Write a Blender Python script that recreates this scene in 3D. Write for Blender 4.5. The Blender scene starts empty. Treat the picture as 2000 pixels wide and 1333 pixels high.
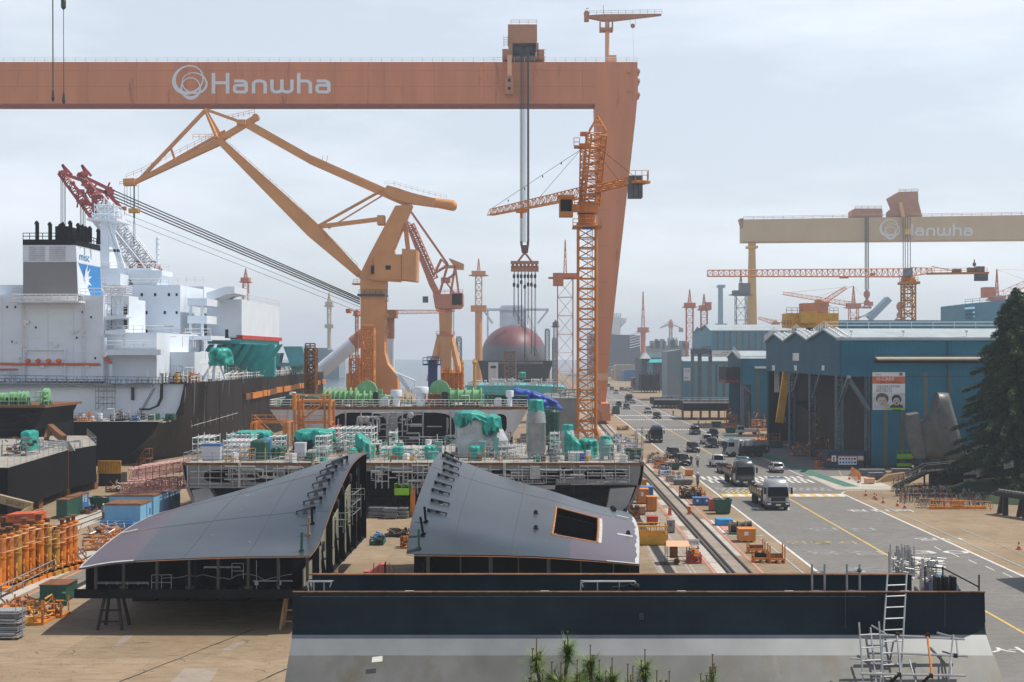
import bpy,bmesh,math,random
from mathutils import Vector,Matrix
from mathutils.geometry import tessellate_polygon
from mathutils.noise import noise as pnoise
R=random.Random(7)
SC=bpy.context.scene
COL=SC.collection
V=Vector
rad=math.radians
# ---------------------------------------------------------------- camera
H,F,CX,CY=17.0,2500.0,1048.0,692.0
cd=bpy.data.cameras.new('camera')
cam=bpy.data.objects.new('camera',cd)
COL.objects.link(cam)
cam.location=(0,0,H)
cam.rotation_euler=(rad(90),0,0)
cd.sensor_width=36.0
cd.lens=36.0*F/2000.0
cd.shift_x=(1000.0-CX)/2000.0
cd.shift_y=(CY-666.5)/2000.0
cd.clip_start=0.5
cd.clip_end=9000.0
SC.camera=cam
# ---------------------------------------------------------------- sky, sun, exposure
SUN=V((0.53,0.15,1.0)).normalized()
elev=math.asin(SUN.z)
azim=math.atan2(SUN.x,SUN.y)
w=bpy.data.worlds.new('World')
SC.world=w
w.use_nodes=True
nt=w.node_tree
nt.nodes.clear()
sky=nt.nodes.new('ShaderNodeTexSky')
sky.sky_type='NISHITA'
sky.sun_disc=False
sky.sun_elevation=elev
sky.sun_rotation=azim
sky.altitude=0
sky.air_density=1.0
sky.dust_density=1.5
sky.ozone_density=1.6
tc=nt.nodes.new('ShaderNodeTexCoord')
mp=nt.nodes.new('ShaderNodeMapping')
mp.inputs['Scale'].default_value=(1.0,1.0,4.0)
mp.inputs['Rotation'].default_value=(0.25,0.35,0.4)
nz=nt.nodes.new('ShaderNodeTexNoise')
nz.inputs['Scale'].default_value=3.2
nz.inputs['Detail'].default_value=6
nz.inputs['Roughness'].default_value=0.55
cr=nt.nodes.new('ShaderNodeValToRGB')
cr.color_ramp.elements[0].position=0.42
cr.color_ramp.elements[1].position=0.72
cr.color_ramp.elements[0].color=(0.44,0.44,0.44,1)
cr.color_ramp.elements[1].color=(0.66,0.66,0.66,1)
mx=nt.nodes.new('ShaderNodeMix')
mx.data_type='RGBA'
mx.inputs['B'].default_value=(15.6,16.5,17.7,1)
bg=nt.nodes.new('ShaderNodeBackground')
bg.inputs['Strength'].default_value=0.085
out=nt.nodes.new('ShaderNodeOutputWorld')
L=nt.links.new
L(tc.outputs['Generated'],mp.inputs['Vector'])
L(mp.outputs['Vector'],nz.inputs['Vector'])
L(nz.outputs['Fac'],cr.inputs['Fac'])
sx=nt.nodes.new('ShaderNodeSeparateXYZ')
L(tc.outputs['Generated'],sx.inputs['Vector'])
mr=nt.nodes.new('ShaderNodeMapRange')
mr.inputs['From Min'].default_value=0.28
mr.inputs['From Max'].default_value=0.75
mr.inputs['To Min'].default_value=1.0
mr.inputs['To Max'].default_value=0.05
L(sx.outputs['Z'],mr.inputs['Value'])
ml=nt.nodes.new('ShaderNodeMath')
ml.operation='MULTIPLY'
L(cr.outputs['Color'],ml.inputs[0])
L(mr.outputs['Result'],ml.inputs[1])
L(ml.outputs['Value'],mx.inputs['Factor'])
L(sky.outputs['Color'],mx.inputs['A'])
L(mx.outputs['Result'],bg.inputs['Color'])
L(bg.outputs['Background'],out.inputs['Surface'])
sd=bpy.data.lights.new('sun','SUN')
sd.energy=4.8
sd.angle=rad(0.55)
sd.color=(1.0,0.93,0.82)
sun=bpy.data.objects.new('sun',sd)
COL.objects.link(sun)
sun.location=(60,20,200)
sun.rotation_euler=(-SUN).to_track_quat('-Z','Y').to_euler()
SC.view_settings.view_transform='Standard'
SC.view_settings.look='None'
SC.view_settings.exposure=0.0
SC.view_settings.gamma=1.0
SC.cycles.use_denoising=True
try:
 SC.cycles.denoiser='OPENIMAGEDENOISE'
except Exception:
 pass
SC.cycles.max_bounces=6
SC.cycles.diffuse_bounces=3
SC.cycles.volume_bounces=1
SC.cycles.transparent_max_bounces=8
HAZE=0.00030
# ---------------------------------------------------------------- pixel -> world
def W(px,py,D):
 return V(((px-CX)*D/F,D,H-(py-CY)*D/F))
def G(px,py,z=0.0):
 D=(H-z)*F/(py-CY)
 return V(((px-CX)*D/F,D,z))
def XP(px,D):return(px-CX)*D/F
def ZP(py,D):return H-(py-CY)*D/F
def DP(py,z=0.0):return(H-z)*F/(py-CY)
# ---------------------------------------------------------------- materials
def lin(c):
 return c/12.92 if c<=0.04045 else((c+0.055)/1.055)**2.4
def hexc(h):
 return tuple(lin(int(h[i:i+2],16)/255.0)for i in(0,2,4))
_M={}
def mat(name,col,rough=0.6,metal=0.0,var=0.25,scale=0.6,rust=None,rust_amt=0.0,streak=False,bump=0.0,bump_scale=8.0,spec=0.4,corr=None,corr_axis=0,transmission=0.0,emit=0.0,coat=0.0):
 if name in _M:return _M[name]
 if isinstance(col,str):col=hexc(col)
 m=bpy.data.materials.new(name)
 m.use_nodes=True
 t=m.node_tree
 N=t.nodes.new
 L=t.links.new
 b=t.nodes['Principled BSDF']
 b.inputs['Roughness'].default_value=rough
 b.inputs['Metallic'].default_value=metal
 b.inputs['Specular IOR Level'].default_value=spec
 if coat:b.inputs['Coat Weight'].default_value=coat
 if transmission:b.inputs['Transmission Weight'].default_value=transmission
 geo=N('ShaderNodeNewGeometry')
 mp=N('ShaderNodeMapping')
 mp.inputs['Scale'].default_value=(1,1,0.12)if streak else(1,1,1)
 L(geo.outputs['Position'],mp.inputs['Vector'])
 n=N('ShaderNodeTexNoise')
 n.inputs['Scale'].default_value=scale
 n.inputs['Detail'].default_value=5
 n.inputs['Roughness'].default_value=0.6
 L(mp.outputs['Vector'],n.inputs['Vector'])
 r=N('ShaderNodeValToRGB')
 r.color_ramp.elements[0].position=0.3
 r.color_ramp.elements[1].position=0.7
 lo=tuple(max(0,c*(1-var))for c in col)+(1,)
 hi=tuple(min(1,c*(1+var*0.6))for c in col)+(1,)
 r.color_ramp.elements[0].color=lo
 r.color_ramp.elements[1].color=hi
 L(n.outputs['Fac'],r.inputs['Fac'])
 c_out=r.outputs['Color']
 if rust is not None:
  if isinstance(rust,str):rust=hexc(rust)
  n2=N('ShaderNodeTexNoise')
  n2.inputs['Scale'].default_value=scale*2.3
  n2.inputs['Detail'].default_value=8
  n2.inputs['Roughness'].default_value=0.7
  L(mp.outputs['Vector'],n2.inputs['Vector'])
  r2=N('ShaderNodeValToRGB')
  r2.color_ramp.elements[0].position=0.62-0.25*rust_amt
  r2.color_ramp.elements[1].position=0.78-0.2*rust_amt
  L(n2.outputs['Fac'],r2.inputs['Fac'])
  mix=N('ShaderNodeMix')
  mix.data_type='RGBA'
  mix.inputs['B'].default_value=tuple(rust)+(1,)
  L(r2.outputs['Color'],mix.inputs['Factor'])
  L(c_out,mix.inputs['A'])
  c_out=mix.outputs['Result']
 L(c_out,b.inputs['Base Color'])
 if emit:
  L(c_out,b.inputs['Emission Color'])
  b.inputs['Emission Strength'].default_value=emit
 if corr or bump:
  bp=N('ShaderNodeBump')
  if corr:
   wv=N('ShaderNodeTexWave')
   wv.wave_type='BANDS'
   wv.bands_direction='XYZ'[corr_axis]
   wv.inputs['Scale'].default_value=corr
   L(geo.outputs['Position'],wv.inputs['Vector'])
   L(wv.outputs['Fac'],bp.inputs['Height'])
   bp.inputs['Strength'].default_value=0.5
   bp.inputs['Distance'].default_value=0.05
  else:
   n3=N('ShaderNodeTexNoise')
   n3.inputs['Scale'].default_value=bump_scale
   n3.inputs['Detail'].default_value=6
   L(geo.outputs['Position'],n3.inputs['Vector'])
   L(n3.outputs['Fac'],bp.inputs['Height'])
   bp.inputs['Strength'].default_value=bump
   bp.inputs['Distance'].default_value=0.05
  L(bp.outputs['Normal'],b.inputs['Normal'])
 _M[name]=m
 return m
# ---------------------------------------------------------------- mesh builder
def frame(d,up=None):
 d=d.normalized()
 u=V(up)if up is not None else(V((0,0,1))if abs(d.z)<0.95 else V((0,1,0)))
 s=d.cross(u)
 if s.length<1e-5:s=d.cross(V((1,0,0)))
 s.normalize()
 return s,s.cross(d).normalized()
class MB:
 def __init__(self):
  self.v,self.f,self.mi=[],[],[]
 def add(self,vs,fs,m=0):
  o=len(self.v)
  self.v+=[tuple(p)for p in vs]
  for f in fs:
   self.f.append(tuple(o+i for i in f))
   self.mi.append(m)
  return self
 def box(self,x0,x1,y0,y1,z0,z1,m=0):
  vs=[(x,y,z)for z in(z0,z1)for y in(y0,y1)for x in(x0,x1)]
  return self.add(vs,[(0,2,3,1),(4,5,7,6),(0,1,5,4),(2,6,7,3),(0,4,6,2),(1,3,7,5)],m)
 def cbox(self,c,s,rz=0.0,m=0):
  cs,sn=math.cos(rz),math.sin(rz)
  vs=[]
  for dz in(-.5,.5):
   for dy in(-.5,.5):
    for dx in(-.5,.5):
     x,y=dx*s[0],dy*s[1]
     vs.append((c[0]+x*cs-y*sn,c[1]+x*sn+y*cs,c[2]+dz*s[2]))
  return self.add(vs,[(0,2,3,1),(4,5,7,6),(0,1,5,4),(2,6,7,3),(0,4,6,2),(1,3,7,5)],m)
 def beam(self,a,b,w,h=None,w2=None,h2=None,up=None,m=0):
  a,b=V(a),V(b)
  if h is None:h=w
  if w2 is None:w2=w
  if h2 is None:h2=h
  s,u=frame(b-a,up)
  vs=[]
  for p,ww,hh in((a,w,h),(b,w2,h2)):
   for i,j in((-1,-1),(1,-1),(1,1),(-1,1)):
    vs.append(p+s*(i*ww/2)+u*(j*hh/2))
  return self.add(vs,[(3,2,1,0),(4,5,6,7),(0,1,5,4),(1,2,6,5),(2,3,7,6),(3,0,4,7)],m)
 def tube(self,a,b,r,r2=None,n=6,caps=True,m=0):
  a,b=V(a),V(b)
  if(b-a).length<1e-6:return self
  if r2 is None:r2=r
  s,u=frame(b-a)
  vs=[]
  for p,rr in((a,r),(b,r2)):
   for k in range(n):
    t=2*math.pi*k/n
    vs.append(p+s*(math.cos(t)*rr)+u*(math.sin(t)*rr))
  fs=[(k,(k+1)%n,n+(k+1)%n,n+k)for k in range(n)]
  if caps:
   fs.append(tuple(range(n-1,-1,-1)))
   fs.append(tuple(range(n,2*n)))
  return self.add(vs,fs,m)
 def path(self,pts,r,n=5,m=0):
  for a,b in zip(pts[:-1],pts[1:]):self.tube(a,b,r,n=n,m=m)
  return self
 def prism(self,pts,vec,m=0):
  pts=[V(p)for p in pts]
  vec=V(vec)
  n=len(pts)
  vs=pts+[p+vec for p in pts]
  fs=[(k,(k+1)%n,n+(k+1)%n,n+k)for k in range(n)]
  fs.append(tuple(range(n-1,-1,-1)))
  fs.append(tuple(range(n,2*n)))
  return self.add(vs,fs,m)
 def plate(self,outer,holes,vec,m=0):
  outer=[V(p)for p in outer]
  holes=[[V(p)for p in h]for h in holes]
  vec=V(vec)
  tri=tessellate_polygon([outer]+holes)
  al=outer+[p for h in holes for p in h]
  n=len(al)
  vs=al+[p+vec for p in al]
  fs=[tuple(t)for t in tri]+[(t[2]+n,t[1]+n,t[0]+n)for t in tri]
  o=0
  for lp in[outer]+holes:
   k=len(lp)
   for i in range(k):
    j=(i+1)%k
    fs.append((o+i,o+j,n+o+j,n+o+i))
   o+=k
  return self.add(vs,fs,m)
 def poly(self,pts,m=0):
  return self.add(pts,[tuple(range(len(pts)))],m)
 def lathe(self,prof,c,n=16,axis='z',m=0,a0=0.0,a1=2*math.pi):
  c=V(c)
  full=abs(a1-a0-2*math.pi)<1e-6
  k=n if full else n+1
  vs=[]
  for(r,h)in prof:
   for i in range(k):
    t=a0+(a1-a0)*i/n
    x,y=r*math.cos(t),r*math.sin(t)
    vs.append(c+(V((x,y,h))if axis=='z' else V((h,x,y))if axis=='x' else V((x,h,y))))
  fs=[]
  for j in range(len(prof)-1):
   for i in range(n):
    i2=(i+1)%k
    fs.append((j*k+i,j*k+i2,(j+1)*k+i2,(j+1)*k+i))
  if prof[0][0]>1e-4:fs.append(tuple(range(k-1,-1,-1)))
  if prof[-1][0]>1e-4:fs.append(tuple((len(prof)-1)*k+i for i in range(k)))
  return self.add(vs,fs,m)
 def grid(self,fn,nu,nv,m=0,thick=None):
  vs=[V(fn(i/nu,j/nv))for j in range(nv+1)for i in range(nu+1)]
  q=lambda i,j:j*(nu+1)+i
  fs=[(q(i,j),q(i+1,j),q(i+1,j+1),q(i,j+1))for j in range(nv)for i in range(nu)]
  if thick is not None:
   t=V(thick)
   n=len(vs)
   vs=vs+[p+t for p in vs]
   fs=fs+[tuple(n+i for i in reversed(f))for f in fs]
   rim=[q(i,0)for i in range(nu)]+[q(nu,j)for j in range(nv)]+[q(i,nv)for i in range(nu,0,-1)]+[q(0,j)for j in range(nv,0,-1)]
   k=len(rim)
   fs+=[(rim[i],rim[(i+1)%k],n+rim[(i+1)%k],n+rim[i])for i in range(k)]
  return self.add(vs,fs,m)
 def truss(self,a,b,w,h,n,r,w2=None,h2=None,up=None,tri=False,rb=None,m=0,mb=None,chords=True):
  """box or triangular lattice from a to b"""
  a,b=V(a),V(b)
  if w2 is None:w2=w
  if h2 is None:h2=h
  if rb is None:rb=r*0.6
  if mb is None:mb=m
  s,u=frame(b-a,up)
  cn=[(-.5,-.5),(.5,-.5),(0,.5)]if tri else[(-.5,-.5),(.5,-.5),(.5,.5),(-.5,.5)]
  def P(t,k):
   ww,hh=w+(w2-w)*t,h+(h2-h)*t
   return a.lerp(b,t)+s*(cn[k][0]*ww)+u*(cn[k][1]*hh)
  K=len(cn)
  for k in range(K):
   self.tube(P(0,k),P(1,k),r,n=4,m=m)
  for i in range(n+1):
   for k in range(K):
    k2=(k+1)%K
    self.tube(P(i/n,k),P(i/n,k2),rb,n=4,caps=False,m=mb)
    if i<n:
     p,q=(k,k2)if i%2==0 else(k2,k)
     self.tube(P(i/n,p),P((i+1)/n,q),rb,n=4,caps=False,m=mb)
  return self
 def rail(self,pts,h=1.05,sp=1.6,r=0.03,mid=1,m=0):
  pts=[V(p)for p in pts]
  up=V((0,0,h))
  for a,b in zip(pts[:-1],pts[1:]):
   d=(b-a).length
   k=max(1,int(round(d/sp)))
   for i in range(k+1):
    p=a.lerp(b,i/k)
    self.tube(p,p+up,r,n=4,caps=False,m=m)
   for j in range(mid+1):
    o=up*((j+1)/(mid+1))
    self.tube(a+o,b+o,r,n=4,caps=False,m=m)
  return self
 def ladder(self,a,b,wv,sp=0.3,r=0.03,m=0):
  a,b,wv=V(a),V(b),V(wv)
  self.tube(a-wv/2,b-wv/2,r,n=5,m=m)
  self.tube(a+wv/2,b+wv/2,r,n=5,m=m)
  k=max(2,int((b-a).length/sp))
  for i in range(1,k):
   p=a.lerp(b,i/k)
   self.tube(p-wv/2,p+wv/2,r*0.8,n=4,caps=False,m=m)
  return self
 def scaff(self,x0,x1,y0,y1,z0,z1,nx,ny,nz,r=0.035,diag=0.3,m=0,rnd=None):
  rnd=rnd or R
  gx=[x0+(x1-x0)*i/nx for i in range(nx+1)]
  gy=[y0+(y1-y0)*i/ny for i in range(ny+1)]
  gz=[z0+(z1-z0)*i/nz for i in range(nz+1)]
  for x in gx:
   for y in gy:
    self.tube((x,y,z0),(x,y,z1+rnd.uniform(0,.5)*(z1-z0)/nz),r,n=4,m=m)
  for z in gz[1:]:
   for y in gy:self.tube((x0,y,z),(x1,y,z),r,n=4,m=m)
   for x in gx:self.tube((x,y0,z),(x,y1,z),r,n=4,m=m)
  for i in range(nx):
   for k in range(nz):
    if rnd.random()<diag:
     self.tube((gx[i],y0,gz[k]),(gx[i+1],y0,gz[k+1]),r*.8,n=4,m=m)
  return self
def root_of(o):
 while o.parent:o=o.parent
 return o
def obj(name,mb,mats,parent=None,smooth=None,recalc=True,loc=None):
 """one mesh object; a child is built in the same coordinates as its thing"""
 me=bpy.data.meshes.new(name)
 off=V((0,0,0))
 if parent is not None:off=root_of(parent).location.copy()
 elif loc is not None:off=V(loc)
 vs=[(v[0]-off.x,v[1]-off.y,v[2]-off.z)for v in mb.v]
 me.from_pydata(vs,[],mb.f)
 if recalc:
  bm=bmesh.new()
  bm.from_mesh(me)
  bmesh.ops.recalc_face_normals(bm,faces=bm.faces)
  bm.to_mesh(me)
  bm.free()
 if not isinstance(mats,(list,tuple)):mats=[mats]
 for m in mats:me.materials.append(m)
 if len(mats)>1:
  me.polygons.foreach_set('material_index',[min(i,len(mats)-1)for i in mb.mi])
 if smooth is not None:
  me.polygons.foreach_set('use_smooth',[True]*len(me.polygons))
  me.set_sharp_from_angle(angle=rad(smooth))
 me.update()
 o=bpy.data.objects.new(name,me)
 COL.objects.link(o)
 if parent is not None:o.parent=parent
 elif loc is not None:o.location=off
 return o
def tag(o,label,cat,group=None,kind=None):
 if label:o['label']=label
 if cat:o['category']=cat
 if group:o['group']=group
 if kind:o['kind']=kind
 return o
def thing(name,label,cat,loc=(0,0,0),group=None):
 o=bpy.data.objects.new(name,None)
 o.empty_display_size=0.5
 COL.objects.link(o)
 o.location=loc
 return tag(o,label,cat,group)
def solo(name,mb,mats,label,cat,loc=None,group=None,smooth=None):
 if loc is None:
  xs=[v[0]for v in mb.v];ys=[v[1]for v in mb.v];zs=[v[2]for v in mb.v]
  loc=((min(xs)+max(xs))/2,(min(ys)+max(ys))/2,min(zs))
 return tag(obj(name,mb,mats,loc=loc,smooth=smooth),label,cat,group)
def struct(name,mb,mats,**k):
 o=obj(name,mb,mats,**k)
 o['kind']='structure'
 return o
def dup(root,loc,rz=0.0,label=None,group=None,sc=None):
 def cp(o,par):
  c=o.copy()
  COL.objects.link(c)
  if par is not None:c.parent=par
  for ch in list(o.children):cp(ch,c)
  return c
 r=cp(root,None)
 r.location=loc
 r.rotation_euler=(0,0,rz)
 if sc:r.scale=(sc,sc,sc)
 if label:r['label']=label
 if group:r['group']=group
 return r
# ---------------------------------------------------------------- lettering as real flat shapes
def text_mesh(s,size,align='LEFT',extrude=0.0,sx=1.0):
 cu=bpy.data.curves.new('lettering','FONT')
 cu.body=s
 cu.size=size
 cu.align_x=align
 cu.extrude=extrude
 cu.resolution_u=2
 o=bpy.data.objects.new('lettering',cu)
 COL.objects.link(o)
 dg=bpy.context.evaluated_depsgraph_get()
 me=bpy.data.meshes.new_from_object(o.evaluated_get(dg))
 vs=[(v.co.x*sx,v.co.y)for v in me.vertices]
 fs=[tuple(p.vertices)for p in me.polygons]
 bpy.data.objects.remove(o)
 bpy.data.meshes.remove(me)
 return vs,fs
def put_text(mb,s,size,o,xd,yd,align='LEFT',sx=1.0,m=0):
 """lettering lying in the plane through o spanned by xd (reading direction) and yd (up)"""
 vs,fs=text_mesh(s,size,align,sx=sx)
 o,xd,yd=V(o),V(xd).normalized(),V(yd).normalized()
 mb.add([o+xd*a+yd*b for a,b in vs],fs,m)
def ribbon(pts,w,closed=False):
 """2-D stroke -> list of quads"""
 n=len(pts)
 P=[V((p[0],p[1]))for p in pts]
 lo,hi=[],[]
 for i in range(n):
  if closed:a,b=P[(i-1)%n],P[(i+1)%n]
  else:a,b=P[max(0,i-1)],P[min(n-1,i+1)]
  d1=(P[i]-a)if(P[i]-a).length>1e-9 else(b-P[i])
  d2=(b-P[i])if(b-P[i]).length>1e-9 else d1
  d1,d2=d1.normalized(),d2.normalized()
  n1,n2=V((-d1.y,d1.x)),V((-d2.y,d2.x))
  mm=(n1+n2).normalized()
  k=1.0/max(0.5,mm.dot(n1))
  lo.append(P[i]-mm*(w/2*k))
  hi.append(P[i]+mm*(w/2*k))
 vs=lo+hi
 m=n if closed else n-1
 return vs,[(i,(i+1)%n,n+(i+1)%n,n+i)for i in range(m)]
def arc(cx,cy,r,a0,a1,n=5):
 return[(cx+r*math.cos(rad(a0+(a1-a0)*i/n)),cy+r*math.sin(rad(a0+(a1-a0)*i/n)))for i in range(n+1)]
def word_strokes():
 """the rounded square lettering of the crane girders, x height 0.68, cap height 1"""
 st=[]
 t=0.145;q=t/2;r=0.17
 def a_(x):
  st.append([(x+.06,.68-q)]+arc(x+.62-q-r,.68-q-r,r,90,0)+[(x+.62-q,q)]+[(x+.62-q,q)])
  st.append([(x+.62-q,q)]+[(x+q+.11,q)]+arc(x+q+.1,q+.1,.1,270,180)+arc(x+q+.1,.40-.1,.1,180,90)+[(x+.62-q,.40)])
 def n_(x):
  st.append([(x+q,0),(x+q,.68-q-r)]+arc(x+q+r,.68-q-r,r,180,90)+arc(x+.62-q-r,.68-q-r,r,90,0)+[(x+.62-q,0)])
 st.append([(q,0),(q,1)]);st.append([(.72-q,0),(.72-q,1)]);st.append([(q,.52),(.72-q,.52)])
 a_(.86);n_(1.63)
 x=2.38
 st.append([(x+q,.68),(x+q,q+r)]+arc(x+q+r,q+r,r,180,270)+arc(x+.48-r,q+r,r,270,360)+[(x+.48,.68)])
 st.append([(x+.48,q+r)]+arc(x+.48+r,q+r,r,180,270)+arc(x+.96-q-r,q+r,r,270,360)+[(x+.96-q,.68)])
 x=3.47
 st.append([(x+q,0),(x+q,1)])
 st.append([(x+q,.68-q)]+arc(x+.62-q-r,.68-q-r,r,90,0)+[(x+.62-q,0)])
 a_(4.22)
 return st,t,4.84
def ring2(c1,r1,c2,r2,n=40,rot=0.0):
 vs=[]
 cr,sr=math.cos(rot),math.sin(rot)
 for(c,r)in((c1,r1),(c2,r2)):
  for i in range(n):
   t=2*math.pi*i/n
   x,y=r[0]*math.cos(t),r[1]*math.sin(t)
   vs.append(V((c[0]+x*cr-y*sr,c[1]+x*sr+y*cr)))
 return vs,[(i,(i+1)%n,n+(i+1)%n,n+i)for i in range(n)]
def girder_logo(mb,o,cap,m=0):
 """rings and word on a face looking at -Y; o = left foot of the word, cap = cap height"""
 o=V(o)
 k=[0]
 def put(vs,fs):
  k[0]+=1
  mb.add([o+V((p[0]*cap*(1.2 if p[0]>0 else 1),-0.003*k[0],p[1]*cap))for p in vs],fs,m)
 st,t,_=word_strokes()
 for s in st:put(*ribbon(s,t))
 put(*ring2((-1.16,.66),(.80,.70),(-1.10,.70),(.66,.60),rot=0.5))
 put(*ring2((-.83,.50),(.64,.53),(-.86,.52),(.56,.46),rot=-0.2))
 put(*ring2((-1.02,.24),(.50,.55),(-1.02,.30),(.42,.44)))
def skin_body(joints,edges,levels=1):
 """joints: {name: (pos, radius)} -> continuous body mesh data (verts, faces)"""
 names=list(joints)
 me=bpy.data.meshes.new('body')
 me.from_pydata([joints[k][0]for k in names],[(names.index(a),names.index(b))for a,b in edges],[])
 o=bpy.data.objects.new('body',me)
 COL.objects.link(o)
 md=o.modifiers.new('skin','SKIN')
 md.use_smooth_shade=True
 for i,k in enumerate(names):
  rr=joints[k][1]
  me.skin_vertices[0].data[i].radius=(rr,rr)if not isinstance(rr,tuple)else rr
  me.skin_vertices[0].data[i].use_root=(i==0)
 ms=o.modifiers.new('sub','SUBSURF')
 ms.levels=levels
 ms.render_levels=levels
 dg=bpy.context.evaluated_depsgraph_get()
 m2=bpy.data.meshes.new_from_object(o.evaluated_get(dg))
 vs=[tuple(v.co)for v in m2.vertices]
 fs=[tuple(p.vertices)for p in m2.polygons]
 bpy.data.objects.remove(o)
 bpy.data.meshes.remove(m2)
 return vs,fs
# ================================================================ materials of the yard
def ground_mat(name,a,b,joint,sx,sy,stain,jw=0.015,jdark=0.6):
 m=bpy.data.materials.new(name)
 m.use_nodes=True
 t=m.node_tree;N=t.nodes.new;L=t.links.new
 bs=t.nodes['Principled BSDF']
 bs.inputs['Roughness'].default_value=0.85
 bs.inputs['Specular IOR Level'].default_value=0.25
 g=N('ShaderNodeNewGeometry')
 def noise(scale,det=6,ro=0.6,stretch=(1,1,1)):
  mp=N('ShaderNodeMapping');mp.inputs['Scale'].default_value=stretch
  L(g.outputs['Position'],mp.inputs['Vector'])
  n=N('ShaderNodeTexNoise');n.inputs['Scale'].default_value=scale
  n.inputs['Detail'].default_value=det;n.inputs['Roughness'].default_value=ro
  L(mp.outputs['Vector'],n.inputs['Vector'])
  return n.outputs['Fac']
 def ramp(x,p0,p1,c0=(0,0,0,1),c1=(1,1,1,1)):
  r=N('ShaderNodeValToRGB')
  r.color_ramp.elements[0].position=p0;r.color_ramp.elements[1].position=p1
  r.color_ramp.elements[0].color=c0;r.color_ramp.elements[1].color=c1
  L(x,r.inputs['Fac'])
  return r.outputs['Color']
 def mix(fac,x,col,mode='MIX'):
  mm=N('ShaderNodeMix');mm.data_type='RGBA';mm.blend_type=mode
  if isinstance(fac,float):mm.inputs['Factor'].default_value=fac
  else:L(fac,mm.inputs['Factor'])
  L(x,mm.inputs['A'])
  if isinstance(col,tuple):mm.inputs['B'].default_value=col+(1,)
  else:L(col,mm.inputs['B'])
  return mm.outputs['Result']
 base=ramp(noise(0.16,6,.65),.35,.68,a+(1,),b+(1,))
 base=mix(ramp(noise(1.1,9,.8,(.5,1.6,1)),.47,.64),base,tuple(c*.62 for c in a))
 base=mix(ramp(noise(.9,9,.8,(1.5,.6,1)),.6,.72),base,tuple(min(1,c*1.2)for c in b))
 base=mix(ramp(noise(3.7,6,.7),.66,.7),base,tuple(c*.45 for c in a))
 base=mix(ramp(noise(0.5,8,.7,(1,.6,1)),.56,.74),base,stain)
 base=mix(ramp(noise(14,3,.8),.35,.9),base,tuple(min(1,c*1.25)for c in b))
 br=N('ShaderNodeTexBrick')
 br.inputs['Scale'].default_value=1.0
 br.inputs['Brick Width'].default_value=sx;br.inputs['Row Height'].default_value=sy
 br.inputs['Mortar Size'].default_value=jw;br.inputs['Mortar Smooth'].default_value=0.3
 br.inputs['Color1'].default_value=(.80,.80,.80,1);br.inputs['Color2'].default_value=(1,1,1,1)
 br.inputs['Mortar'].default_value=(jdark,)*3+(1,)
 br.offset=0.37
 L(g.outputs['Position'],br.inputs['Vector'])
 base=mix(joint,base,br.outputs['Color'],'MULTIPLY')
 vor=N('ShaderNodeTexVoronoi');vor.feature='DISTANCE_TO_EDGE';vor.inputs['Scale'].default_value=0.11
 nv=N('ShaderNodeTexNoise');nv.inputs['Scale'].default_value=0.6;nv.inputs['Detail'].default_value=5
 L(g.outputs['Position'],nv.inputs['Vector'])
 mv=N('ShaderNodeMix');mv.data_type='VECTOR';mv.inputs['Factor'].default_value=0.12
 va=N('ShaderNodeVectorMath');va.operation='MULTIPLY_ADD'
 va.inputs[1].default_value=(5,5,5)
 L(nv.outputs['Color'],va.inputs[0]);L(g.outputs['Position'],va.inputs[2])
 L(va.outputs['Vector'],vor.inputs['Vector'])
 base=mix(ramp(vor.outputs['Distance'],0.0,0.006,(.35,.35,.35,1),(0,0,0,1)),base,(.04,.035,.03))
 L(base,bs.inputs['Base Color'])
 bp=N('ShaderNodeBump');bp.inputs['Strength'].default_value=0.25;bp.inputs['Distance'].default_value=0.02
 L(noise(6,6,.7),bp.inputs['Height']);L(bp.outputs['Normal'],bs.inputs['Normal'])
 return m
M_conc=ground_mat('yard_concrete',(.215,.152,.092),(.325,.25,.168),0.9,9.0,6.5,(.20,.115,.05))
M_asph=ground_mat('asphalt',(.15,.146,.138),(.195,.188,.178),0.22,40.0,17.0,(.10,.10,.098),0.05)
M_pale=ground_mat('pale_concrete',(.40,.37,.33),(.48,.45,.40),0.6,6.0,5.0,(.30,.25,.20))
M_track=ground_mat('track_concrete',(.25,.21,.17),(.33,.28,.235),0.7,3.0,3.3,(.17,.12,.085))
M_white=mat('road_white',(.62,.61,.58),.7,var=.28,scale=2.2,rust=(.25,.24,.23),rust_amt=.25)
M_faint=mat('worn_road_paint',(.34,.35,.36),.8,var=.3,scale=2.5,rust=(.17,.168,.165),rust_amt=.65)
M_yell=mat('road_yellow',(.62,.42,.10),.7,var=.25,scale=2.0,rust=(.25,.22,.16),rust_amt=.25)
M_pink=mat('faded_red_line',(.55,.24,.20),.8,var=.2,scale=2.0,rust=(.30,.22,.17),rust_amt=.4)
M_gwalk=mat('green_walkway',(.06,.17,.13),.8,var=.3,scale=1.0,rust=(.2,.2,.18),rust_amt=.2)
M_bline=mat('faded_blue_line',(.33,.40,.42),.8,var=.2,scale=2.0,rust=(.36,.29,.22),rust_amt=.6)
M_rail=mat('rail_steel',(.035,.034,.036),.45,metal=.5,var=.3,scale=3)
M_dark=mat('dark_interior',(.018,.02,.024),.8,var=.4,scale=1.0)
M_black=mat('black_steel',(.02,.021,.023),.6,var=.4,scale=1.0)
M_grey=mat('grey_steel',(.22,.23,.24),.5,var=.3,scale=1.2,rust='6a4430',rust_amt=.1)
M_galv=mat('galvanised_tube',(.42,.43,.44),.42,metal=.5,var=.25,scale=3)
M_ral=mat('rail_white',(.70,.71,.72),.6,var=.15,scale=2)
M_orange=mat('orange_paint',(.62,.215,.035),.55,var=.22,scale=.8,rust='5a2a12',rust_amt=.18)
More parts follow.
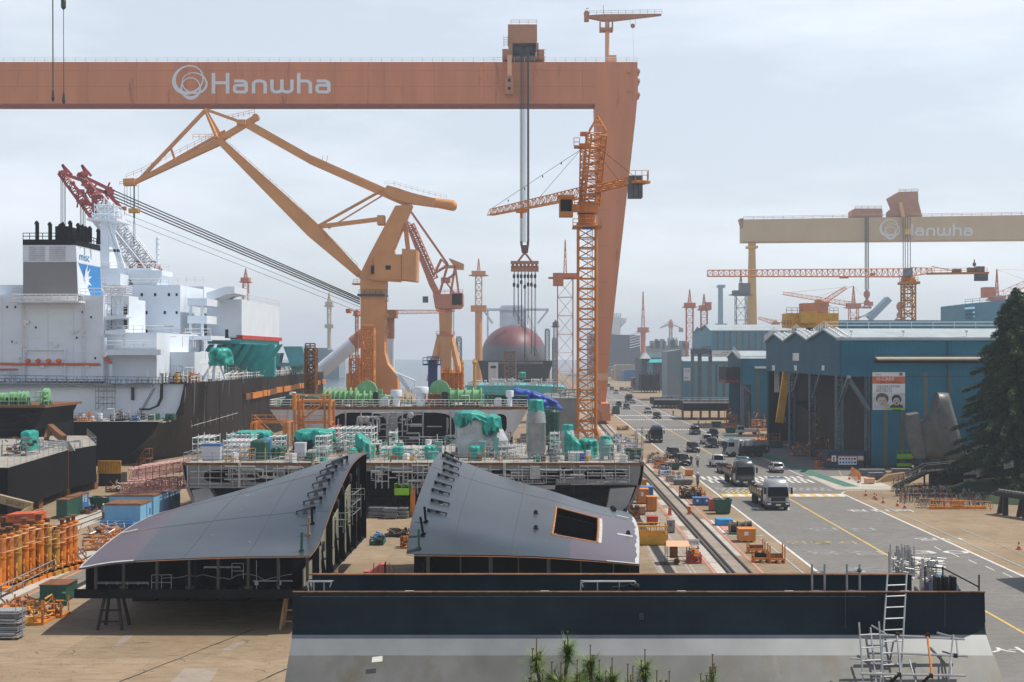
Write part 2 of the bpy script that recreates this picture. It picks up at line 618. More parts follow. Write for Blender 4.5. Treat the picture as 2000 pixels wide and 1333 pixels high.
M_yellowp=mat('yellow_paint',(.66,.34,.035),.55,var=.2,scale=.8,rust='5a3a12',rust_amt=.2)
M_rusty=mat('rusty_steel',(.20,.085,.035),.8,var=.4,scale=1.5,rust='3a1a0c',rust_amt=.4)
M_wht=mat('white_paint',(.68,.75,.83),.5,var=.07,scale=.25)
M_teal=mat('teal_tarp',(.012,.32,.265),.38,var=.5,scale=1.6,bump=.9,bump_scale=4)
M_green=mat('dark_green_paint',(.015,.085,.06),.5,var=.3,scale=1.2,rust='2a2016',rust_amt=.1)
M_lgreen=mat('winch_green',(.20,.42,.21),.5,var=.2,scale=.8)
M_blue=mat('blue_paint',(.04,.17,.40),.5,var=.2,scale=.8,rust='5a4a3a',rust_amt=.1)
M_glass=mat('dark_glass',(.010,.013,.016),.4,var=.2,scale=.5,spec=.06)
M_rubber=mat('tyre_rubber',(.016,.016,.017),.8,var=.3,scale=4)
M_red=mat('red_paint',(.50,.045,.03),.5,var=.2,scale=1)
M_wood=mat('timber',(.30,.19,.10),.8,var=.3,scale=2,streak=True)
# ================================================================ ground, road, markings
def lerp_(a,b,t):return a+(b-a)*t
def sheet(mb,x0,x1,y0,y1,z,m=0):
 return mb.add([(x0,y0,z),(x1,y0,z),(x1,y1,z),(x0,y1,z)],[(0,1,2,3)],m)
g=MB()
sheet(g,-2200,2200,-40,3900,0.0)
struct('ground',g,M_conc)
sea=MB()
sea.add([(-2100,620,.03),(-30,620,.03),(-30,1150,.03),(700,1150,.03),(700,3800,.03),(-2100,3800,.03)],[(0,1,2,3,4,5)])
struct('sea',sea,mat('sea_water',(.05,.08,.11),.22,var=.2,scale=.02,bump=.4,bump_scale=.25))
RX0,RX1=21.9,37.2
rd=MB()
rd.add([(RX0,-20,.012),(RX1,-20,.012),(RX1,158,.012),(46.5,171,.012),(46.5,190,.012),(43.5,262,.012),(39,300,.012),(39,1140,.012),(RX0,1140,.012)],[tuple(range(9))])
struct('road',rd,M_asph)
pv=MB()
sheet(pv,37.6,45.5,160.5,178,.018)
struct('pavement',pv,M_pale)
# crane track strip
tr=MB()
sheet(tr,9.4,13.4,40,900,.012)
sheet(tr,15.3,16.5,40,900,.012)
tp=MB()
for x0,x1 in((14.0,14.95),(16.8,17.3)):
 y=40
 while y<420:
  ln=R.uniform(5,13)
  if R.random()<.72:sheet(tp,x0,x1+(0 if x0>16 else R.choice((0,0,-.3))),y,y+ln,.012)
  y+=ln+R.choice((0.15,.2,3))
struct('track_bed',tr,M_track)
struct('track_slabs',tp,M_pale)
gr=MB()
for x in(14.9,15.32,16.62):sheet(gr,x-.17,x+.17,40,900,.018)
sheet(gr,10.0,10.75,40,330,.018)
struct('rail_groove',gr,M_dark)
rl=MB()
for x in(14.9,15.32,16.62):
 rl.box(x-.05,x+.05,40,900,.02,.085)
struct('crane_rails',rl,M_rail)
edge=MB()
for x in(9.8,10.95,12.0,12.35):sheet(edge,x-.04,x+.04,40,330,.02)
struct('cable_trench_edges',edge,M_pale)
# lines
lw=MB()
sheet(lw,RX0-.13,RX0+.13,20,700,.024)
sheet(lw,RX1-.13,RX1+.13,20,156,.024)
lw.add([(RX1-.13,156,.024),(RX1+.13,156,.024),(38.6,159.4,.024),(46,160.6,.024),(46,160.35,.024),(38.4,159.0,.024)],[(0,1,2,5),(2,3,4,5)])
sheet(lw,36.9,37.1,178,700,.024)
struct('road_edge_lines',lw,M_white)
ly=MB()
sheet(ly,29.55,29.75,20,153,.024)
sheet(ly,29.55,29.75,182,285,.024)
ly.add([(46,196,.024),(46,196.3,.024),(41.2,172,.024),(41.2,171.6,.024)],[(0,1,2,3)])
struct('road_centre_line',ly,M_yell)
lc=MB()
sheet(lc,29.58,29.72,285,800,.024)
zb=MB()
def zebra(y0,y1,n=16,stag=True,x0=22.6,x1=36.8,mb=zb):
 p=(x1-x0)/n
 for i in range(n):
  a=x0+i*p
  if stag:
   ym=(y0+y1)/2
   sheet(mb,a,a+p*.5,ym,y1,.024)
   sheet(mb,a+p*.5,a+p*.98,y0,ym,.0245)
  else:sheet(mb,a,a+p*.5,y0,y1,.024)
zebra(168.8,177.6)
zebra(286,289.5,22);zebra(329,333,22);zebra(351,356,22)
zebra(420,425,22);zebra(470,476,22)
zebra(55.0,64.5,9,x0=23.0,x1=37)
sheet(zb,30.3,37,70.2,70.5,.024)
struct('crosswalks',zb,M_white)
struct('road_lane_line',lc,M_white)
zf=MB()
zebra(159.2,162.6,16,mb=zf)
for s,px,py,sz in(('서행',1660,1000,2.0),('안전',1580,1037,2.0),('용접',1570,1084,2.1),('주의',1640,1118,2.2),('서행',1300,872,2.6),('정지',1460,995,2.0),('3',1300,850,2.6)):
 p=G(px,py);p.z=.0235
 put_text(zf,s,sz*1.2,p,(1,0,0),(0,1,0),sx=1.6)
struct('worn_lettering',zf,M_faint)
yt=MB()
for s,px,py,sz in(('일단',1536,1063,1.9),('정지',1586,1063,1.9)):
 p=G(px,py);p.z=.0235
 put_text(yt,s,sz,p,(1,0,0),(0,1,0),sx=1.25)
struct('yellow_lettering',yt,mat('worn_yellow_paint',(.42,.34,.14),.8,var=.3,scale=2.5,rust=(.2,.19,.17),rust_amt=.5))
wt=MB()
for s,px,py,sz,sx in(('30',1782,1082,2.3,2.3),('천천히',1655,1000,2.2,1.25),('일단',1788,1056,1.8,1.5),('서행',1935,1277,1.9,1.4),('정지',1470,996,2.0,1.2)):
 p=G(px,py);p.z=.024
 put_text(wt,s,sz,p,(1,0,0),(0,1,0),sx=sx)
for k in range(5):
 p=G(1830+34*k,1072+13*k)
 sheet(wt,p.x,p.x+.12,p.y-1,p.y+1,.024)
struct('white_lettering',wt,M_white)
# speed hump
hb,hy=MB(),MB()
n=22
for i in range(n):
 x0,x1=22.2+(36.9-22.2)*i/n,22.2+(36.9-22.2)*(i+1)/n
 (hb if i%2 else hy).prism([(x0,152.6,.013),(x0,153.5,.07),(x0,154.7,.07),(x0,155.6,.013)],(x1-x0,0,0))
for k in range(11):
 for j in range(2):
  x=23.2+k*.62;y=156.3+j*1.5
  hy.add([(x,y,.024),(x+.3,y,.024),(x+.75,y+1.3,.024),(x+.45,y+1.3,.024)],[(0,1,2,3)])
struct('road_hump_white',hb,M_white)
struct('road_hump_yellow',hy,M_yell)
# red and blue yard lines
lp=MB()
sheet(lp,13.72,13.92,40,330,.024);sheet(lp,17.45,17.65,40,330,.024)
struct('red_yard_lines',lp,M_pink)
lb=MB()
sheet(lb,20.6,20.75,60,118,.024);sheet(lb,38.7,38.85,60,150,.024);sheet(lb,41.2,41.3,60,125,.024)
for y in range(64,116,9):sheet(lb,18.4,20.6,y,y+.12,.024)
struct('blue_yard_lines',lb,M_bline)
bay=MB()
for(x0,x1,y0,y1,m)in((18.1,20.2,127.5,131,0),(18.1,20.2,123.8,127.2,1),(18.3,20.9,120.0,123.4,2)):
 sheet(bay,x0,x1,y0,y1,.02,m)
struct('painted_bin_bays',bay,[M_yell,M_pink,M_gwalk])
bayl=MB()
for y in(119.7,123.55,127.3):sheet(bayl,17.8,21.2,y,y+.25,.026)
sheet(bayl,17.7,17.95,119.7,131,.026)
struct('bin_bay_lines',bayl,M_white)
gw=MB()
gw.add([(39.4,164,.026),(41.3,164,.026),(39.6,196,.026),(37.4,196,.026)],[(0,1,2,3)])
gw.add([(37.4,197,.026),(39.6,197,.026),(40.4,262,.026),(38.4,262,.026)],[(0,1,2,3)])
struct('green_walkway',gw,M_gwalk)
# darker repairs in the near concrete
pt=MB()
for(a,b,c,d)in(((330,1333),(425,1306),(385,1333),(330,1334)),):
 pass
pt.add([G(330,1336,.006),G(408,1336,.006),G(428,1306,.006),G(360,1306,.006)],[(0,1,2,3)])
pt.add([G(432,1270,.006),G(448,1272,.006),G(480,1255,.006),G(462,1255,.006)],[(0,1,2,3)])
pt.add([G(222,1262,.006),G(236,1262,.006),G(262,1240,.006),G(246,1240,.006)],[(0,1,2,3)])
struct('concrete_patches',pt,M_track)
# the older track and painted edge on the left
lt_=MB();sheet(lt_,-39.6,-36.4,55,126,.012);sheet(lt_,-48,-44.4,100,150,.012);struct('left_track_bed',lt_,M_pale)
lg=MB()
for x in(-38.9,-37.5,-46.9,-45.5):sheet(lg,x-.14,x+.14,55 if x>-40 else 100,126 if x>-40 else 150,.018)
sheet(lg,-33.9,-33.35,50,100,.018);struct('left_groove_trench_shade',lg,M_dark)  # rail grooves, plus a dark strip painting the shadow of a trench
lr=MB();sheet(lr,-35.9,-35.7,55,118,.02);struct('left_red_line',lr,M_pink)
lq=MB();sheet(lq,-35.5,-34.1,74,112,.014);sheet(lq,-33.2,-32.9,50,100,.02,1);struct('left_painted_strip',lq,[mat('grey_green_floor',(.17,.18,.15),.8,var=.3,scale=1.5),M_pale])
cb_=MB();rn=random.Random(77)
for k in range(40):
 p=V((rn.uniform(-30,14),rn.uniform(60,76),.006));pts=[p+V((rn.uniform(-.5,.5)+.25*q*math.cos(k),rn.uniform(-.1,.1)+.25*q*math.sin(k),0))*rn.uniform(.3,.9)if False else p+V((math.cos(k+.2*q)*.2*q,math.sin(k+.2*q)*.2*q,0))for q in range(rn.randint(2,6))]
 for a,c in zip(pts[:-1],pts[1:]):cb_.beam(a,c,rn.uniform(.01,.03),.008)
struct('ground_scratches',cb_,M_dark)
jn=MB()
for(x0,y0_,x1,y1_)in((-23.0,62,-17.5,79),(-16.0,62,-9.2,81)):
 n_=26;rr=random.Random(int(-x0));pts=[V((lerp_(x0,x1,q/n_)+rr.uniform(-.05,.05),lerp_(y0_,y1_,q/n_),.012))for q in range(n_+1)]
 for a,c in zip(pts[:-1],pts[1:]):jn.beam(a,c,rr.uniform(.03,.11),.012)
struct('ground_joints',jn,M_dark)
# haze
hz=MB()
hz.box(-2190,2190,-39,3890,-1.0,108.0)
hm=bpy.data.materials.new('haze_air')
hm.use_nodes=True
t=hm.node_tree
t.nodes.remove(t.nodes['Principled BSDF'])
pvn=t.nodes.new('ShaderNodeVolumePrincipled')
pvn.inputs['Color'].default_value=(.66,.75,.87,1)
pvn.inputs['Density'].default_value=HAZE
pvn.inputs['Anisotropy'].default_value=0.25
t.links.new(pvn.outputs['Volume'],t.nodes['Material Output'].inputs['Volume'])
ho=obj('haze',hz,hm)
ho['kind']='stuff'
# ================================================================ cranes
M_goli=mat('gantry_orange',(.60,.225,.10),.55,var=.16,scale=.2,streak=True,rust='7a3a20',rust_amt=.1)
M_golid=mat('gantry_shaded_flange',(.30,.09,.06),.6,var=.2,scale=.3)  # darker copy of the orange: shade of the girder underside coloured in
M_logo=mat('logo_white',(.70,.73,.78),.6,var=.05,scale=.3)
M_jib=mat('jib_crane_orange',(.62,.28,.095),.55,var=.12,scale=.2,rust='8a4a20',rust_amt=-.05)
M_tower=mat('tower_crane_orange',(.55,.185,.025),.5,var=.18,scale=.6)
M_redc=mat('red_crane_paint',(.54,.19,.10),.55,var=.15,scale=.3)
M_cream=mat('cream_girder',(.56,.43,.26),.6,var=.08,scale=.1)
M_creamy=mat('yellow_leg',(.68,.42,.13),.6,var=.1,scale=.1)
M_rope=mat('wire_rope',(.05,.06,.065),.5,metal=.3,var=.2,scale=1)
M_trol=mat('trolley_brown',(.42,.20,.11),.6,var=.15,scale=.3)
M_peach=mat('faded_orange',(.72,.40,.24),.6,var=.1,scale=.3)
M_weight=mat('grey_counterweight',(.10,.105,.11),.7,var=.3,scale=1)
def wpoly(pxs,D):
 return[W(x,y,D)for x,y in pxs]
# ---- the big orange gantry crane
D0=320.0
gan=thing('gantry_crane','huge orange gantry crane whose girder with white lettering spans the sky','gantry crane',G(1180,825))
b=MB()
xr,xl=XP(1245,D0),-215.0
zt,zb_=ZP(121.5,D0),ZP(205.5,D0)
b.box(xl,XP(1162,D0),D0,D0+5.2,zb_+.32,zt)
obj('girder',b,M_goli,gan)
b=MB()
b.box(xl,XP(1161.5,D0),D0-.15,D0+5.4,zb_,zb_+.3)
obj('girder_flange',b,M_golid,gan)
b=MB()
b.prism(wpoly([(1162.2,121.5),(1245,121.5),(1246,180),(1241,235),(1190,690),(1188,729),(1168.5,729),(1168.5,500),(1162.2,205)],D0),(0,9.6,0))
obj('leg',b,M_goli,gan)
b=MB()
b.prism(wpoly([(1168,729.3),(1188,729.3),(1188,744),(1166.5,744)],D0-.3),(0,10.2,0))
obj('leg_collar',b,M_peach,gan)
b=MB()
b.prism(wpoly([(1167,744.3),(1187.5,744.3),(1183,790),(1170,790)],D0),(0,9.4,0))
b.box(XP(1172,D0),XP(1187,D0),D0-10,D0+22,.9,5)
obj('lower_leg',b,M_goli,gan)
for y in(D0-9,D0-3,D0+12,D0+18):
 b=MB();b.box(15.2,18.0,y,y+4.4,.75,2.6)
 for k in range(2):b.lathe([(.4,-.3),(.5,-.3),(.5,.3),(.4,.3)],(16.7,y+1.1+2.1*k,.52),10,'x')
 obj('bogie',b,M_orange,gan)
b=MB()
x=XP(1235,D0)
while x>xl:b.box(x-.05,x+.05,D0-.03,D0-.001,zb_+1,zt);x-=12.4
for z_ in(zb_+4.6,zt-2.2):b.box(xl,XP(1162,D0),D0-.025,D0-.001,z_-.04,z_+.04)
for z_ in range(8,78,9):b.box(XP(1169,D0),XP(1189,D0),D0-.03,D0-.001,z_,z_+.08)
obj('plate_joint',b,mat('joint_brown',(.42,.15,.07),.6,var=.2),gan)
b=MB()
girder_logo(b,(XP(413.5,D0),D0-.04,ZP(183,D0)),40*D0/F)
obj('lettering',b,M_logo,gan,recalc=False)
b=MB()
b.rail([(xl,D0+.15,zt),(XP(1244,D0),D0+.15,zt)],1.15,2.55,.05)
obj('handrail',b,M_ral,gan)
for px,py in((1228,142),(1228,179)):
 b=MB();c=W(px,py,D0);b.lathe([(.35,0),(.35,-.45),(.22,-.5),(0,-.5)],c,8,'y');obj('lamp_housing',b,M_trol,gan)
for py in(138,157,184):
 for o in(1,4):b=MB();b.lathe([(.75,0),(.7,.35),(.35,.6),(0,.65)],W(1246,py,D0)+V((0,o,0)),10,'x');obj('vent_cap',b,M_trol,gan)
# trolley on the girder
Dt=D0-.8
tr_=thing('crane_trolley','orange hoist house riding on top of the big orange girder','trolley',W(1024,121,D0))
b=MB()
b.prism(wpoly([(992,48),(1049,48),(1049,84),(992,84)],Dt),(0,10,0))
obj('machine_house',b,M_trol,tr_)
b=MB()
b.box(XP(985,Dt),XP(1062,Dt),Dt+8,Dt+10.5,zt+.6,ZP(97,Dt))
b.box(XP(993,Dt),XP(1001,Dt),Dt,Dt+10,zt+.5,ZP(84.2,Dt))
b.box(XP(1047,Dt),XP(1052,Dt),Dt,Dt+10,zt+.5,ZP(84.2,Dt))
b.box(XP(1049.5,Dt),XP(1063,Dt),Dt,Dt+7,zt+.5,ZP(97.5,Dt))
b.box(XP(981,Dt),XP(992.5,Dt),Dt,Dt+7,zt+.5,ZP(96,Dt))
obj('frame',b,M_trol,tr_)
b=MB()
b.box(XP(1001.5,Dt),XP(1046.5,Dt),Dt+3,Dt+7.5,zt+.8,ZP(85,Dt))
for px in(1011,1034):b.lathe([(1.0,-1),(1.0,1)],W(px,93,Dt)+V((0,2.2,0)),12,'x')
obj('hoist_drum',b,mat('hoist_blue_grey',(.03,.05,.09),.6,var=.3,scale=.4),tr_)
b=MB()
b.rail([W(998,47.6,Dt),W(1048.5,47.6,Dt)],1.05,2.2,.05)
b.rail([W(982,119,Dt-.9),W(1063,119,Dt-.9)],1.1,1.6,.05)
b.ladder(W(988,92,Dt-.5),W(988,70,Dt-.5),(1.0,0,0),.45,.06)
for py in(97,104,111,126,132,135):b.tube(W(1044,py,Dt-.9),W(1066,py,Dt-.9),.05,n=4);b.tube(W(981,py,Dt-.9),W(1000,py,Dt-.9),.05,n=4)
obj('walkway_rail',b,M_trol,tr_)
b=MB()
b.beam(W(995,109,Dt-1.2),W(995.5,152,Dt-1.2),1.1,1.1)
obj('cab_arm',b,M_peach,tr_)
b=MB()
b.box(XP(986.5,Dt-1),XP(1003,Dt-1),Dt-2.4,Dt-.4,ZP(188,Dt),ZP(152.3,Dt))
cb=obj('operator_cab',b,M_trol,tr_)
b=MB()
for py in(161,177):b.box(XP(992.5,Dt),XP(997.5,Dt),Dt-2.46,Dt-2.35,ZP(py+3,Dt),ZP(py-3,Dt))
obj('window',b,M_glass,cb)
# hook block, spreader beam and slings
hk=thing('lifting_beam','orange lifting beam with chain slings hanging from long wire ropes','lifting beam',W(1025,700,D0-3))
Dh=D0-3.0
b=MB()
for px,r in((1016,.09),(1018.5,.12),(1020.5,.07),(1023,.1),(1025.5,.07),(1029.5,.12),(1031.5,.12),(1033,.08)):
 b.tube(W(px,97,Dh),W(px+.3,474,Dh),r,n=5)
obj('wire_rope',b,M_rope,hk)
b=MB()
for px in(1018.5,1031):b.box(XP(px-2.5,Dh),XP(px+2.5,Dh),Dh-.4,Dh+.4,ZP(479,Dh),ZP(472,Dh))
b.prism(wpoly([(1016.5,479),(1033,479),(1031,494),(1019,494)],Dh-.7),(0,1.4,0))
obj('hook_block',b,mat('hook_brown',(.16,.07,.06),.6),hk)
b=MB()
b.beam(W(1025,494,Dh),W(1012,511,Dh),.5);b.beam(W(1025,494,Dh),W(1038,511,Dh),.5)
b.box(XP(997.5,Dh),XP(1052,Dh),Dh-1,Dh-.5,ZP(517,Dh),ZP(510.5,Dh))
b.box(XP(998,Dh),XP(1052,Dh),Dh-.4,Dh+.6,ZP(524,Dh),ZP(519.5,Dh))
b.box(XP(998,Dh),XP(1052,Dh),Dh-1,Dh-.5,ZP(531.5,Dh),ZP(525,Dh))
for k in range(7):b.tube(W(1002+7.6*k,510.5,Dh),W(1002+7.6*k,531,Dh),.3,n=4)
obj('beam',b,M_trol,hk)
b=MB()
for px in(1004,1011.5,1018,1025,1031.5,1038,1045):
 e=640+R.uniform(-8,70)if px>1008 else 620
 b.tube(W(px,531,Dh),W(px+R.uniform(-1,1),e,Dh),.075,n=4)
 b.tube(W(px+1.5,531,Dh),W(px+1.2,e-20,Dh),.05,n=4)
 for py in(540,556+R.uniform(-6,6)):b.lathe([(.12,-.55),(.34,-.3),(.34,.3),(.12,.55)],W(px,py,Dh),6,'z')
 for q in range(4):
  b.tube(W(px,e-20,Dh),W(px+3+5*q,e+8+4*q,Dh),.03,n=3)
obj('sling',b,M_rope,hk)
# maintenance crane on the girder end
mc=thing('maintenance_crane','small orange jib crane standing on the right end of the big orange girder','jib crane',W(1186,121,D0+4))
Dm=D0+4
b=MB()
b.tube(W(1186,121.5,Dm),W(1186,43,Dm),.55,n=12)
b.box(XP(1186,Dm),XP(1203,Dm),Dm-2,Dm+2,zt+.1,ZP(111.5,Dm))
obj('column',b,M_peach,mc)
b=MB()
b.prism(wpoly([(1150,30),(1181,28),(1292,27),(1292,29.5),(1200,40.5),(1178,41),(1150,35)],Dm-.6),(0,1.2,0))
obj('boom',b,M_trol,mc)
b=MB()
b.box(XP(1141,Dm),XP(1150,Dm),Dm-.9,Dm+.9,ZP(42,Dm),ZP(31,Dm))
b.lathe([(.7,-.6),(.7,.6)],W(1145.5,27.5,Dm),12,'y')
obj('winch',b,M_trol,mc)
b=MB()
b.rail([W(1151,29.5,Dm),W(1293,27,Dm)],1.0,1.8,.035)
b.tube(W(1179,29,Dm),W(1178,10,Dm),.05,n=4)
b.tube(W(1142,24,Dm),W(1146,17,Dm),.05,n=4);b.tube(W(1146,17,Dm),W(1150,16.5,Dm),.08,n=4)
obj('handrail',b,M_rope,mc)
b=MB()
b.box(XP(1171,Dm),XP(1197,Dm),Dm-1.6,Dm+1.6,ZP(61.5,Dm),ZP(57,Dm))
for px in(1172,1196):b.box(XP(px-1,Dm),XP(px+1,Dm),Dm-1.5,Dm+1.5,ZP(57,Dm),ZP(41.5,Dm))
obj('platform',b,M_trol,mc)
b=MB()
for px in(1231,1241):b.tube(W(px,37,Dm),W(px,49,Dm),.03,n=4)
b.lathe([(0,-.45),(.5,-.3),(.62,0),(.5,.3),(0,.4)],W(1236,51,Dm),8,'y')
b.tube(W(1236,54,Dm),W(1238,121,Dm),.025,n=3)
obj('hook',b,M_trol,mc)
# ---- orange level luffing crane
DJ=300.0
jc=thing('luffing_crane','tall orange double lever crane with its folded jib over the white ship','harbour crane',W(728,834,DJ))
kx=DJ/F
b=MB()
b.prism(wpoly([(704,575),(751,575),(751,690),(757,712),(776,735),(779,845),(676,845),(676,730),(703,728),(704,690)],DJ-2.6),(0,5.4,0))
obj('pedestal',b,M_jib,jc,smooth=20)
b=MB()
b.box(XP(702,DJ),XP(755,DJ),DJ-3.6,DJ+3.6,ZP(580,DJ),ZP(575.5,DJ))
b.rail([W(701,575,DJ-3.8),W(755,575,DJ-3.8)],1.0,1.4,.05)
obj('slewing_ring',b,M_rope,jc)
b=MB()
b.prism(wpoly([(703,548),(752,547),(752,575),(704,575)],DJ-3),(0,6,0))
b.prism(wpoly([(700,542),(720,500),(772,402),(804,400),(768,487),(780,548),(705,548)],DJ-2.2),(0,4.4,0))
obj('machinery_tower',b,M_jib,jc)
b=MB()
b.prism(wpoly([(731,498),(784,497),(784,546),(722,546),(722,540),(731,538)],DJ-4),(0,8,0))
mh=obj('machinery_house',b,M_jib,jc)
b=MB()
b.box(XP(724.5,DJ-4),XP(730.5,DJ-4),DJ-3.9,DJ-3,ZP(535,DJ-4),ZP(519,DJ-4))
b.box(XP(753,DJ-4),XP(763,DJ-4),DJ-4.06,DJ-3.9,ZP(527,DJ-4),ZP(519,DJ-4))
obj('window',b,M_glass,mh)
b=MB()
b.prism(wpoly([(785,486),(813,488),(812,549),(785,546)],DJ-4.2),(0,8.4,0))
b.beam(W(797,488,DJ),W(793,450,DJ),1.0,1.2);b.beam(W(793,450,DJ),W(783,428,DJ),1.2,1.4)
obj('counterweight_box',b,M_jib,jc)
b=MB()
b.prism(wpoly([(748,373),(756,362),(772,366),(805,377),(850,388),(850,404),(816,399),(790,396),(766,387)],DJ-1.4),(0,2.8,0))
b.tube(W(846,395.5,DJ),W(886,402,DJ),1.1,1.3,n=16);b.lathe([(1.3,0),(1.1,.45),(.6,.8),(0,.9)],W(885.5,402,DJ),14,'x')
obj('balance_lever',b,M_jib,jc,smooth=35)
b=MB()
b.rail([W(752,362,DJ-1.4),W(770,363,DJ-1.4),W(850,385,DJ-1.4),W(872,389,DJ-1.4)],1.0,1.5,.045)
obj('lever_handrail',b,M_ral,jc)
b=MB()
b.beam(W(703,537,DJ),W(614,452,DJ),1.6,1.7,3.0,3.6)
b.beam(W(614,452,DJ),W(428,274,DJ),3.0,3.6,2.6,1.5)
obj('main_jib',b,M_jib,jc)
b=MB()
b.beam(W(480,241,DJ),W(606,312,DJ),1.2,1.9);b.beam(W(606,312,DJ),W(800,398,DJ),1.3,2.0,1.6,2.0)
for o in(-.9,.9):
 b.beam(W(752,369,DJ)+V((0,o,0)),W(623,441,DJ)+V((0,o,0)),.32);
b.beam(W(758,374,DJ)+V((0,1,0)),W(640,446,DJ)+V((0,1,0)),.32)
obj('back_stay',b,M_jib,jc)
b=MB()
b.beam(W(616,444,DJ-1),W(745,428,DJ-1),.7,1.0);b.beam(W(616,444,DJ+1),W(745,428,DJ+1),.7,1.0)
b.box(XP(738,DJ),XP(752,DJ),DJ-1.6,DJ+1.6,ZP(440,DJ),ZP(422,DJ))
obj('luffing_screw',b,M_jib,jc)
b=MB()
b.beam(W(243,357,DJ),W(265,356,DJ),2.0,1.6)
b.beam(W(262,357,DJ),W(428,278,DJ),1.0,1.0,1.4,1.5)
b.beam(W(345,319,DJ+2.4),W(500,230,DJ),.7,.8)
b.beam(W(428,274,DJ),W(503,229,DJ),1.4,1.3)
b.beam(W(272,352,DJ),W(401,216,DJ),.75,.75)
b.beam(W(401,215,DJ),W(424,270,DJ-1.6),.6);b.beam(W(401,215,DJ),W(430,264,DJ+1.6),.6)
b.beam(W(401,214,DJ),W(468,238,DJ),.65)
b.beam(W(333,288,DJ),W(344,318,DJ),.5)
b.beam(W(268,354,DJ+2.2),W(440,256,DJ+1),.55)
b.box(XP(465,DJ),XP(482,DJ),DJ-1.5,DJ+1.5,ZP(246,DJ),ZP(236,DJ))
b.lathe([(.8,-.8),(.8,.8)],W(500,230,DJ),12,'y')
obj('fly_jib',b,M_jib,jc)
b=MB()
P=lambda x,y,o=-1.5:W(x,y,DJ)+V((0,o,0))
b.rail([P(250,352),P(280,340),P(300,330),P(425,268)],1.1,1.8,.04)
b.rail([P(382,276,-2.4),P(455,276,-2.4)],1.2,1.4,.05)
b.rail([P(444,285),P(566,393),P(700,526)],1.1,2.0,.04)
b.rail([P(447,238),P(500,226)],1.1,1.3,.05)
b.rail([P(238,364),P(275,364)],.9,1.0,.05)
b.rail([P(610,313),P(740,372)],.8,2.2,.035)
for x in(630,639):b.tube(P(x,322),P(x+3,307),.06,n=4)
obj('walkway_rail',b,M_jib,jc)
b=MB()
b.ladder(W(755,580,DJ-1),W(755,690,DJ-1),(0,1,0),.6,.06)
for py in(588,617,648):b.box(XP(750,DJ),XP(758,DJ),DJ-2,DJ+1,ZP(py+1,DJ),ZP(py-1,DJ));b.rail([W(751,py,DJ-2),W(758,py,DJ-2)],1.0,.8,.04)
b.box(XP(690,DJ),XP(706,DJ),DJ-2,DJ+1,ZP(557,DJ),ZP(554,DJ));b.rail([W(690,554,DJ-2),W(705,554,DJ-2)],1.0,.8,.05)
b.tube(W(726,546,DJ-4.2),W(784,550,DJ-4.2),.25,n=4)
obj('access_ladder',b,M_jib,jc)
b=MB()
for px,y1 in((243,400),(248,400),(255,403),(261,404),(263,404),(270,403)):b.tube(W(px,362,DJ),W(px,y1,DJ),.05,n=4)
b.tube(W(262,362,DJ),W(262,407,DJ),.16,n=5)
obj('hoist_rope',b,M_rope,jc)
hb_=thing('hook_block','orange hook block hanging below the tip of the folded orange jib','hook block',W(262,420,DJ))
b=MB()
b.box(XP(252.5,DJ),XP(272,DJ),DJ-.7,DJ+.7,ZP(416.5,DJ),ZP(408,DJ))
obj('block',b,M_yellowp,hb_)
b=MB()
b.tube(W(262,416.5,DJ),W(262,427,DJ),.22,n=6)
for o in(-1.5,1.5):b.path([W(262,427,DJ),W(262+o,440,DJ),W(262+o,470,DJ),W(262,481,DJ)],.07,4)
obj('sling',b,M_rope,hb_)
b=MB()
b.lathe([(0,-.5),(.5,-.4),(.5,.4),(0,.5)],W(243.5,407.5,DJ),8,'z');b.tube(W(243.5,412,DJ),W(243.5,421,DJ),.08,n=4)
solo('auxiliary_hook',b,M_redc,'small red hook ball hanging left of the orange hook block','hook')
# two hooks at the top left, hanging from another crane out of the picture
for(px,y0,y1,lab)in((103,-60,199,'dark hook on the thicker rope before the orange girder'),(124,-60,204,'small dark hook on the thinner rope before the orange girder')):
 b=MB()
 D=150
 b.tube(W(px,y0,D),W(px+.5,y1-26,D),.07 if px<110 else .04,n=5)
 b.lathe([(.03,1.6),(.1,1.3),(.16,.8),(.2,.35),(.12,.1),(.05,0)],W(px+.5,y1,D),8)
 if px>110:
  b.lathe([(.05,.8),(.3,.5),(.3,-.3),(.05,-.6)],W(px,10,D),8)
  b.box(XP(px-4,D),XP(px+4,D),D-.2,D+.2,ZP(5,D),ZP(-4,D),1)
 solo('crane_hook',b,[M_rope,M_yellowp],lab,'crane hook')
# ---- second, redder luffing crane behind
D=450.0
rc=thing('luffing_crane','red orange lattice jib crane standing behind the tall double lever crane','harbour crane',W(869,775,D))
b=MB()
b.prism(wpoly([(857,604),(882,604),(880,775),(862,775)],D-2.2),(0,4.4,0))
b.beam(W(859,655,D-1),W(838,745,D-6),1.4);b.beam(W(881,655,D-1),W(903,745,D-6),1.4)
b.beam(W(865,655,D+1),W(845,740,D+8),1.2);b.beam(W(879,655,D+1),W(897,740,D+8),1.2)
obj('pedestal',b,M_jib,rc)
b=MB()
b.prism(wpoly([(845,575),(904,574),(904,596),(898,603),(850,603)],D-4),(0,8,0))
b.box(XP(884,D),XP(904,D),D-4,D+4,ZP(597,D),ZP(573,D))
obj('machinery_house',b,M_redc,rc)
b=MB()
b.box(XP(827,D),XP(837,D),D-3,D-1,ZP(592,D),ZP(580,D))
obj('operator_cab',b,M_weight,rc)
b=MB()
b.beam(W(862,590,D),W(844,555,D),2.4,2.2);b.beam(W(844,555,D),W(792,430,D),2.2,2.2,1.2,.9)
b.truss(W(848,545,D),W(802,440,D),2.2,2.6,12,.22)
obj('jib',b,M_redc,rc)
b=MB()
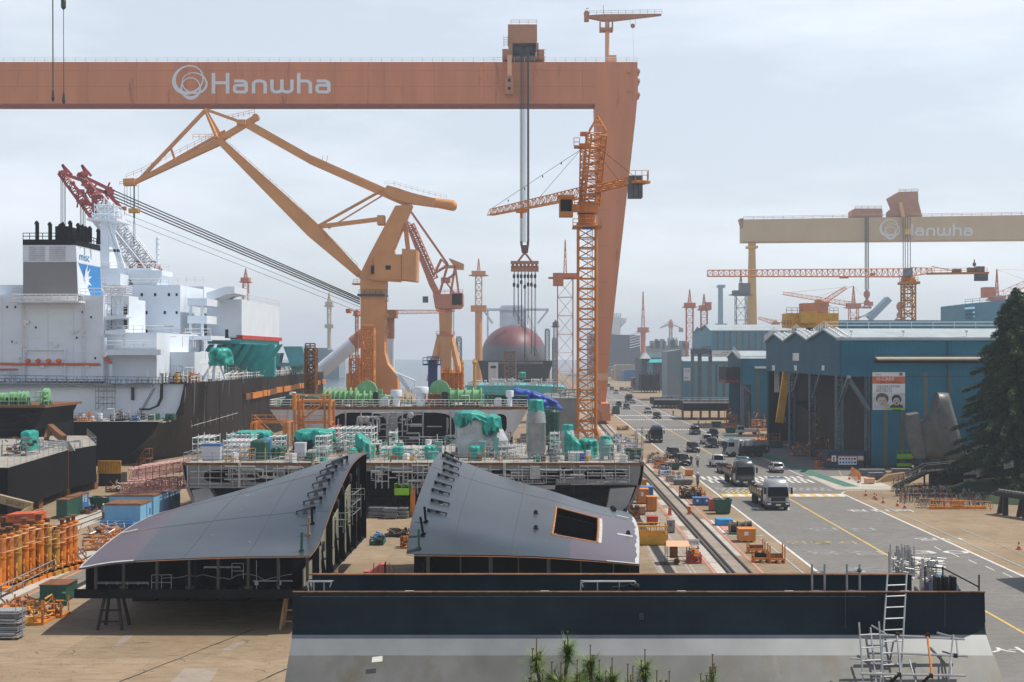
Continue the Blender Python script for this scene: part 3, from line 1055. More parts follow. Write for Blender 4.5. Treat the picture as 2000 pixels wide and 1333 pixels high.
b.beam(W(800,410,D),W(874,516,D),.8);b.beam(W(805,440,D),W(848,540,D),.7)
b.beam(W(800,410,D),W(792,430,D),.7)
b.path([W(795,432,D),W(802,438,D),W(808,455,D)],.18,4)
obj('tie_bar',b,M_redc,rc)
b=MB()
for a,c in(((875,516),(858,575)),((889,520),(880,575)),((875,545),(889,535)),((866,545),(889,575)),((889,520),(896,573)),((848,535),(875,518)),((862,507),(851,530)),((862,507),(872,518))):
 for o in(-2,2):b.beam(W(*a,D)+V((0,o,0)),W(*c,D)+V((0,o,0)),.5)
b.box(XP(862,D),XP(879,D),D-2,D+2,ZP(553,D),ZP(543,D))
obj('a_frame',b,M_redc,rc)
b=MB()
b.prism(wpoly([(876,506),(879,505),(906,516),(905,527),(890,526)],D-1.6),(0,3.2,0))
b.box(XP(868,D),XP(890,D),D-2,D+2,ZP(524,D),ZP(519,D))
obj('counterweight',b,M_jib,rc)
b=MB()
for py in(608,655):b.rail([W(852,py,D-3),W(888,py,D-3)],1.2,1.6,.08);b.box(XP(853,D),XP(887,D),D-3,D+3,ZP(py+1,D),ZP(py-1,D))
b.ladder(W(886,610,D),W(886,740,D),(0,1.4,0),1.0,.1)
b.rail([W(845,574,D-4),W(904,573,D-4)],1.2,2,.07)
obj('walkway_rail',b,M_redc,rc)
# ---- near tower crane (hammerhead jib slanting into the distance)
DT=183.0
tcn=thing('tower_crane','deep orange lattice tower crane rising beside the gantry leg and rails','tower crane',W(1146,922,DT))
c0=W(1146,922,DT)
b=MB()
b.truss((c0.x,c0.y,0.3),W(1146.5,446,DT),2.55,2.55,24,.17,rb=.075)
for k in range(0,24,2):
 z=.3+(ZP(446,DT)-.3)*k/24
 b.box(c0.x-1.3,c0.x+1.3,DT-1.35,DT-1.25,z-.12,z+.12)
obj('mast',b,M_tower,tcn)
b=MB()
b.ladder((c0.x+.35,DT-.5,1),(c0.x+.35,DT-.5,ZP(450,DT)),(.5,0,0),.5,.035)
b.tube((c0.x+.8,DT-1.0,1),(c0.x+.8,DT-1.0,ZP(450,DT)),.06,n=5)
obj('mast_ladder',b,M_galv,tcn)
b=MB()
for k in range(4):
 dx,dy=((-1,-1),(1,-1),(1,1),(-1,1))[k]
 b.beam((c0.x+dx*1.3,DT+dy*1.3,6.5),(c0.x+dx*3.2,DT+dy*3.2,.4),.3)
b.box(c0.x-3.6,c0.x+3.6,DT-3.6,DT+3.6,0,.55)
obj('base_frame',b,M_tower,tcn)
b=MB()
b.lathe([(1.5,ZP(445,DT)),(1.5,ZP(437,DT)),(1.25,ZP(436,DT)),(1.25,ZP(420,DT))],(c0.x,DT,0),14)
b.box(XP(1128,DT),XP(1167,DT),DT-1.6,DT+1.6,ZP(418,DT),ZP(396,DT))
obj('slewing_unit',b,M_tower,tcn)
b=MB()
b.box(XP(1118,DT),XP(1175,DT),DT-2.1,DT+2.1,ZP(446,DT),ZP(443,DT))
b.rail([W(1119,443,DT-2.1),W(1174,443,DT-2.1)],1.1,1.1,.045)
for px in(1119,1174):b.rail([W(px,443,DT-2.1),W(px,443,DT+2.1)],1.1,1.1,.045)
b.rail([W(1122,404,DT-2),W(1176,404,DT-2)],1.1,.9,.05)
obj('platform',b,M_tower,tcn)
b=MB()
b.box(XP(1137,DT),XP(1156,DT),DT-1.6,DT-1.5,ZP(451,DT),ZP(443.5,DT))
obj('sign_board',b,mat('sign_blue',(.02,.09,.45),.5),tcn)
b=MB()
b.truss(W(1152,398,DT),W(1166,262,DT-3),2.3,2.0,12,.16,rb=.075)
top=W(1167,228,DT-3.2)
for dx in(-1.2,1.2):
 for dy in(-1,1):b.tube(W(1167,258,DT-3)+V((dx,dy,0)),top+V((0,dy*.3,0)),.13,n=4)
for t_ in(.33,.66):b.tube(W(1167,258,DT-3).lerp(top,t_)+V((-1.2*(1-t_),-1,0)),W(1167,258,DT-3).lerp(top,t_)+V((1.2*(1-t_),-1,0)),.09,n=4)
for k in range(9):
 t_=k/9
 p=W(1152,398,DT).lerp(W(1166,262,DT-3),t_)
 b.box(p.x-1.15,p.x+1.15,p.y-1.15,p.y-1.0,p.z-.13,p.z+.13)
obj('tower_head',b,M_tower,tcn)
b=MB()
b.truss(W(1137,398,DT),W(1139,290,DT),.8,1.0,14,.09)
b.box(XP(1131,DT),XP(1153,DT),DT-.8,DT+.8,ZP(290,DT),ZP(282,DT))
b.box(XP(1133,DT),XP(1150,DT),DT-.8,DT+.8,ZP(265,DT),ZP(259.5,DT))
b.beam(W(1145,260,DT),W(1147,290,DT),.4)
b.box(XP(1121,DT),XP(1133,DT),DT-.9,DT+.5,ZP(290,DT),ZP(286,DT))
b.rail([W(1121,286,DT-.9),W(1132,286,DT-.9)],1.2,.6,.05)
obj('head_ladder_frame',b,M_tower,tcn)
b=MB()
ja,jb=V((c0.x-.8,DT+1.5,17+23.3)),V((XP(957,212),212,17+277*212/F))
b.truss(ja,jb,1.5,1.5,26,.085,tri=True,w2=1.0,h2=1.0,rb=.045)
obj('jib',b,M_tower,tcn)
b=MB()
ca,cb2=V((c0.x+.8,DT-1.5,17+23.3)),V((13.4,170.5,40.3))
b.truss(ca,cb2,1.3,.7,8,.1)
b.cbox(cb2+V((0,0,-.5)),(3.0,2.2,.35),rad(-60))
b.rail([cb2+V((-1.2,-1.2,-.3)),cb2+V((1.4,-1.2,-.3)),cb2+V((1.4,.8,-.3))],1.3,.8,.04)
obj('counter_jib',b,M_tower,tcn)
for k in range(3):b=MB();b.cbox(cb2+V((-.9+.62*k,0,-1.1)),(.56,1.6,2.9),rad(4));obj('counterweight',b,M_weight,tcn)
b=MB()
for t_ in(.42,.97):b.path([W(1135,292,DT),ja.lerp(jb,t_)+V((0,0,.6))],.04,4)
for t_ in(.6,.95):b.tube(W(1170,290+14*(t_<.7),DT-2.5),ca.lerp(cb2,t_)+V((0,0,.4)),.04,n=4)
for t_ in(.2,.4,.6,.8):b.lathe([(.02,-.25),(.12,0),(.02,.25)],W(1135,292,DT).lerp(ja.lerp(jb,.97),t_),5)
obj('tie_rope',b,M_rope,tcn)
b=MB()
b.box(XP(1092,DT-2),XP(1119,DT-2),DT-3.2,DT-.8,ZP(424,DT-2),ZP(388,DT-2))
b.box(XP(1089,DT-2),XP(1121,DT-2),DT-3.4,DT-.7,ZP(388,DT-2),ZP(383,DT-2))
b.box(XP(1118,DT-2),XP(1132,DT-2),DT-2.6,DT-1.2,ZP(414,DT-2),ZP(400,DT-2))
cab_=obj('operator_cab',b,M_tower,tcn)
b=MB()
b.box(XP(1094.5,DT-2),XP(1116.5,DT-2),DT-3.26,DT-3.1,ZP(415,DT-2),ZP(392,DT-2))
obj('window',b,M_glass,cab_)
b=MB()
b.cbox(ja.lerp(jb,.62)+V((0,0,-.9)),(1.6,1.2,.5),rad(-60));b.tube(ja.lerp(jb,.62)+V((0,0,-1)),ja.lerp(jb,.62)+V((0,0,-2)),.2,n=6)
obj('jib_trolley',b,M_tower,tcn)
# ---- far cream gantry crane on the right
D=640.0
cg=thing('gantry_crane','distant cream gantry crane with white lettering standing behind the blue halls','gantry crane',W(1473,758,D))
b=MB()
b.prism([W(1452,429,D),W(2150,418,D),W(2150,466.5,D),W(1452,472,D)],(0,12,0))
obj('girder',b,M_cream,cg)
b=MB()
b.prism([W(1446,427,D+1),W(1452,427,D+1),W(1452,448,D+1)],(0,8,0));b.rail([W(1452,429,D),W(2150,418,D)],1.4,5,.1)
obj('end_walkway',b,M_trol,cg)
b=MB()
b.lathe([(3.0,0),(2.6,ZP(640,D)),(1.75,ZP(480,D)),(2.0,ZP(478,D)),(2.0,ZP(472.5,D))],(XP(1472,D),D+5,0),18)
b.box(XP(1461,D),XP(1482,D),D+2,D+8,ZP(484,D),ZP(480,D))
obj('leg',b,M_creamy,cg,smooth=40)
b=MB()
girder_logo(b,(XP(1763,D),D-.05,ZP(461,D)),23.5*D/F)
obj('lettering',b,M_logo,cg,recalc=False)
for(pts,lab)in(([(1665,412),(1670,407.5),(1722,407.5),(1724,412),(1723,424.5),(1665,424.5)],'low brown trolley on the distant cream girder'),([(1740,385),(1756,375),(1793,374),(1794,395),(1798,410),(1801,423),(1740,423),(1740,412),(1748,405)],'tall brown hoist house above the lettering of the distant cream girder')):
 b=MB()
 b.prism(wpoly(pts,D+1),(0,9,0))
 t_=thing('crane_trolley',lab,'trolley',W(pts[0][0],424,D))
 obj('machine_house',b,M_trol,t_)
 b=MB()
 b.rail([W(pts[1][0],pts[1][1],D+1),W(pts[2][0],pts[2][1],D+1)],1.2,3,.1)
 obj('handrail',b,M_trol,t_)
 b=MB()
 if len(pts)>6:
  b.beam(W(1758,396,D-1),W(1770,450,D-1),1.6,1.5);b.box(XP(1765,D),XP(1777,D),D-2.5,D-.5,ZP(459,D),ZP(449,D))
  obj('cab_arm',b,M_creamy,t_)
  b=MB()
  for px in(1764,1768,1773,1778):b.tube(W(px,424,D-2),W(px,600,D-2),.2,n=4)
 else:
  for px in(1690,1693,1696):b.tube(W(px,424,D-2),W(px,566,D-2),.25,n=4)
 obj('hoist_rope',b,M_rope,t_)
for px,py in((1693,566),(1757,590)):
 b=MB()
 b.lathe([(.5,0),(1.6,-1.5),(1.6,-3),(.6,-5),(1.5,-6),(1.5,-7.5),(.6,-8)],W(px,py,D-2),10)
 b.beam(W(px-9,py+35,D-2),W(px+9,py+35,D-2),1.0)
 b.beam(W(px,py+20,D-2),W(px-6,py+34,D-2),.5);b.beam(W(px,py+20,D-2),W(px+6,py+34,D-2),.5)
 solo('hook_block',b,M_trol,'dark hook block on ropes %s'%('left of the distant lettering' if px<1700 else 'below the tall hoist house of the cream crane'),'hook block')
# ---- hammerhead tower crane over the hall roofs
D=300.0
hc=thing('tower_crane','orange tower crane with a long level lattice jib above the blue hall roofs','tower crane',W(1774,834,D))
b=MB()
p=W(1774,834,D)
b.truss((p.x,D,0),W(1774,548,D),2.6,2.6,22,.22,rb=.11)
obj('mast',b,M_tower,hc)
b=MB()
b.box(XP(1758,D),XP(1792,D),D-2.2,D+2.2,ZP(556,D),ZP(551,D));b.rail([W(1757,551,D-2.2),W(1793,551,D-2.2)],1.1,1.2,.06)
b.lathe([(1.7,ZP(551,D)),(1.6,ZP(541,D))],(p.x,D,0),12)
obj('slewing_unit',b,M_tower,hc)
b=MB()
b.box(XP(1763,D),XP(1777,D),D-2.4,D-.4,ZP(541,D),ZP(525,D))
obj('operator_cab',b,M_grey,hc)
b=MB()
b.truss(W(1766,533,D),W(1382,534,D),1.6,1.9,36,.13,tri=True,h2=1.4,rb=.07)
obj('jib',b,M_redc,hc)
b=MB()
b.truss(W(1778,531,D),W(1820,529,D),1.6,2.0,4,.13,tri=True,h2=1.2,rb=.07)
b.beam(W(1812,535,D),W(1930,533.5,D),1.4,.45)
b.beam(W(1820,521,D),W(1865,530,D),.18)
b.rail([W(1812,533,D-.8),W(1928,532,D-.8)],1.0,1.5,.05)
obj('counter_jib',b,M_tower,hc)
b=MB()
b.box(XP(1905,D),XP(1927,D),D-1,D+1,ZP(549,D),ZP(536,D));b.box(XP(1905,D),XP(1921,D),D-.8,D+.8,ZP(532,D),ZP(521,D))
b.box(XP(1861,D),XP(1876,D),D-.8,D+.8,ZP(532,D),ZP(526,D));b.box(XP(1890,D),XP(1902,D),D-.7,D+.7,ZP(532,D),ZP(523,D));b.lathe([(.1,0),(.4,.2),(.4,.8),(.15,1),(.15,1.6)],W(1903,521,D),8)
obj('counterweight',b,M_weight,hc)
b=MB()
b.box(XP(1641,D),XP(1656,D),D-.8,D+.8,ZP(544,D),ZP(540,D));b.box(XP(1700,D),XP(1708,D),D-.5,D+.5,ZP(539,D),ZP(534,D))
obj('jib_trolley',b,M_tower,hc)
# ---- far cranes in the haze
def far_tower(px,ptop,pbase,wpx,D,m,lab,cab=None,head=30,jib=None,cjib=None,slope=0,ped=None,jw=5):
 t_=thing('tower_crane',lab,'tower crane',W(px,CY+H*F/D,D))
 k=D/F
 b=MB()
 p0=W(px,CY+H*F/D,D)
 z1=ZP(ptop,D)
 if ped:
  zp=ZP(ped,D)
  b.tube(p0,(p0.x,D,zp),wpx*k*.42,n=10)
  b.box(p0.x-wpx*k*.9,p0.x+wpx*k*.9,D-2,D+2,zp-3,zp)
  b.truss((p0.x,D,zp),(p0.x,D,z1),wpx*k*.7,wpx*k*.7,max(4,int((z1-zp)/(wpx*k))),.22*k*4)
 else:
  b.truss(p0,(p0.x,D,z1),wpx*k,wpx*k,max(5,int(z1/(wpx*k*1.1))),.8*k,rb=.42*k)
 obj('mast',b,m,t_)
 b=MB()
 b.box(p0.x-wpx*k*.8,p0.x+wpx*k*.8,D-2.5,D+2.5,z1,z1+10*k)
 b.box(p0.x-wpx*k*1.1,p0.x+wpx*k*1.1,D-3,D+3,z1+1*k,z1+2.2*k)
 if cab:b.box(p0.x+cab[0]*k,p0.x+cab[1]*k,D-3.2,D+1,z1+cab[2]*k,z1+cab[3]*k)
 obj('slewing_unit',b,m,t_)
 b=MB()
 b.truss((p0.x,D,z1+10*k),(p0.x,D,z1+(10+head)*k),6*k,6*k,5,.7*k,w2=.8*k,h2=.8*k,rb=.4*k)
 obj('tower_head',b,m,t_)
 if jib:
  b=MB()
  a=V((p0.x,D,z1+8*k));e=W(jib[0],jib[1],D)
  b.truss(a,e,jw*k,jw*k,int(max(6,(e-a).length/(jw*k))),.55*k,tri=True,h2=jw*.6*k,rb=.32*k)
  obj('jib',b,m,t_)
  b=MB()
  tp_=V((p0.x,D,z1+(9+head)*k))
  for q in(.55,.95):b.tube(tp_,a.lerp(e,q)+V((0,0,2*k)),.25*k,n=3)
  if cjib:b.tube(tp_,W(cjib[0],cjib[1],D),.25*k,n=3)
  obj('tie_rope',b,m,t_)
 if cjib:
  b=MB()
  b.beam((p0.x,D,z1+7*k),W(cjib[0],cjib[1],D),2.2*k,1.6*k)
  b.box(XP(cjib[0],D)-4*k,XP(cjib[0],D)+4*k,D-1.5,D+1.5,ZP(cjib[1],D)-8*k,ZP(cjib[1],D))
  obj('counter_jib',b,m,t_)
 return t_
M_gcr=mat('grey_crane_paint',(.16,.17,.19),.6,var=.2,scale=.1)
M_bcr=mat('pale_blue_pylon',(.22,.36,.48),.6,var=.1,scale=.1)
far_tower(1347,602,0,13,620,M_redc,'hazy red lattice tower crane with a pointed head, paired with a boxy one',cab=(-10,-4,0,8),head=26)
far_tower(1375,607,0,12,640,M_redc,'hazy lattice tower crane with a grey machine box, beside the pointed one',cab=(2,13,2,16),head=22)
far_tower(1447,578,0,20,560,M_gcr,'grey lattice tower crane with a dark cab close to the cream gantry leg',cab=(-4,16,4,24),head=38)
far_tower(1667,603,0,16,620,M_redc,'far tower crane with a long level jib below the cream girder',head=34,jib=(1530,573),cjib=(1700,590),jw=9)
far_tower(1606,600,0,12,420,M_tower,'short luffing crane with a dark cab rising behind the yellow roof crane',cab=(-14,-6,2,14),head=4,jib=(1652,562),cjib=(1590,592),jw=9)
far_tower(1947,588,0,16,480,M_redc,'red luffing crane with a grey counterweight above the conifer top',cab=(-30,-10,6,26),head=52,jib=(2060,528),jw=14)
far_tower(1256,650,0,12,900,M_redc,'slim hazy crane mast standing alone beyond the gantry leg',ped=640,head=70)
far_tower(935,540,0,17,620,M_jib,'pale crane on a thick round pedestal left of the red dome',ped=597,head=24)
far_tower(643,600,0,9,1000,M_cream,'faint pale crane mast far behind the ship bow',ped=634,head=18)
far_tower(480,553,0,10,620,M_redc,'faint red crane top peeping over the white tank cover',head=18)
far_tower(1104,545,0,30,300,M_redc,'rusty red crane with grey cabins hidden behind the near orange mast',cab=(-24,-4,-14,10),head=66)
far_tower(1085,640,0,7,420,M_gcr,'thin grey hoist mast left of the near orange mast',head=5)
far_tower(1310,640,0,5,1300,M_redc,'very faint crane on the horizon beyond the road',head=6,jib=(1290,641),cjib=(1330,641),jw=2)
# level jib crane passing behind the double lever crane
far_tower(697,618,0,5,330,M_redc,'slim tower crane half hidden behind the orange pedestal with a pale red jib',head=3,jib=(868,609),cjib=(681,604),jw=9)
far_tower(1515,640,0,8,600,M_redc,'pale crane jib showing just left of the yellow roof crane',head=5,jib=(1482,621),cjib=(1560,622),jw=7)
# pale blue pylon
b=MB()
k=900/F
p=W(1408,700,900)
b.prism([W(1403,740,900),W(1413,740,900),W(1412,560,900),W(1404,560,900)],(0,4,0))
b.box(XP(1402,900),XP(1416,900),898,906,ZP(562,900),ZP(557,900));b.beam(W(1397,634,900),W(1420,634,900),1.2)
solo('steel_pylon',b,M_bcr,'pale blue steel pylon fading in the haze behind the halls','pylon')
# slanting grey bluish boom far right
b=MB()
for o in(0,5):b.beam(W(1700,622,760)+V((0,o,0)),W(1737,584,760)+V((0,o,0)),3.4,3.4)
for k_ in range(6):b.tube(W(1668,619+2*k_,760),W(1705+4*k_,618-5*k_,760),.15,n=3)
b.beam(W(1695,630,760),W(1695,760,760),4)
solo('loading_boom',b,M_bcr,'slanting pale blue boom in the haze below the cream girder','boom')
# ---- floating sheerleg crane behind the ship
D=340.0
sc_=thing('floating_crane','red and white twin boom sheerleg crane rising behind the ship funnel','floating crane',W(250,740,D))
M_shr=mat('sheerleg_red',(.42,.075,.07),.55,var=.2,scale=.3)
br_,bw=MB(),MB()
def two(mbA,mbB,a,c,split,w,n,r):
 """a boom painted red up to split and white beyond, red again at the foot"""
 A,C=W(*a,D),W(*c,D)
 s=A.lerp(C,split);e=A.lerp(C,.86)
 mbA.truss(A,s,w*.5,w*.5,int(n*split),r,w2=w,h2=w)
 mbB.truss(s,e,w,w,int(n*(.86-split)),r)
 mbA.truss(e,C,w,w,max(2,int(n*.14)),r,w2=w*.8,h2=w*.8)
two(br_,bw,(118,338),(285,545),.40,2.4,26,.2)
two(br_,bw,(155,340),(318,545),.36,2.4,26,.2)
for a,c in(((115,337),(170,356)),((152,340),(222,374)),((160,360),(215,380)),((150,392),(182,402)),((180,370),(186,420)),((205,372),(238,408))):
 br_.beam(W(*a,D),W(*c,D),.8,.9)
for a,c in(((122,322),(130,340)),((160,323),(168,342)),((122,322),(140,342)),((160,323),(178,344))):br_.beam(W(*a,D),W(*c,D),.6)
for px,py in((125,338),(165,340),(172,364),(212,370),(215,378),(158,375),(190,385),(163,394)):br_.cbox(W(px,py,D),(1.7,2.0,1.1),0.4)
for k in range(16):
 a=(R.uniform(140,225),R.uniform(350,400));br_.beam(W(*a,D),W(a[0]+R.uniform(-20,20),a[1]+R.uniform(8,24),D)+V((0,R.uniform(-3,3),0)),.35)
obj('boom',br_,M_shr,sc_)
obj('white_boom_section',bw,M_wht,sc_)
b=MB()
for px in(119,121.5,125,127.5,157,160,163,166):b.tube(W(px,342 if px<140 else 398,D),W(px,600,D),.09,n=4)
obj('hoist_rope',b,M_rope,sc_)
b=MB()
for dy,y2 in((0,583),(6,586),(12,590),(18,594)):
 b.tube(W(221,372+dy,D),W(703,y2,D-20),.16,n=4)
for y1,y2 in((418,600),(430,610)):b.tube(W(245,y1,D),W(703,y2,D-20),.05,n=4)
obj('stay_rope',b,M_rope,sc_)
b=MB()
b.box(XP(150,D),XP(360,D),D-10,D+30,0,7)
obj('pontoon',b,M_redc,sc_)
# ================================================================ hull blocks in front
M_prim=mat('grey_blue_primer',(.040,.056,.073),.33,var=.2,scale=.3,spec=.6,bump=.22,bump_scale=.55)
M_purp=mat('purple_primer',(.085,.066,.088),.36,var=.12,scale=.4,spec=.55,bump=.1,bump_scale=.9)
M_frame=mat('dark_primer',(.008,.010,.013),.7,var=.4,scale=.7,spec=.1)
M_cryst=mat('pale_green_primer',(.27,.27,.21),.6,var=.25,scale=.6,rust='5a4630',rust_amt=.1)
M_torch=mat('torch_cut_edge',(.40,.17,.06),.7,var=.3,scale=3)
M_chalk=mat('bare_white_edge',(.45,.46,.47),.7,var=.2,scale=3)
M_hull=mat('black_hull',(.006,.0075,.010),.55,var=.4,scale=.15,streak=True,spec=.06)  # near-black on the stern plate, where shade is put into the colour
M_hullb=mat('sunlit_black_hull',(.021,.019,.0185),.55,var=.5,scale=.22,streak=True,spec=.15,rust=(.16,.145,.13),rust_amt=.05)  # lit copy of the hull black: sunlight on the ship side is coloured in
M_deckw=mat('block_white_primer',(.56,.56,.56),.6,var=.2,scale=.4,rust='7a4a2a',rust_amt=.12,streak=True)
M_blkgr=mat('block_grey_primer',(.20,.205,.205),.6,var=.25,scale=.3,rust='5a3a22',rust_amt=.15)
M_deck=mat('deck_primer',(.33,.31,.275),.7,var=.2,scale=.5,rust='6a4426',rust_amt=.2)
M_shrink=mat('plastic_wrap',(.40,.43,.44),.22,var=.25,scale=.7,bump=.6,bump_scale=2.5,spec=.6)
M_btarp=mat('blue_tarp',(.02,.07,.36),.4,var=.3,scale=1,bump=.5,bump_scale=3)
M_foil=mat('silver_foil',(.55,.56,.57),.25,metal=.5,var=.25,scale=1.5,bump=.8,bump_scale=4)
M_hose=mat('black_hose',(.02,.02,.022),.6)
def lerp(a,b,t):return a+(b-a)*t
def interp(tab,x):
 if x<=tab[0][0]:return tab[0][1]
 for(a,va),(b,vb)in zip(tab[:-1],tab[1:]):
  if x<=b:
   t=(x-a)/(b-a)
   return va+(vb-va)*t
 return tab[-1][1]
def smooth_tab(tab,x):
 """Catmull-Rom through the table"""
 n=len(tab)
 if x<=tab[0][0]:return tab[0][1]
 if x>=tab[-1][0]:return tab[-1][1]
 for i in range(n-1):
  if x<=tab[i+1][0]:
   a,b=tab[i],tab[i+1]
   h=b[0]-a[0];t=(x-a[0])/h
   m0=(b[1]-tab[i-1][1])/(b[0]-tab[i-1][0])if i>0 else(b[1]-a[1])/h
   m1=(tab[i+2][1]-a[1])/(tab[i+2][0]-a[0])if i<n-2 else(b[1]-a[1])/h
   return((2*t**3-3*t**2+1)*a[1]+(t**3-2*t**2+t)*h*m0+(-2*t**3+3*t**2)*b[1]+(t**3-t**2)*h*m1)
def wing_block(side):
 """side -1: left block (tall edge on its right), +1: right block (tall edge on its left)"""
 if side<0:
  y0,y1,xi,zb=78.0,104.0,-13.8,2.1
  outer=[(0,-27.9),(.3,-28.2),(.6,-28.5),(1,-28.9)]
  inner=[(0,4.72),(.125,5.05),(.34,6.8),(.55,8.15),(.69,8.8),(.9,9.05),(1,9.0)]
  front=[(0,3.95),(.15,4.3),(.4,4.52),(.7,4.66),(1,4.72)]
  far=[(0,4.4),(.2,5.35),(.41,6.3),(.69,7.8),(.89,8.8),(1,9.0)]
  lab='curved grey hull block with a purple primed corner and nine bracket webs'
 else:
  y0,y1,xi,zb=78.0,104.5,-7.9,1.2
  outer=[(0,6.25),(.3,6.9),(.55,7.3),(.8,7.5),(1,7.4)]
  inner=[(0,4.8),(.06,6.0),(.22,7.1),(.48,8.1),(.75,8.8),(1,9.0)]
  front=[(0,4.2),(.2,4.45),(.5,4.7),(1,4.8)]
  far=[(0,4.1),(.18,4.75),(.41,5.85),(.66,6.95),(.88,8.25),(1,9.0)]
  lab='curved grey hull block with a black rectangular hole, standing beside the crane rails'
 def sf(u,v):
  x=lerp(smooth_tab(outer,v),xi,u)
  y=lerp(y0,y1,v)
  zf=smooth_tab(front,u);zr=smooth_tab(far,u);zi=smooth_tab(inner,v)
  base=lerp(zf,zr,v)
  z=base+(zi-lerp(front[-1][1],far[-1][1],v))*(u**1.6)
  z+=(.85 if side<0 else .4)*math.sin(math.pi*v)**.8*(1-u)**1.2+.22*math.sin(math.pi*v)*math.sin(math.pi*u)
  return V((x,y,z))
 t=thing('hull_block',lab,'hull block',((xi+outer[0][1])/2,90,0))
 return t,sf,y0,y1,xi,zb,outer
# ---- left wing block
lt,sfl,y0,y1,xi,zb,outer=wing_block(-1)
b=MB()
b.grid(lambda u,v:sfl(lerp(.235-.06*v,1,u),v),36,30,thick=(0,0,-.12))
sh=obj('shell_plate',b,M_prim,lt,smooth=50)
b=MB()
b.grid(lambda u,v:sfl(u*(.235-.06*v),v),12,30,thick=(0,0,-.12))
pp=obj('purple_shell_plate',b,M_purp,lt,smooth=50)
pp['label']='purple primed left part of the shell'
b=MB()
b.grid(lambda u,v:sfl(u*.007,v*.8)+V((0,0,.012)),2,30,thick=(0,0,-.02))
b.grid(lambda u,v:sfl(.235*u,v*.006)+V((0,-.01,.012)),12,2,thick=(0,0,-.02))
b.grid(lambda u,v:sfl(.012+.07*u,.33+v*.014)+V((0,-.01,.014)),6,2,thick=(0,0,-.02))
obj('bare_edge',b,M_chalk,lt)
b=MB()
b.path([sfl(1,v/30)+V((.02,0,-.05))for v in range(31)],.016,4)
b.path([sfl(lerp(.25,1,u/20),0)+V((0,-.01,-.08))for u in range(21)],.018,4)
obj('cut_edge',b,M_torch,lt)
# bottom, webs, open front
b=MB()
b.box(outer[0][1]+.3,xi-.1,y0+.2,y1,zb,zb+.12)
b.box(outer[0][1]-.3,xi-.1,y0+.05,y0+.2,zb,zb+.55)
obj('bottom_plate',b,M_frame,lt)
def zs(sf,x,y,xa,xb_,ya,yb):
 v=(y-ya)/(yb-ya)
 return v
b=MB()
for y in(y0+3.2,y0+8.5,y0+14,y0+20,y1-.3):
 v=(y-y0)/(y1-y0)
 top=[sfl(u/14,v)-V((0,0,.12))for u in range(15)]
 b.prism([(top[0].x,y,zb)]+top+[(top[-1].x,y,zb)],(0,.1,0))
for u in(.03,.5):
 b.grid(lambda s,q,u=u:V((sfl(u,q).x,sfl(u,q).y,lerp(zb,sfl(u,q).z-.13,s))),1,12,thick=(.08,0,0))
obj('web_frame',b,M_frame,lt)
b=MB()
for k,u in enumerate((.07,.19,.335,.475,.60,.73,.86,.985)):
 p=sfl(u,0)
 b.box(p.x-.08,p.x+.08,y0+.1,y0+.35,zb+.12,p.z-.14)
 if k%2:b.box(p.x-.25,p.x+.25,y0+.2,y0+.3,zb+.12,zb+.7)
for u in range(1,14):
 p=sfl(u/14,0)
 b.prism([(p.x,y0+.5,zb+.12),(p.x+.5,y0+.5,zb+.12),(p.x+.75,y0+.5,zb+.62)],(0,.06,0))
obj('stiffener',b,mat('stiffener_primer',(.04,.041,.037),.6,var=.3,scale=.8),lt)
b=MB()
xs=outer[0][1]
for(xa,xb_,za,zt_)in((xs+1.0,xs+4.2,2.9,3.05),(xs+4.4,xs+5.6,2.6,3.5),(xs+7.6,xs+9.8,3.9,4.0),(xs+9.3,xs+10.0,3.3,4.2),(xs+10.6,xs+13,3.1,3.15)):
 b.rail([(xa,y0+.15,za-.0),(xb_,y0+.15,za)],zt_-za+.02,.7,.022)
b.path([(xs+5+i*.42,y0+.12,3.45-.12*math.sin(i*.9)-(.15 if i%5==0 else 0))for i in range(20)],.016,4)
for x in(xs+10.7,xs+12.1):b.box(x,x+.22,y0+.1,y0+.2,2.9,3.15)
b.tube((xs+10.8,y0+.15,2.3),(xs+10.8,y0+.15,4.4),.02,n=4);b.tube((xs+12.2,y0+.15,2.3),(xs+12.2,y0+.15,4.4),.02,n=4)
obj('staging_rail',b,M_grey,lt)
# open right side: pale webs with curved brackets
b=MB()
b.grid(lambda s,q:V((xi-.42,lerp(y0+.3,y1-2.4,q),lerp(zb+.1,lerp(zb,sfl(1,q).z,.66+.06*math.sin(9*q)),s))),2,24,thick=(-.08,0,0))
side_panel=obj('pale_bulkhead',b,M_cryst,lt)
for k in range(9):
 b=MB();y=y0+1.2+k*2.75
 v=(y-y0)/(y1-y0)
 zt_=sfl(1,v).z-.15
 w0=.34
 prof=[(xi-.45,zb)]
 mid=lerp(zb,zt_,.62 if k<7 else .9)
 for a in range(7):
  t_=a/6
  prof.append((xi-.42+w0*(1-t_)**1.7+.05,lerp(zb,mid,t_)))
 b.prism([(x,y,z)for x,z in prof]+[(xi-.45,y,mid)],(0,.09,0))
 b.prism([(xi-1.3,y,zt_),(xi,y,zt_),(xi,y,zt_-.35),(xi-.5,y,zt_-.45),(xi-1.2,y,zt_-1.2),(xi-1.3,y,zt_-1.2)],(0,.09,0))
 b.box(xi-.4,xi-.12,y-.25,y+.3,lerp(zb,mid,.55),lerp(zb,mid,.55)+.05)
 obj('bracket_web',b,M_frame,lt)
for yk in(y0+13.6,y0+19.6,y1-2.2):
 b=MB();v=(yk-y0)/(y1-y0)
 b.box(xi-1.35,xi-.5,yk,yk+(1.9 if yk<y1-4 else 2.0),zb+(3.0 if yk<y1-4 else .1),sfl(1,v).z-.3)
 obj('stiff_web',b,M_frame,lt)
b=MB()
b.box(xi-1.0,xi-.1,y0+.4,y1-.3,zb-.06,zb+.0)
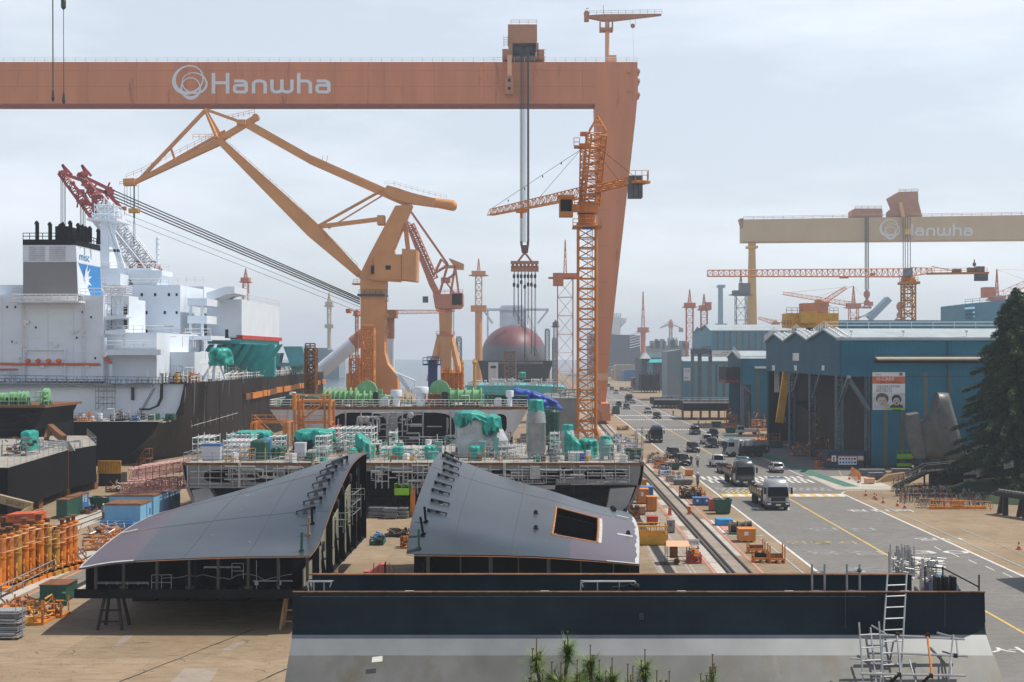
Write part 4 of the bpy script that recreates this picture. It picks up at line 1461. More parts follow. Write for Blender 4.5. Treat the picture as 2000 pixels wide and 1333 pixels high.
obj('bottom_flange',b,mat('pale_flange',(.42,.44,.44),.6,var=.2,scale=.6),lt)
b=MB()
for k,(yy,zz)in enumerate(((y0+5.5,5.0),(y0+11.5,7.1),(y0+14,7.8),(y0+17.6,8.3),(y0+20.5,8.5))):
 b.lathe([(.12,-.06),(.34,-.06),(.34,.06),(.12,.06)],(xi-.1,yy,zz-.55),10,'x')
 b.beam((xi-.15,yy-.3,zz-.9),(xi-.15,yy+.2,zz-.4),.1)
obj('side_lug',b,M_black,lt)
b=MB()
for k in range(6):
 y=y0+10+k*2.2
 b.rail([(xi-.5,y,zb+2.6+.2*k),(xi+.5,y,zb+2.6+.2*k)],.9,.5,.02)
b.scaff(xi-.6,xi+.35,y0+15.5,y0+20,zb+2.4,zb+4.6,1,2,3,r=.022,diag=0)
obj('side_staging',b,M_galv,lt)
def shell_lug(name,sf,u,v,ln,t,rise=.16,m=None,dirx=1):
 p=sf(u,v)
 q=sf(min(1,max(0,u+(.05 if dirx>0 else-.05))),v)
 d=(q-p).normalized()
 b=MB()
 a=p-d*ln/2;e=p+d*ln/2
 up=V((0,0,1))
 b.prism([a+up*.12,e+up*(.12+rise),e+up*(.34+rise),e-d*.12+up*(.36+rise),a+up*.2],(0,.13,0))
 b.prism([e-d*.18,e,e+up*(.3+rise),e-d*.18+up*(.3+rise)],(0,.16,0))
 b.prism([p-d*.22,p+d*.15,p+d*.05+up*.2,p-d*.12+up*.2],(0,.14,0))
 b.prism([a,a+d*.1,a+d*.1+up*.18,a+up*.18],(0,.12,0))
 return obj(name,b,mat('lug_primer',(.085,.09,.095),.5,var=.3),t)
def uv_from_px(sf,px,py):
 best=None
 for i in range(81):
  for j in range(81):
   p=sf(i/80,j/80)
   x=CX+p.x*F/p.y;y=CY-(p.z-H)*F/p.y
   d=(x-px)**2+(y-py)**2
   if best is None or d<best[0]:best=(d,i/80,j/80)
 return best[1],best[2]
for cxp,cyp in((1225,715),(1190,745),(1150,790),(1120,840),(1090,890),(1050,955),(1015,1028),(978,1108)):
 u,v=uv_from_px(sfl,350+cxp/3.92,722+cyp/3.92)
 shell_lug('lifting_lug',sfl,u,v,1.3,lt)
def stick(sf,px0,py0,px1,py1,t,m,name='guide_post',r=.07):
 u,v=uv_from_px(sf,px0,py0)
 p=sf(u,v)
 top=W(px1,py1,p.y)
 b=MB();b.beam(p,top,r*2,r*2.4)
 b.beam(p+V((-.15,0,.03)),p+V((.15,0,.12)),.14)
 return obj(name,b,m,t)
stick(sfl,608,1025,609,990,lt,M_frame);stick(sfl,600,1048,604,1010,lt,M_wood);stick(sfl,587,1078,590,1040,lt,M_green)
M_seam=mat('weld_seam',(.042,.058,.074),.5,var=.3,scale=2)
def seams(sf,t_,us,vs,ua,ub):
 b=MB()
 for v in vs:
  pts=[sf(lerp(ua,ub,k/24),v)for k in range(25)]
  for a,c in zip(pts[:-1],pts[1:]):b.beam(a+V((0,0,.004)),c+V((0,0,.004)),.035,.012)
 for u in us:
  pts=[sf(u,k/24)for k in range(25)]
  for a,c in zip(pts[:-1],pts[1:]):b.beam(a+V((0,0,.004)),c+V((0,0,.004)),.03,.012)
 obj('weld_seam',b,M_seam,t_)
 b=MB();rn=random.Random(int(10*us[0]+100*vs[0]))
 for k in range(9):
  u,v=rn.uniform(ua+.05,ub-.1),rn.uniform(.05,.9);p=sf(u,v);q=sf(u+rn.uniform(.004,.02),v+rn.uniform(-.012,.012))
  b.beam(p+V((0,0,.008)),q+V((0,0,.008)),rn.uniform(.02,.06),.01)
 obj('chalk_marks',b,M_chalk,t_)
seams(sfl,lt,(.45,.72),(.3,.62),.03,.99)
# ---- right wing block
rt,sfr,ry0,ry1,rxi,rzb,router=wing_block(1)
HU0,HV0=uv_from_px(sfr,1077,1043)
HU1,HV1=uv_from_px(sfr,1168,1012)
u0_,u1_=min(HU0,HU1),max(HU0,HU1)
hv=sorted((HV0,HV1))
def hole_free(mb,sf,nu,nv,ua,ub,va,vb):
 us=sorted(set([i/nu for i in range(nu+1)]+[ua,ub]));vs_=sorted(set([j/nv for j in range(nv+1)]+[va,vb]))
 for i in range(len(us)-1):
  for j in range(len(vs_)-1):
   um,vm=(us[i]+us[i+1])/2,(vs_[j]+vs_[j+1])/2
   if ua<um<ub and va<vm<vb:continue
   mb.add([sf(us[i],vs_[j]),sf(us[i+1],vs_[j]),sf(us[i+1],vs_[j+1]),sf(us[i],vs_[j+1])],[(0,1,2,3)])
b=MB()
hole_free(b,sfr,40,30,u0_,u1_,hv[0],hv[1])
o=obj('shell_plate',b,[M_prim,M_purp],rt,recalc=False)
bm=bmesh.new();bm.from_mesh(o.data);bmesh.ops.remove_doubles(bm,verts=bm.verts,dist=.002)
for f in bm.faces:
 c=f.calc_center_median()+rt.location
 f.material_index=1 if c.x>1.9+.045*(c.y-78)and not(c.y>96)else 0
 f.smooth=True
bmesh.ops.reverse_faces(bm,faces=bm.faces)
bm.to_mesh(o.data);bm.free()
b=MB()
def strip(sf,pts,wd,lift):
 return[sf(*p)+V((0,0,lift))for p in pts]
for(ua,va,ub,vb)in((u0_,hv[0],u0_,hv[1]),(u1_,hv[0],u1_,hv[1]),(u0_,hv[0],u1_,hv[0]),(u0_,hv[1],u1_,hv[1])):
 n_=8
 b.path([sfr(lerp(ua,ub,k/n_),lerp(va,vb,k/n_))+V((0,0,.01))for k in range(n_+1)],.08 if ua==ub else .05,4)
b.path([sfr(1,v/30)+V((-.02,0,-.05))for v in range(31)],.016,4)
b.path([sfr(lerp(0,1,u/20),0)+V((0,-.01,-.08))for u in range(21)],.018,4)
obj('cut_edge',b,M_torch,rt)
b=MB()
b.grid(lambda u,v:sfr(u*(.015+.007*math.sin(40*v)*math.sin(17*v)),v*.78)+V((0,0,.015)),2,30,thick=(0,0,-.02))
b.grid(lambda u,v:sfr(.03+.07*u,.33+v*.02)+V((0,0,.016)),4,2,thick=(0,0,-.02))
b.grid(lambda u,v:sfr(.03+.06*u,.72+v*.02)+V((0,0,.016)),4,2,thick=(0,0,-.02))
b.grid(lambda u,v:sfr(u0_-.013*u-.006,lerp(hv[0],hv[1],v))+V((0,0,.013)),2,6,thick=(0,0,-.02))
b.grid(lambda u,v:sfr(.14*u,v*.006)+V((0,-.01,.012)),10,2,thick=(0,0,-.02))
obj('bare_edge',b,M_chalk,rt)
b=MB()
b.box(rxi+1.0,router[0][1]-.3,ry0+.2,ry1,rzb,rzb+.12)
b.box(rxi+.9,rxi+1.05,ry0+.2,ry1,rzb,4.2)
b.box(router[0][1]-.6,router[0][1]-.5,ry0+.2,ry1,rzb,3.7)
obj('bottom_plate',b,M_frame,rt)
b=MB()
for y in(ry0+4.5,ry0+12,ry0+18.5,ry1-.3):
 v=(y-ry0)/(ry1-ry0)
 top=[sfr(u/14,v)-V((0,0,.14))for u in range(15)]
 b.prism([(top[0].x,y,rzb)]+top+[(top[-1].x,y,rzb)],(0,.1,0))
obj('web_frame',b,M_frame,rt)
b=MB()
for u in(.11,.25,.39,.52,.64,.77,.91):
 p=sfr(u,0)
 wd=.11 if u in(.39,.64,.91)else .035
 b.box(p.x-wd,p.x+wd,ry0+.1,ry0+.3,rzb+.12,p.z-.14)
for k in range(9):
 x=rxi+1.5+k*1.45
 b.path([(x,ry0+.2,2.2),(x+.2,ry0+.2,2.5),(x+.35,ry0+.2,2.15),(x+.2,ry0+.2,1.9),(x,ry0+.2,2.2)],.03,4)
b.rail([(rxi+4.3,ry0+.3,2.6),(rxi+7.4,ry0+.3,2.6)],.9,.8,.025)
b.rail([(rxi+9,ry0+.3,2.0),(rxi+11,ry0+.3,2.0)],.5,.6,.025)
b.path([(rxi+1.4+i*.6,ry0+.15,2.3+.15*math.sin(i*1.3))for i in range(20)],.018,4)
obj('stiffener',b,_M['stiffener_primer'],rt)
for cxp,cyp in((400,660),(380,680),(420,705),(400,745),(385,790),(360,830),(345,887),(325,945),(310,1022),(292,1098)):
 u,v=uv_from_px(sfr,780+cxp/3.92,724+cyp/3.92)
 shell_lug('lifting_lug',sfr,u,v,1.3,rt,rise=-.1,m=M_frame)
for px,py in((1048,1005),(1047,1035),(1222,990),(1225,1045)):
 u,v=uv_from_px(sfr,px,py);p=sfr(u,v)
 b=MB();b.lathe([(.05,-.04),(.14,-.04),(.14,.04),(.05,.04)],p+V((0,0,.14)),10,'y');b.prism([p+V((-.2,0,0)),p+V((.2,0,0)),p+V((.1,0,.12)),p+V((-.1,0,.12))],(0,.1,0))
 obj('eye_plate',b,M_black,rt)
for k_ in range(2):
 p=sfr(.09,.86+.06*k_);b=MB();b.lathe([(.05,-.06),(.2,-.06),(.2,.06),(.05,.06)],p+V((0,0,.15)),10,'y');obj('eye_plate',b,M_black,rt)
stick(sfr,830,1022,829,990,rt,M_frame);stick(sfr,826,1046,821,1010,rt,M_frame);stick(sfr,819,1075,818,1034,rt,M_green)
seams(sfr,rt,(.55,.8),(.66,),.04,.99)
# trestles under the left block
def trestle(x,y,h,w,m,lab):
 t_=thing('support_trestle',lab,'trestle',(x,y,0))
 for dx in(-1,1):
  for dy in(-1,1):
   b=MB();b.beam((x+dx*w,y+dy*w,0),(x+dx*w*.55,y+dy*w*.55,h-.1),.16);obj('leg',b,m,t_)
 b=MB()
 for z in(.5,1.2):b.rail([(x-w*.85,y-w*.85,z-.05),(x+w*.85,y-w*.85,z-.05)],.05,2,.05,0)
 obj('brace',b,m,t_)
 b=MB();b.box(x-w*.8,x+w*.8,y-w*.8,y+w*.8,h-.1,h)
 obj('top_plate',b,m,t_)
trestle(-26.3,79.6,2.1,.75,M_black,'dark steel trestle under the left end of the purple primed block')
trestle(-15.2,79.5,2.1,.6,M_wood,'timber coloured trestle under the right end of the purple primed block')
for k,(x,y,h,m,lab)in enumerate(((-26,100,2.1,M_black,'trestle far under the back left of the purple primed block'),(-5.4,80.5,1.2,M_black,'low trestle under the block with the rectangular hole, towards the lane'),(4.5,80.5,1.2,M_black,'low trestle under the block with the rectangular hole, towards the rails'))):
 trestle(x,y,h,.6,m,lab)
# ---- the long block right in front
fb=thing('hull_block','long dark steel hull block lying across the bottom with a pale flared lower shell','hull block',(2.5,31,0))
XL,XR=-5.9,10.85
ZT=ZP(1158,31)
M_fb=mat('shaded_slate',(.021,.034,.044),.5,var=.35,scale=.5,spec=.12,bump=.06,bump_scale=.7)  # dark slate: shade of the upright upper shell is put into the colour
M_fl2=mat('brown_streaked_plate',(.175,.178,.168),.36,var=.34,scale=.45,streak=True,rust=(.15,.135,.11),rust_amt=.42,metal=.35,spec=.4)
M_fl=mat('sheen_plate',(.265,.28,.285),.36,var=.24,scale=.45,streak=True,metal=.4)  # paler band below the bend: bright reflection put into the colour
prof=[(31.0,ZT),(31.0,ZT-.74)]
for a in range(1,7):
 t_=a/6
 prof.append((31.0-.10*t_**2,ZT-.74-.26*t_))
b=MB()
ng=len(prof)
for k in range(ng-1):
 (ya,za),(yb_,zb2)=prof[k],prof[k+1]
 b.add([(XL,ya,za),(XR,ya,za),(XR+.02,yb_,zb2),(XL-.02,yb_,zb2)],[(0,1,2,3)])
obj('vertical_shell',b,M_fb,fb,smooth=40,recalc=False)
b=MB()
low=[(30.9,ZT-1.0),(30.5,ZT-1.4),(30.49,ZT-1.405),(29.95,ZT-1.95),(29.0,ZT-2.9),(28.0,ZT-4.3),(27.6,5.0),(28.4,3.2),(30.4,2.4),(36,2.1)]
for k in range(len(low)-1):
 (ya,za),(yb_,zb2)=low[k],low[k+1]
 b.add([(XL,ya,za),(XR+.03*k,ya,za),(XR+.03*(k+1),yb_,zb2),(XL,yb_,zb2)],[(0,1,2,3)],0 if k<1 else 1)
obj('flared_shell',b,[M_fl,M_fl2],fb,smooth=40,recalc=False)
b=MB()
z2=ZT
b.box(XL+.1,XR-1.15,33.1,33.25,2.1,z2+.06)
b.box(XL+.05,XL+.1,31.1,33.1,2.1,z2-.35)
b.box(XR-.14,XR-.05,31.1,33.1,2.1,z2-.35)
b.box(XL+.1,XR-.2,31.02,33.1,z2-2.2,z2-2.1)
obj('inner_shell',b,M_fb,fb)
b=MB()
b.box(XL-.02,XR+.02,30.99,31.09,z2+.002,z2+.025)
b.box(XL,XR-1.2,33.08,33.27,z2+.062,z2+.085)
obj('rusty_edge',b,M_rusty,fb)
b=MB()
b.box(XL+.4,XR-1.2,32.9,33.08,z2-.36,z2-.34)
for px in(790,1065,1342,1560,1795):
 x=XP(px,31.5)
 b.box(x-.11,x+.11,32.3,32.74,z2-.3,z2-.27)
 b.box(x-.01,x+.01,31.1,32.7,z2-.6,z2-.34)
obj('cross_stiffener',b,mat('bright_plate',(.52,.53,.53),.5,var=.2,scale=1),fb)
b=MB()
b.box(XL+.2,XR-2.9,30.985,30.998,z2-.10,z2-.085)
b.box(XP(1650,31),XP(1651,31),30.98,30.998,z2-1.0,z2)
b.box(XP(1845,31),XP(1846,31),30.985,30.998,z2-.95,z2)
for pxa in(1668,1862):
 for q in range(4):
  x=XP(pxa,31)-.1+.05*q
  b.add([(x,30.89,z2-1.02),(x+.012,30.89,z2-1.02),(x+.28,29.99,z2-2.6),(x+.265,29.99,z2-2.6)],[(0,1,2,3)])
obj('chalk_marks',b,mat('faint_chalk',(.085,.10,.11),.8,var=.3,scale=6),fb,recalc=False)
b=MB()
put_text(b,'B',.22,W(1248,1210,30.97),(1,0,0),(0,0,1))
obj('chalk_letter',b,_M['faint_chalk'],fb,recalc=False)
b=MB()
b.add([W(727,1284,30.27),W(747,1281.5,30.29),W(747,1292,30.2),W(726,1294,30.18)],[(0,1,2,3)])
obj('paper_sticker',b,mat('paper_white',(.75,.74,.66),.7),fb,recalc=False)
b=MB()
for(pxa,pxb)in((598,648),(1135,1242)):
 a,e=W(pxa,1147,31.6),W(pxb,1147,31.6)
 b.path([a+V((.05,0,0)),a+V((0,0,.1)),a+V((.08,0,.13)),e+V((0,0,.13)),e+V((-.05,0,0))],.018,5)
 for q in(.3,.7):p=a.lerp(e,q);b.tube(p+V((0,0,-.4)),p+V((0,0,.13)),.016,n=5)
 b.path([a+V((0,.3,-.3)),a+V((0,.3,.1)),e+V((0,.3,.1))],.014,4)
obj('guard_rail',b,M_galv,fb)
b=MB()
e=W(1243,1147,31.4)
b.lathe([(.03,-.08),(.09,-.05),(.09,.05),(.03,.08)],e,8,'y')
for q in range(4):b.path([e+V((-.35-.1*q,0,-.3)),e+V((-.3-.1*q,0,0)),e+V((-.15,0,.08-.02*q)),e],.012,4)
obj('hose_coil',b,M_hose,fb)
b=MB()
for xa in(XR-1.05,XR-.6,XR-.1):
 b.tube((xa,31.1+(0 if xa>XR-.2 else 1.2),z2),(xa,31.1+(0 if xa>XR-.2 else 1.2),z2+.42),.02,n=5)
b.path([(XR-1.05,32.3,z2+.42),(XR-.6,32.3,z2+.38),(XR-.1,31.1,z2+.12)],.02,5)
for k in range(3):b.box(XR-.85+.2*k,XR-.75+.2*k,32.0,32.3,z2-.2,z2+.2)
obj('end_guard',b,M_black,fb)
# ladders and scaffold frames leaning on it (things)
def ladder_thing(a,e,wd,lab,name='ladder',r=.022,sp=.29,m=M_galv):
 b=MB()
 a,e=V(a),V(e)
 b.ladder(a,e,wd,sp,r)
 return solo(name,b,m,lab,'ladder')
ladder_thing((7.95,29.05,8.3),W(1752,1122,31.3),(.47,0,.02),'long aluminium ladder leaning over the top edge of the dark front block')
ladder_thing((7.78,29.2,8.2),W(1697,1215,30.2),(.47,0,.02),'short aluminium ladder on the pale flared shell, ending below the dark strip')
def post_frame(pxa,pxb,lab,knob=False):
 b=MB()
 for px in(pxa,pxb):b.tube(W(px,1160,31.25),W(px,1102,31.25),.026,n=6)
 for py in(1117,1120):b.tube(W(pxa,py,31.25),W(pxb,py,31.25),.014,n=5)
 b.tube(W(pxa,1154,31.25),W(pxb,1154,31.25),.014,n=5);b.tube(W(pxa,1158,31.25),W(pxb,1154,31.25),.01,n=4);b.tube(W(pxa,1154,31.25),W(pxb,1158,31.25),.01,n=4)
 if knob:b.lathe([(.03,-.05),(.07,0),(.03,.05)],W(pxb,1114,31.25),8,m=1)
 solo('guard_frame',b,[M_grey,M_green],lab,'guard frame')
post_frame(1586,1610.5,'bare upright guard frame clamped on the dark front block')
post_frame(1654,1679,'upright guard frame with a green clamp on the dark front block',True)
sf_=thing('tube_scaffold','tubular scaffold staging fixed to the pale flared shell beside the ladders','scaffold',(8.5,30.0,9.0))
b=MB()
def T(a,c,D0_,D1_,r=.024,m=0):b.tube(W(*a,D0_),W(*c,D1_),r,n=6,m=m)
T((1697,1239),(1884,1249),30.4,30.4,.028);T((1741,1276),(1890,1282),30.1,30.1,.028)
T((1680,1316),(1886,1320),29.7,29.7,.03);T((1702,1222),(1732,1240),30.6,30.4,.022)
T((1752,1238),(1760,1324),30.4,29.7);T((1811,1240),(1821,1326),30.4,29.7,.026,1)
T((1868,1249),(1871,1283),30.4,30.1,.02);T((1857,1283),(1858,1320),30.1,29.7,.018)
T((1752,1238),(1765,1240),30.8,30.4);T((1830,1236),(1872,1248),30.7,30.4);T((1841,1273),(1866,1280),30.5,30.1)
T((1755,1318),(1738,1335),29.7,29.9,.035,2);T((1818,1318),(1798,1338),29.7,29.9,.035,2)
T((1700,1226),(1711,1336),30.4,29.6,.022);T((1776,1290),(1790,1338),30.0,29.6,.02);T((1660,1286),(1742,1292),30.1,30.1,.022);T((1862,1240),(1852,1330),30.4,29.7,.02)
for k in range(4):T((1752,1238+0),(1760,1338),30.4,29.6,.02)
obj('tube_frame',b,[M_galv,M_orange,M_black],sf_)
b=MB()
for(px,py,D)in((1753,1239,30.4),(1812,1241,30.4),(1866,1281,30.1),(1756,1318,29.7),(1818,1320,29.7)):
 b.cbox(W(px,py,D),(.08,.09,.09))
obj('coupler',b,M_black,sf_)
# small feet under the front block so that it stands on the ground
for k,x in enumerate((-4.5,2.5,9.5)):
 b=MB();b.box(x-.5,x+.5,31.5,35.5,0,2.08)
 solo('support_block',b,M_conc,'low concrete support carrying the long dark front block','support',group='supports under the front block')
# ================================================================ deck blocks, ship, winches
def drape(mb,x0,x1,y0,y1,z0,z1,seed=0,n=48,k=16,pw=3.2,fold=.12,skirt=.12,m=0,top=None):
 """a tarpaulin thrown over something box like: superellipse plan, rounded top, folds, uneven hem"""
 rn=random.Random(seed)
 cx,cy,a,b_=(x0+x1)/2,(y0+y1)/2,(x1-x0)/2,(y1-y0)/2
 ph=[rn.uniform(0,6.28)for _ in range(6)]
 hem=[rn.uniform(0,skirt)*(z1-z0)for _ in range(n)]
 rows=[]
 for j in range(k+1):
  t=j/k
  row=[]
  for i in range(n):
   th=2*math.pi*i/n
   c,s=math.cos(th),math.sin(th)
   r=(abs(c)**pw+abs(s)**pw)**(-1/pw)
   if t<.6:
    q=t/.6
    f=1-.06*q+fold*.5*math.sin(5*th+ph[0]+2*q)*(1-q)+fold*.35*math.sin(9*th+ph[1])
    z=lerp(z0+hem[i]*(1-q),lerp(z0,z1,.86),q)
   else:
    q=(t-.6)/.4
    f=(.94+fold*.35*math.sin(9*th+ph[1]))*math.cos(q*math.pi/2)**.7
    z=lerp(lerp(z0,z1,.86),z1,math.sin(q*math.pi/2))
   x,y=a*r*f*c,b_*r*f*s
   if top:z=z+(top(x/a,y/b_))*(z-z0)/max(1e-6,z1-z0)
   z+=fold*.25*(z1-z0)*math.sin(2.3*x/max(a,.1)*2+ph[2])*math.sin(2.1*y/max(b_,.1)*2+ph[3])*t
   w_=pnoise(V((x*1.1+seed,y*1.1,z*1.1)))+.6*abs(pnoise(V((x*2.6,y*2.6+seed,z*1.4))))
   q=1+fold*.9*w_
   row.append(V((cx+x*q,cy+y*q,z+fold*.3*w_*t)))
  rows.append(row)
 vs=[p for r_ in rows for p in r_]
 fs=[(j*n+i,j*n+(i+1)%n,(j+1)*n+(i+1)%n,(j+1)*n+i)for j in range(k)for i in range(n)]
 fs.append(tuple(range(n)))
 return mb.add(vs,fs,m)
def pxbox(x0,x1,ytop,D,depth,zb):
 """front face at depth D spanning pixels x0..x1, top at pixel ytop, standing on zb"""
 return XP(x0,D),XP(x1,D),D,D+depth,zb,ZP(ytop,D)
def tarp_thing(name,x0,x1,ytop,D,depth,zb,m,lab,cat,seed,**k):
 b=MB()
 drape(b,*pxbox(x0,x1,ytop,D,depth,zb),seed=seed,**k)
 return solo(name,b,m,lab,cat,smooth=60)
def pipe_mess(mb,x0,x1,y,z0,z1,n,rnd,rs=(.05,.09),m=0,dy=.6):
 for _ in range(n):
  x,z=rnd.uniform(x0,x1),rnd.uniform(z0,z1)
  r=rnd.choice(rs)
  yy=y+rnd.uniform(0,dy)
  pts=[V((x,yy,z))]
  for s in range(rnd.randint(1,3)):
   p=pts[-1].copy()
   if(s+(_%2))%2==0:p.x=min(x1,max(x0,p.x+rnd.choice((-1,1))*rnd.uniform(.6,3.2)))
   else:p.z=rnd.uniform(z0,z1)
   pts.append(p)
  mb.path(pts,r,5,m)
ZA=5.6;YA0,YA1=134.0,160.0
pa=lambda x,y:W(x,y,YA0)
ba=thing('hull_block','wide grey deck block crowded with green tarps, wrapped tanks and white pipe racks','hull block',(-13,147,0))
b=MB()
b.box(XP(357,YA0),XP(1257,YA0),YA0,YA1,ZA-.22,ZA)
b.box(XP(357,YA0),XP(1257,YA0),YA0-.06,YA0-.01,ZA-.25,ZA+.03,1)
obj('deck_plate',b,[M_deck,M_rusty],ba)
b=MB()
oval=lambda x0,x1,y0,y1,n=18,pw=3:[pa((x0+x1)/2+(x1-x0)/2*(abs(math.cos(t))**(2/pw))*(1 if math.cos(t)>0 else-1),(y0+y1)/2+(y1-y0)/2*(abs(math.sin(t))**(2/pw))*(1 if math.sin(t)>0 else-1))for t in[2*math.pi*i/n for i in range(n)]]
b.plate([pa(357,909.5),pa(628,909.5),pa(628,950),pa(372,950),pa(362,938)],[oval(398,470,918,943),oval(483,540,920,943),oval(552,612,920,943)],(0,.12,0))
b.plate([pa(628.3,909.5),pa(840,909.5),pa(840,921),pa(628.3,921)],[],(0,.12,0))
b.plate([pa(840.3,909.5),pa(1257,909.5),pa(1252,948),pa(840.3,948)],[oval(862,940,916,942),oval(952,1000,917,942),oval(1060,1122,914,934),oval(1140,1222,916,940)],(0,.12,0))
obj('front_web',b,M_blkgr,ba)
b=MB()
ed=[(1258,903),(1257,925),(1251,950),(1241,974),(1222,1004),(1195,1030)]
for(x0,y0_),(x1,y1_)in zip(ed[:-1],ed[1:]):
 a,c=pa(x0,y0_),pa(x1,y1_)
 b.prism([a,c,c+V((-.35,0,0)),a+V((-.35,0,0))],(0,25,0))
el=[(356,903),(358,930),(365,958),(378,990),(400,1018)]
for(x0,y0_),(x1,y1_)in zip(el[:-1],el[1:]):
 a,c=pa(x0,y0_),pa(x1,y1_)
 b.prism([a,c,c+V((.35,0,0)),a+V((.35,0,0))],(0,25,0))
obj('side_shell',b,[mat('rust_stained_shell',(.24,.19,.155),.6,var=.3,scale=.4,rust='7a4322',rust_amt=.45)],ba,smooth=40)
b=MB()
b.prism([pa(1192,955),pa(1240,952),pa(1222,1000),pa(1196,1030),pa(1178,1030)],(0,1.2,0))
b.prism([pa(374,958),pa(408,952),pa(426,986),pa(384,992)],(0,1.2,0))
b.prism([pa(1000,936),pa(1086,936),pa(1084,956),pa(1000,958)],(0,.3,0))
obj('flare_plate',b,mat('pale_grey_primer',(.34,.35,.36),.6,var=.2,scale=.6),ba)
b=MB()
b.box(XP(1086,YA0),XP(1232,YA0),YA0-.5,YA0-.1,ZP(944,YA0),ZP(936,YA0))
b.box(XP(372,YA0),XP(628,YA0),YA0-.4,YA0-.05,ZP(953,YA0),ZP(949.5,YA0))
obj('walk_girder',b,M_grey,ba)
b=MB()
b.box(XP(366,YA0),XP(1250,YA0),YA0+15,YA0+15.2,.3,ZA-.22)
b.box(XP(380,YA0),XP(1235,YA0),YA0+6,YA0+24,1.9,2.1)
for px in(440,520,600,680,850,940,1030,1120):
 b.box(XP(px,YA0),XP(px,YA0)+.15,YA0+.2,YA0+15,2.1,ZA-.22)
for px in(460,560,660,768,880,980,1080,1170):
 b.box(XP(px,YA0)-.35,XP(px,YA0)+.35,YA0+1,YA0+1.7,0,2.0)
obj('inner_frame',b,M_frame,ba)
b=MB()
rn=random.Random(5)
pipe_mess(b,XP(440,YA0),XP(625,YA0),YA0-.5,3.4,ZA-.3,24,rn,(.05,.08,.1),dy=.4)
pipe_mess(b,XP(725,YA0),XP(840,YA0),YA0-.5,2.9,ZA-.3,26,rn,(.05,.07,.1),dy=.6)
pipe_mess(b,XP(930,YA0),XP(1240,YA0),YA0-.5,3.3,ZA-.3,30,rn,(.05,.07),dy=.4)
for px in(468,612,640,985):b.tube(W(px,905,YA0-.4),W(px,952,YA0-.4),.16,n=8)
b.box(XP(1035,YA0),XP(1055,YA0),YA0-.6,YA0+.1,ZP(935,YA0),ZA-.3)
for px in range(366,640,22):b.tube(W(px,909,YA0-.55),W(px,952,YA0-.55),.035,n=4)
for py in(922,934,946):b.tube(W(372,py,YA0-.55),W(620,py,YA0-.55),.03,n=4);b.tube(W(900,py-4,YA0-.55),W(1225,py-4,YA0-.55),.03,n=4)
for px in range(905,1230,27):b.tube(W(px,909,YA0-.55),W(px,944,YA0-.55),.035,n=4)
b.ladder(W(792,950,YA0-.6),W(792,905,YA0-.6),(.5,0,0),.32,.05)
b.scaff(XP(735,YA0),XP(760,YA0),YA0-.8,YA0-.2,3.0,5.2,2,1,3,r=.03)
b.scaff(XP(806,YA0),XP(838,YA0),YA0-.8,YA0-.2,2.4,5.4,3,1,4,r=.03)
obj('pipework',b,M_galv,ba)
b=MB()
b.rail([(XP(358,YA0),YA0+.1,ZA),(XP(1256,YA0),YA0+.1,ZA)],1.05,1.5,.026,mid=2)
b.rail([(XP(358,YA0),YA0+.1,ZA),(XP(358,YA0),YA1,ZA),(XP(1256,YA0),YA1,ZA),(XP(1256,YA0),YA0+.1,ZA)],1.05,1.7,.03,mid=2)
b.scaff(XP(1243,YA0),XP(1256,YA0),YA0+.2,YA0+2,ZA-2,ZA+3.2,1,1,4,r=.035)
obj('handrail',b,M_grey,ba)
def fittings(par,x0,x1,y0,y1,z,n,seed,hmax=1.6,ms=None):
 """the small fixed gear of a deck: coamings, stub pipes, valves, brackets, lashed hoses"""
 rn=random.Random(seed);b=MB()
 for k in range(n):
  x,y=rn.uniform(x0,x1),rn.uniform(y0,y1);h=rn.uniform(.2,1)**1.5*hmax;mm=rn.choice((0,0,0,1,1,2,3,4,5));q=rn.random()
  if q<.3:b.path([(x,y,z),(x,y,z+h),(x+rn.uniform(-1.4,1.4),y,z+h)],rn.choice((.03,.05,.08)),5,mm)
  elif q<.5:b.cbox((x,y,z+h*.3),(rn.uniform(.2,.8),rn.uniform(.2,.8),h*.6),rn.uniform(0,1.5),mm)
  elif q<.65:b.lathe([(.05,0),(.05,h*.6),(.16,h*.62),(.16,h*.7),(.05,h*.75),(.05,h)],(x,y,z),7,m=mm)
  elif q<.8:b.rail([(x,y,z),(x+rn.uniform(.8,2.6),y,z)],h,.6,.022,m=mm)
  elif q<.9:b.tube((x,y,z+h),(x+rn.uniform(-1.5,1.5),y+rn.uniform(-1,1),z),.035,n=4,m=mm)
  else:b.lathe([(.1,0),(.25,.05),(.25,h*.4),(.1,h*.45),(0,h*.45)],(x,y,z),9,m=mm)
 obj('deck_fittings',b,ms or[M_ral,M_grey,M_rusty,M_teal,M_black,M_yellowp],par)
fittings(ba,XP(370,YA0),XP(700,YA0),134.6,158,ZA,190,1,1.7)
fittings(ba,XP(690,YA0),XP(1245,YA0),134.6,158,ZA,330,2,1.8)
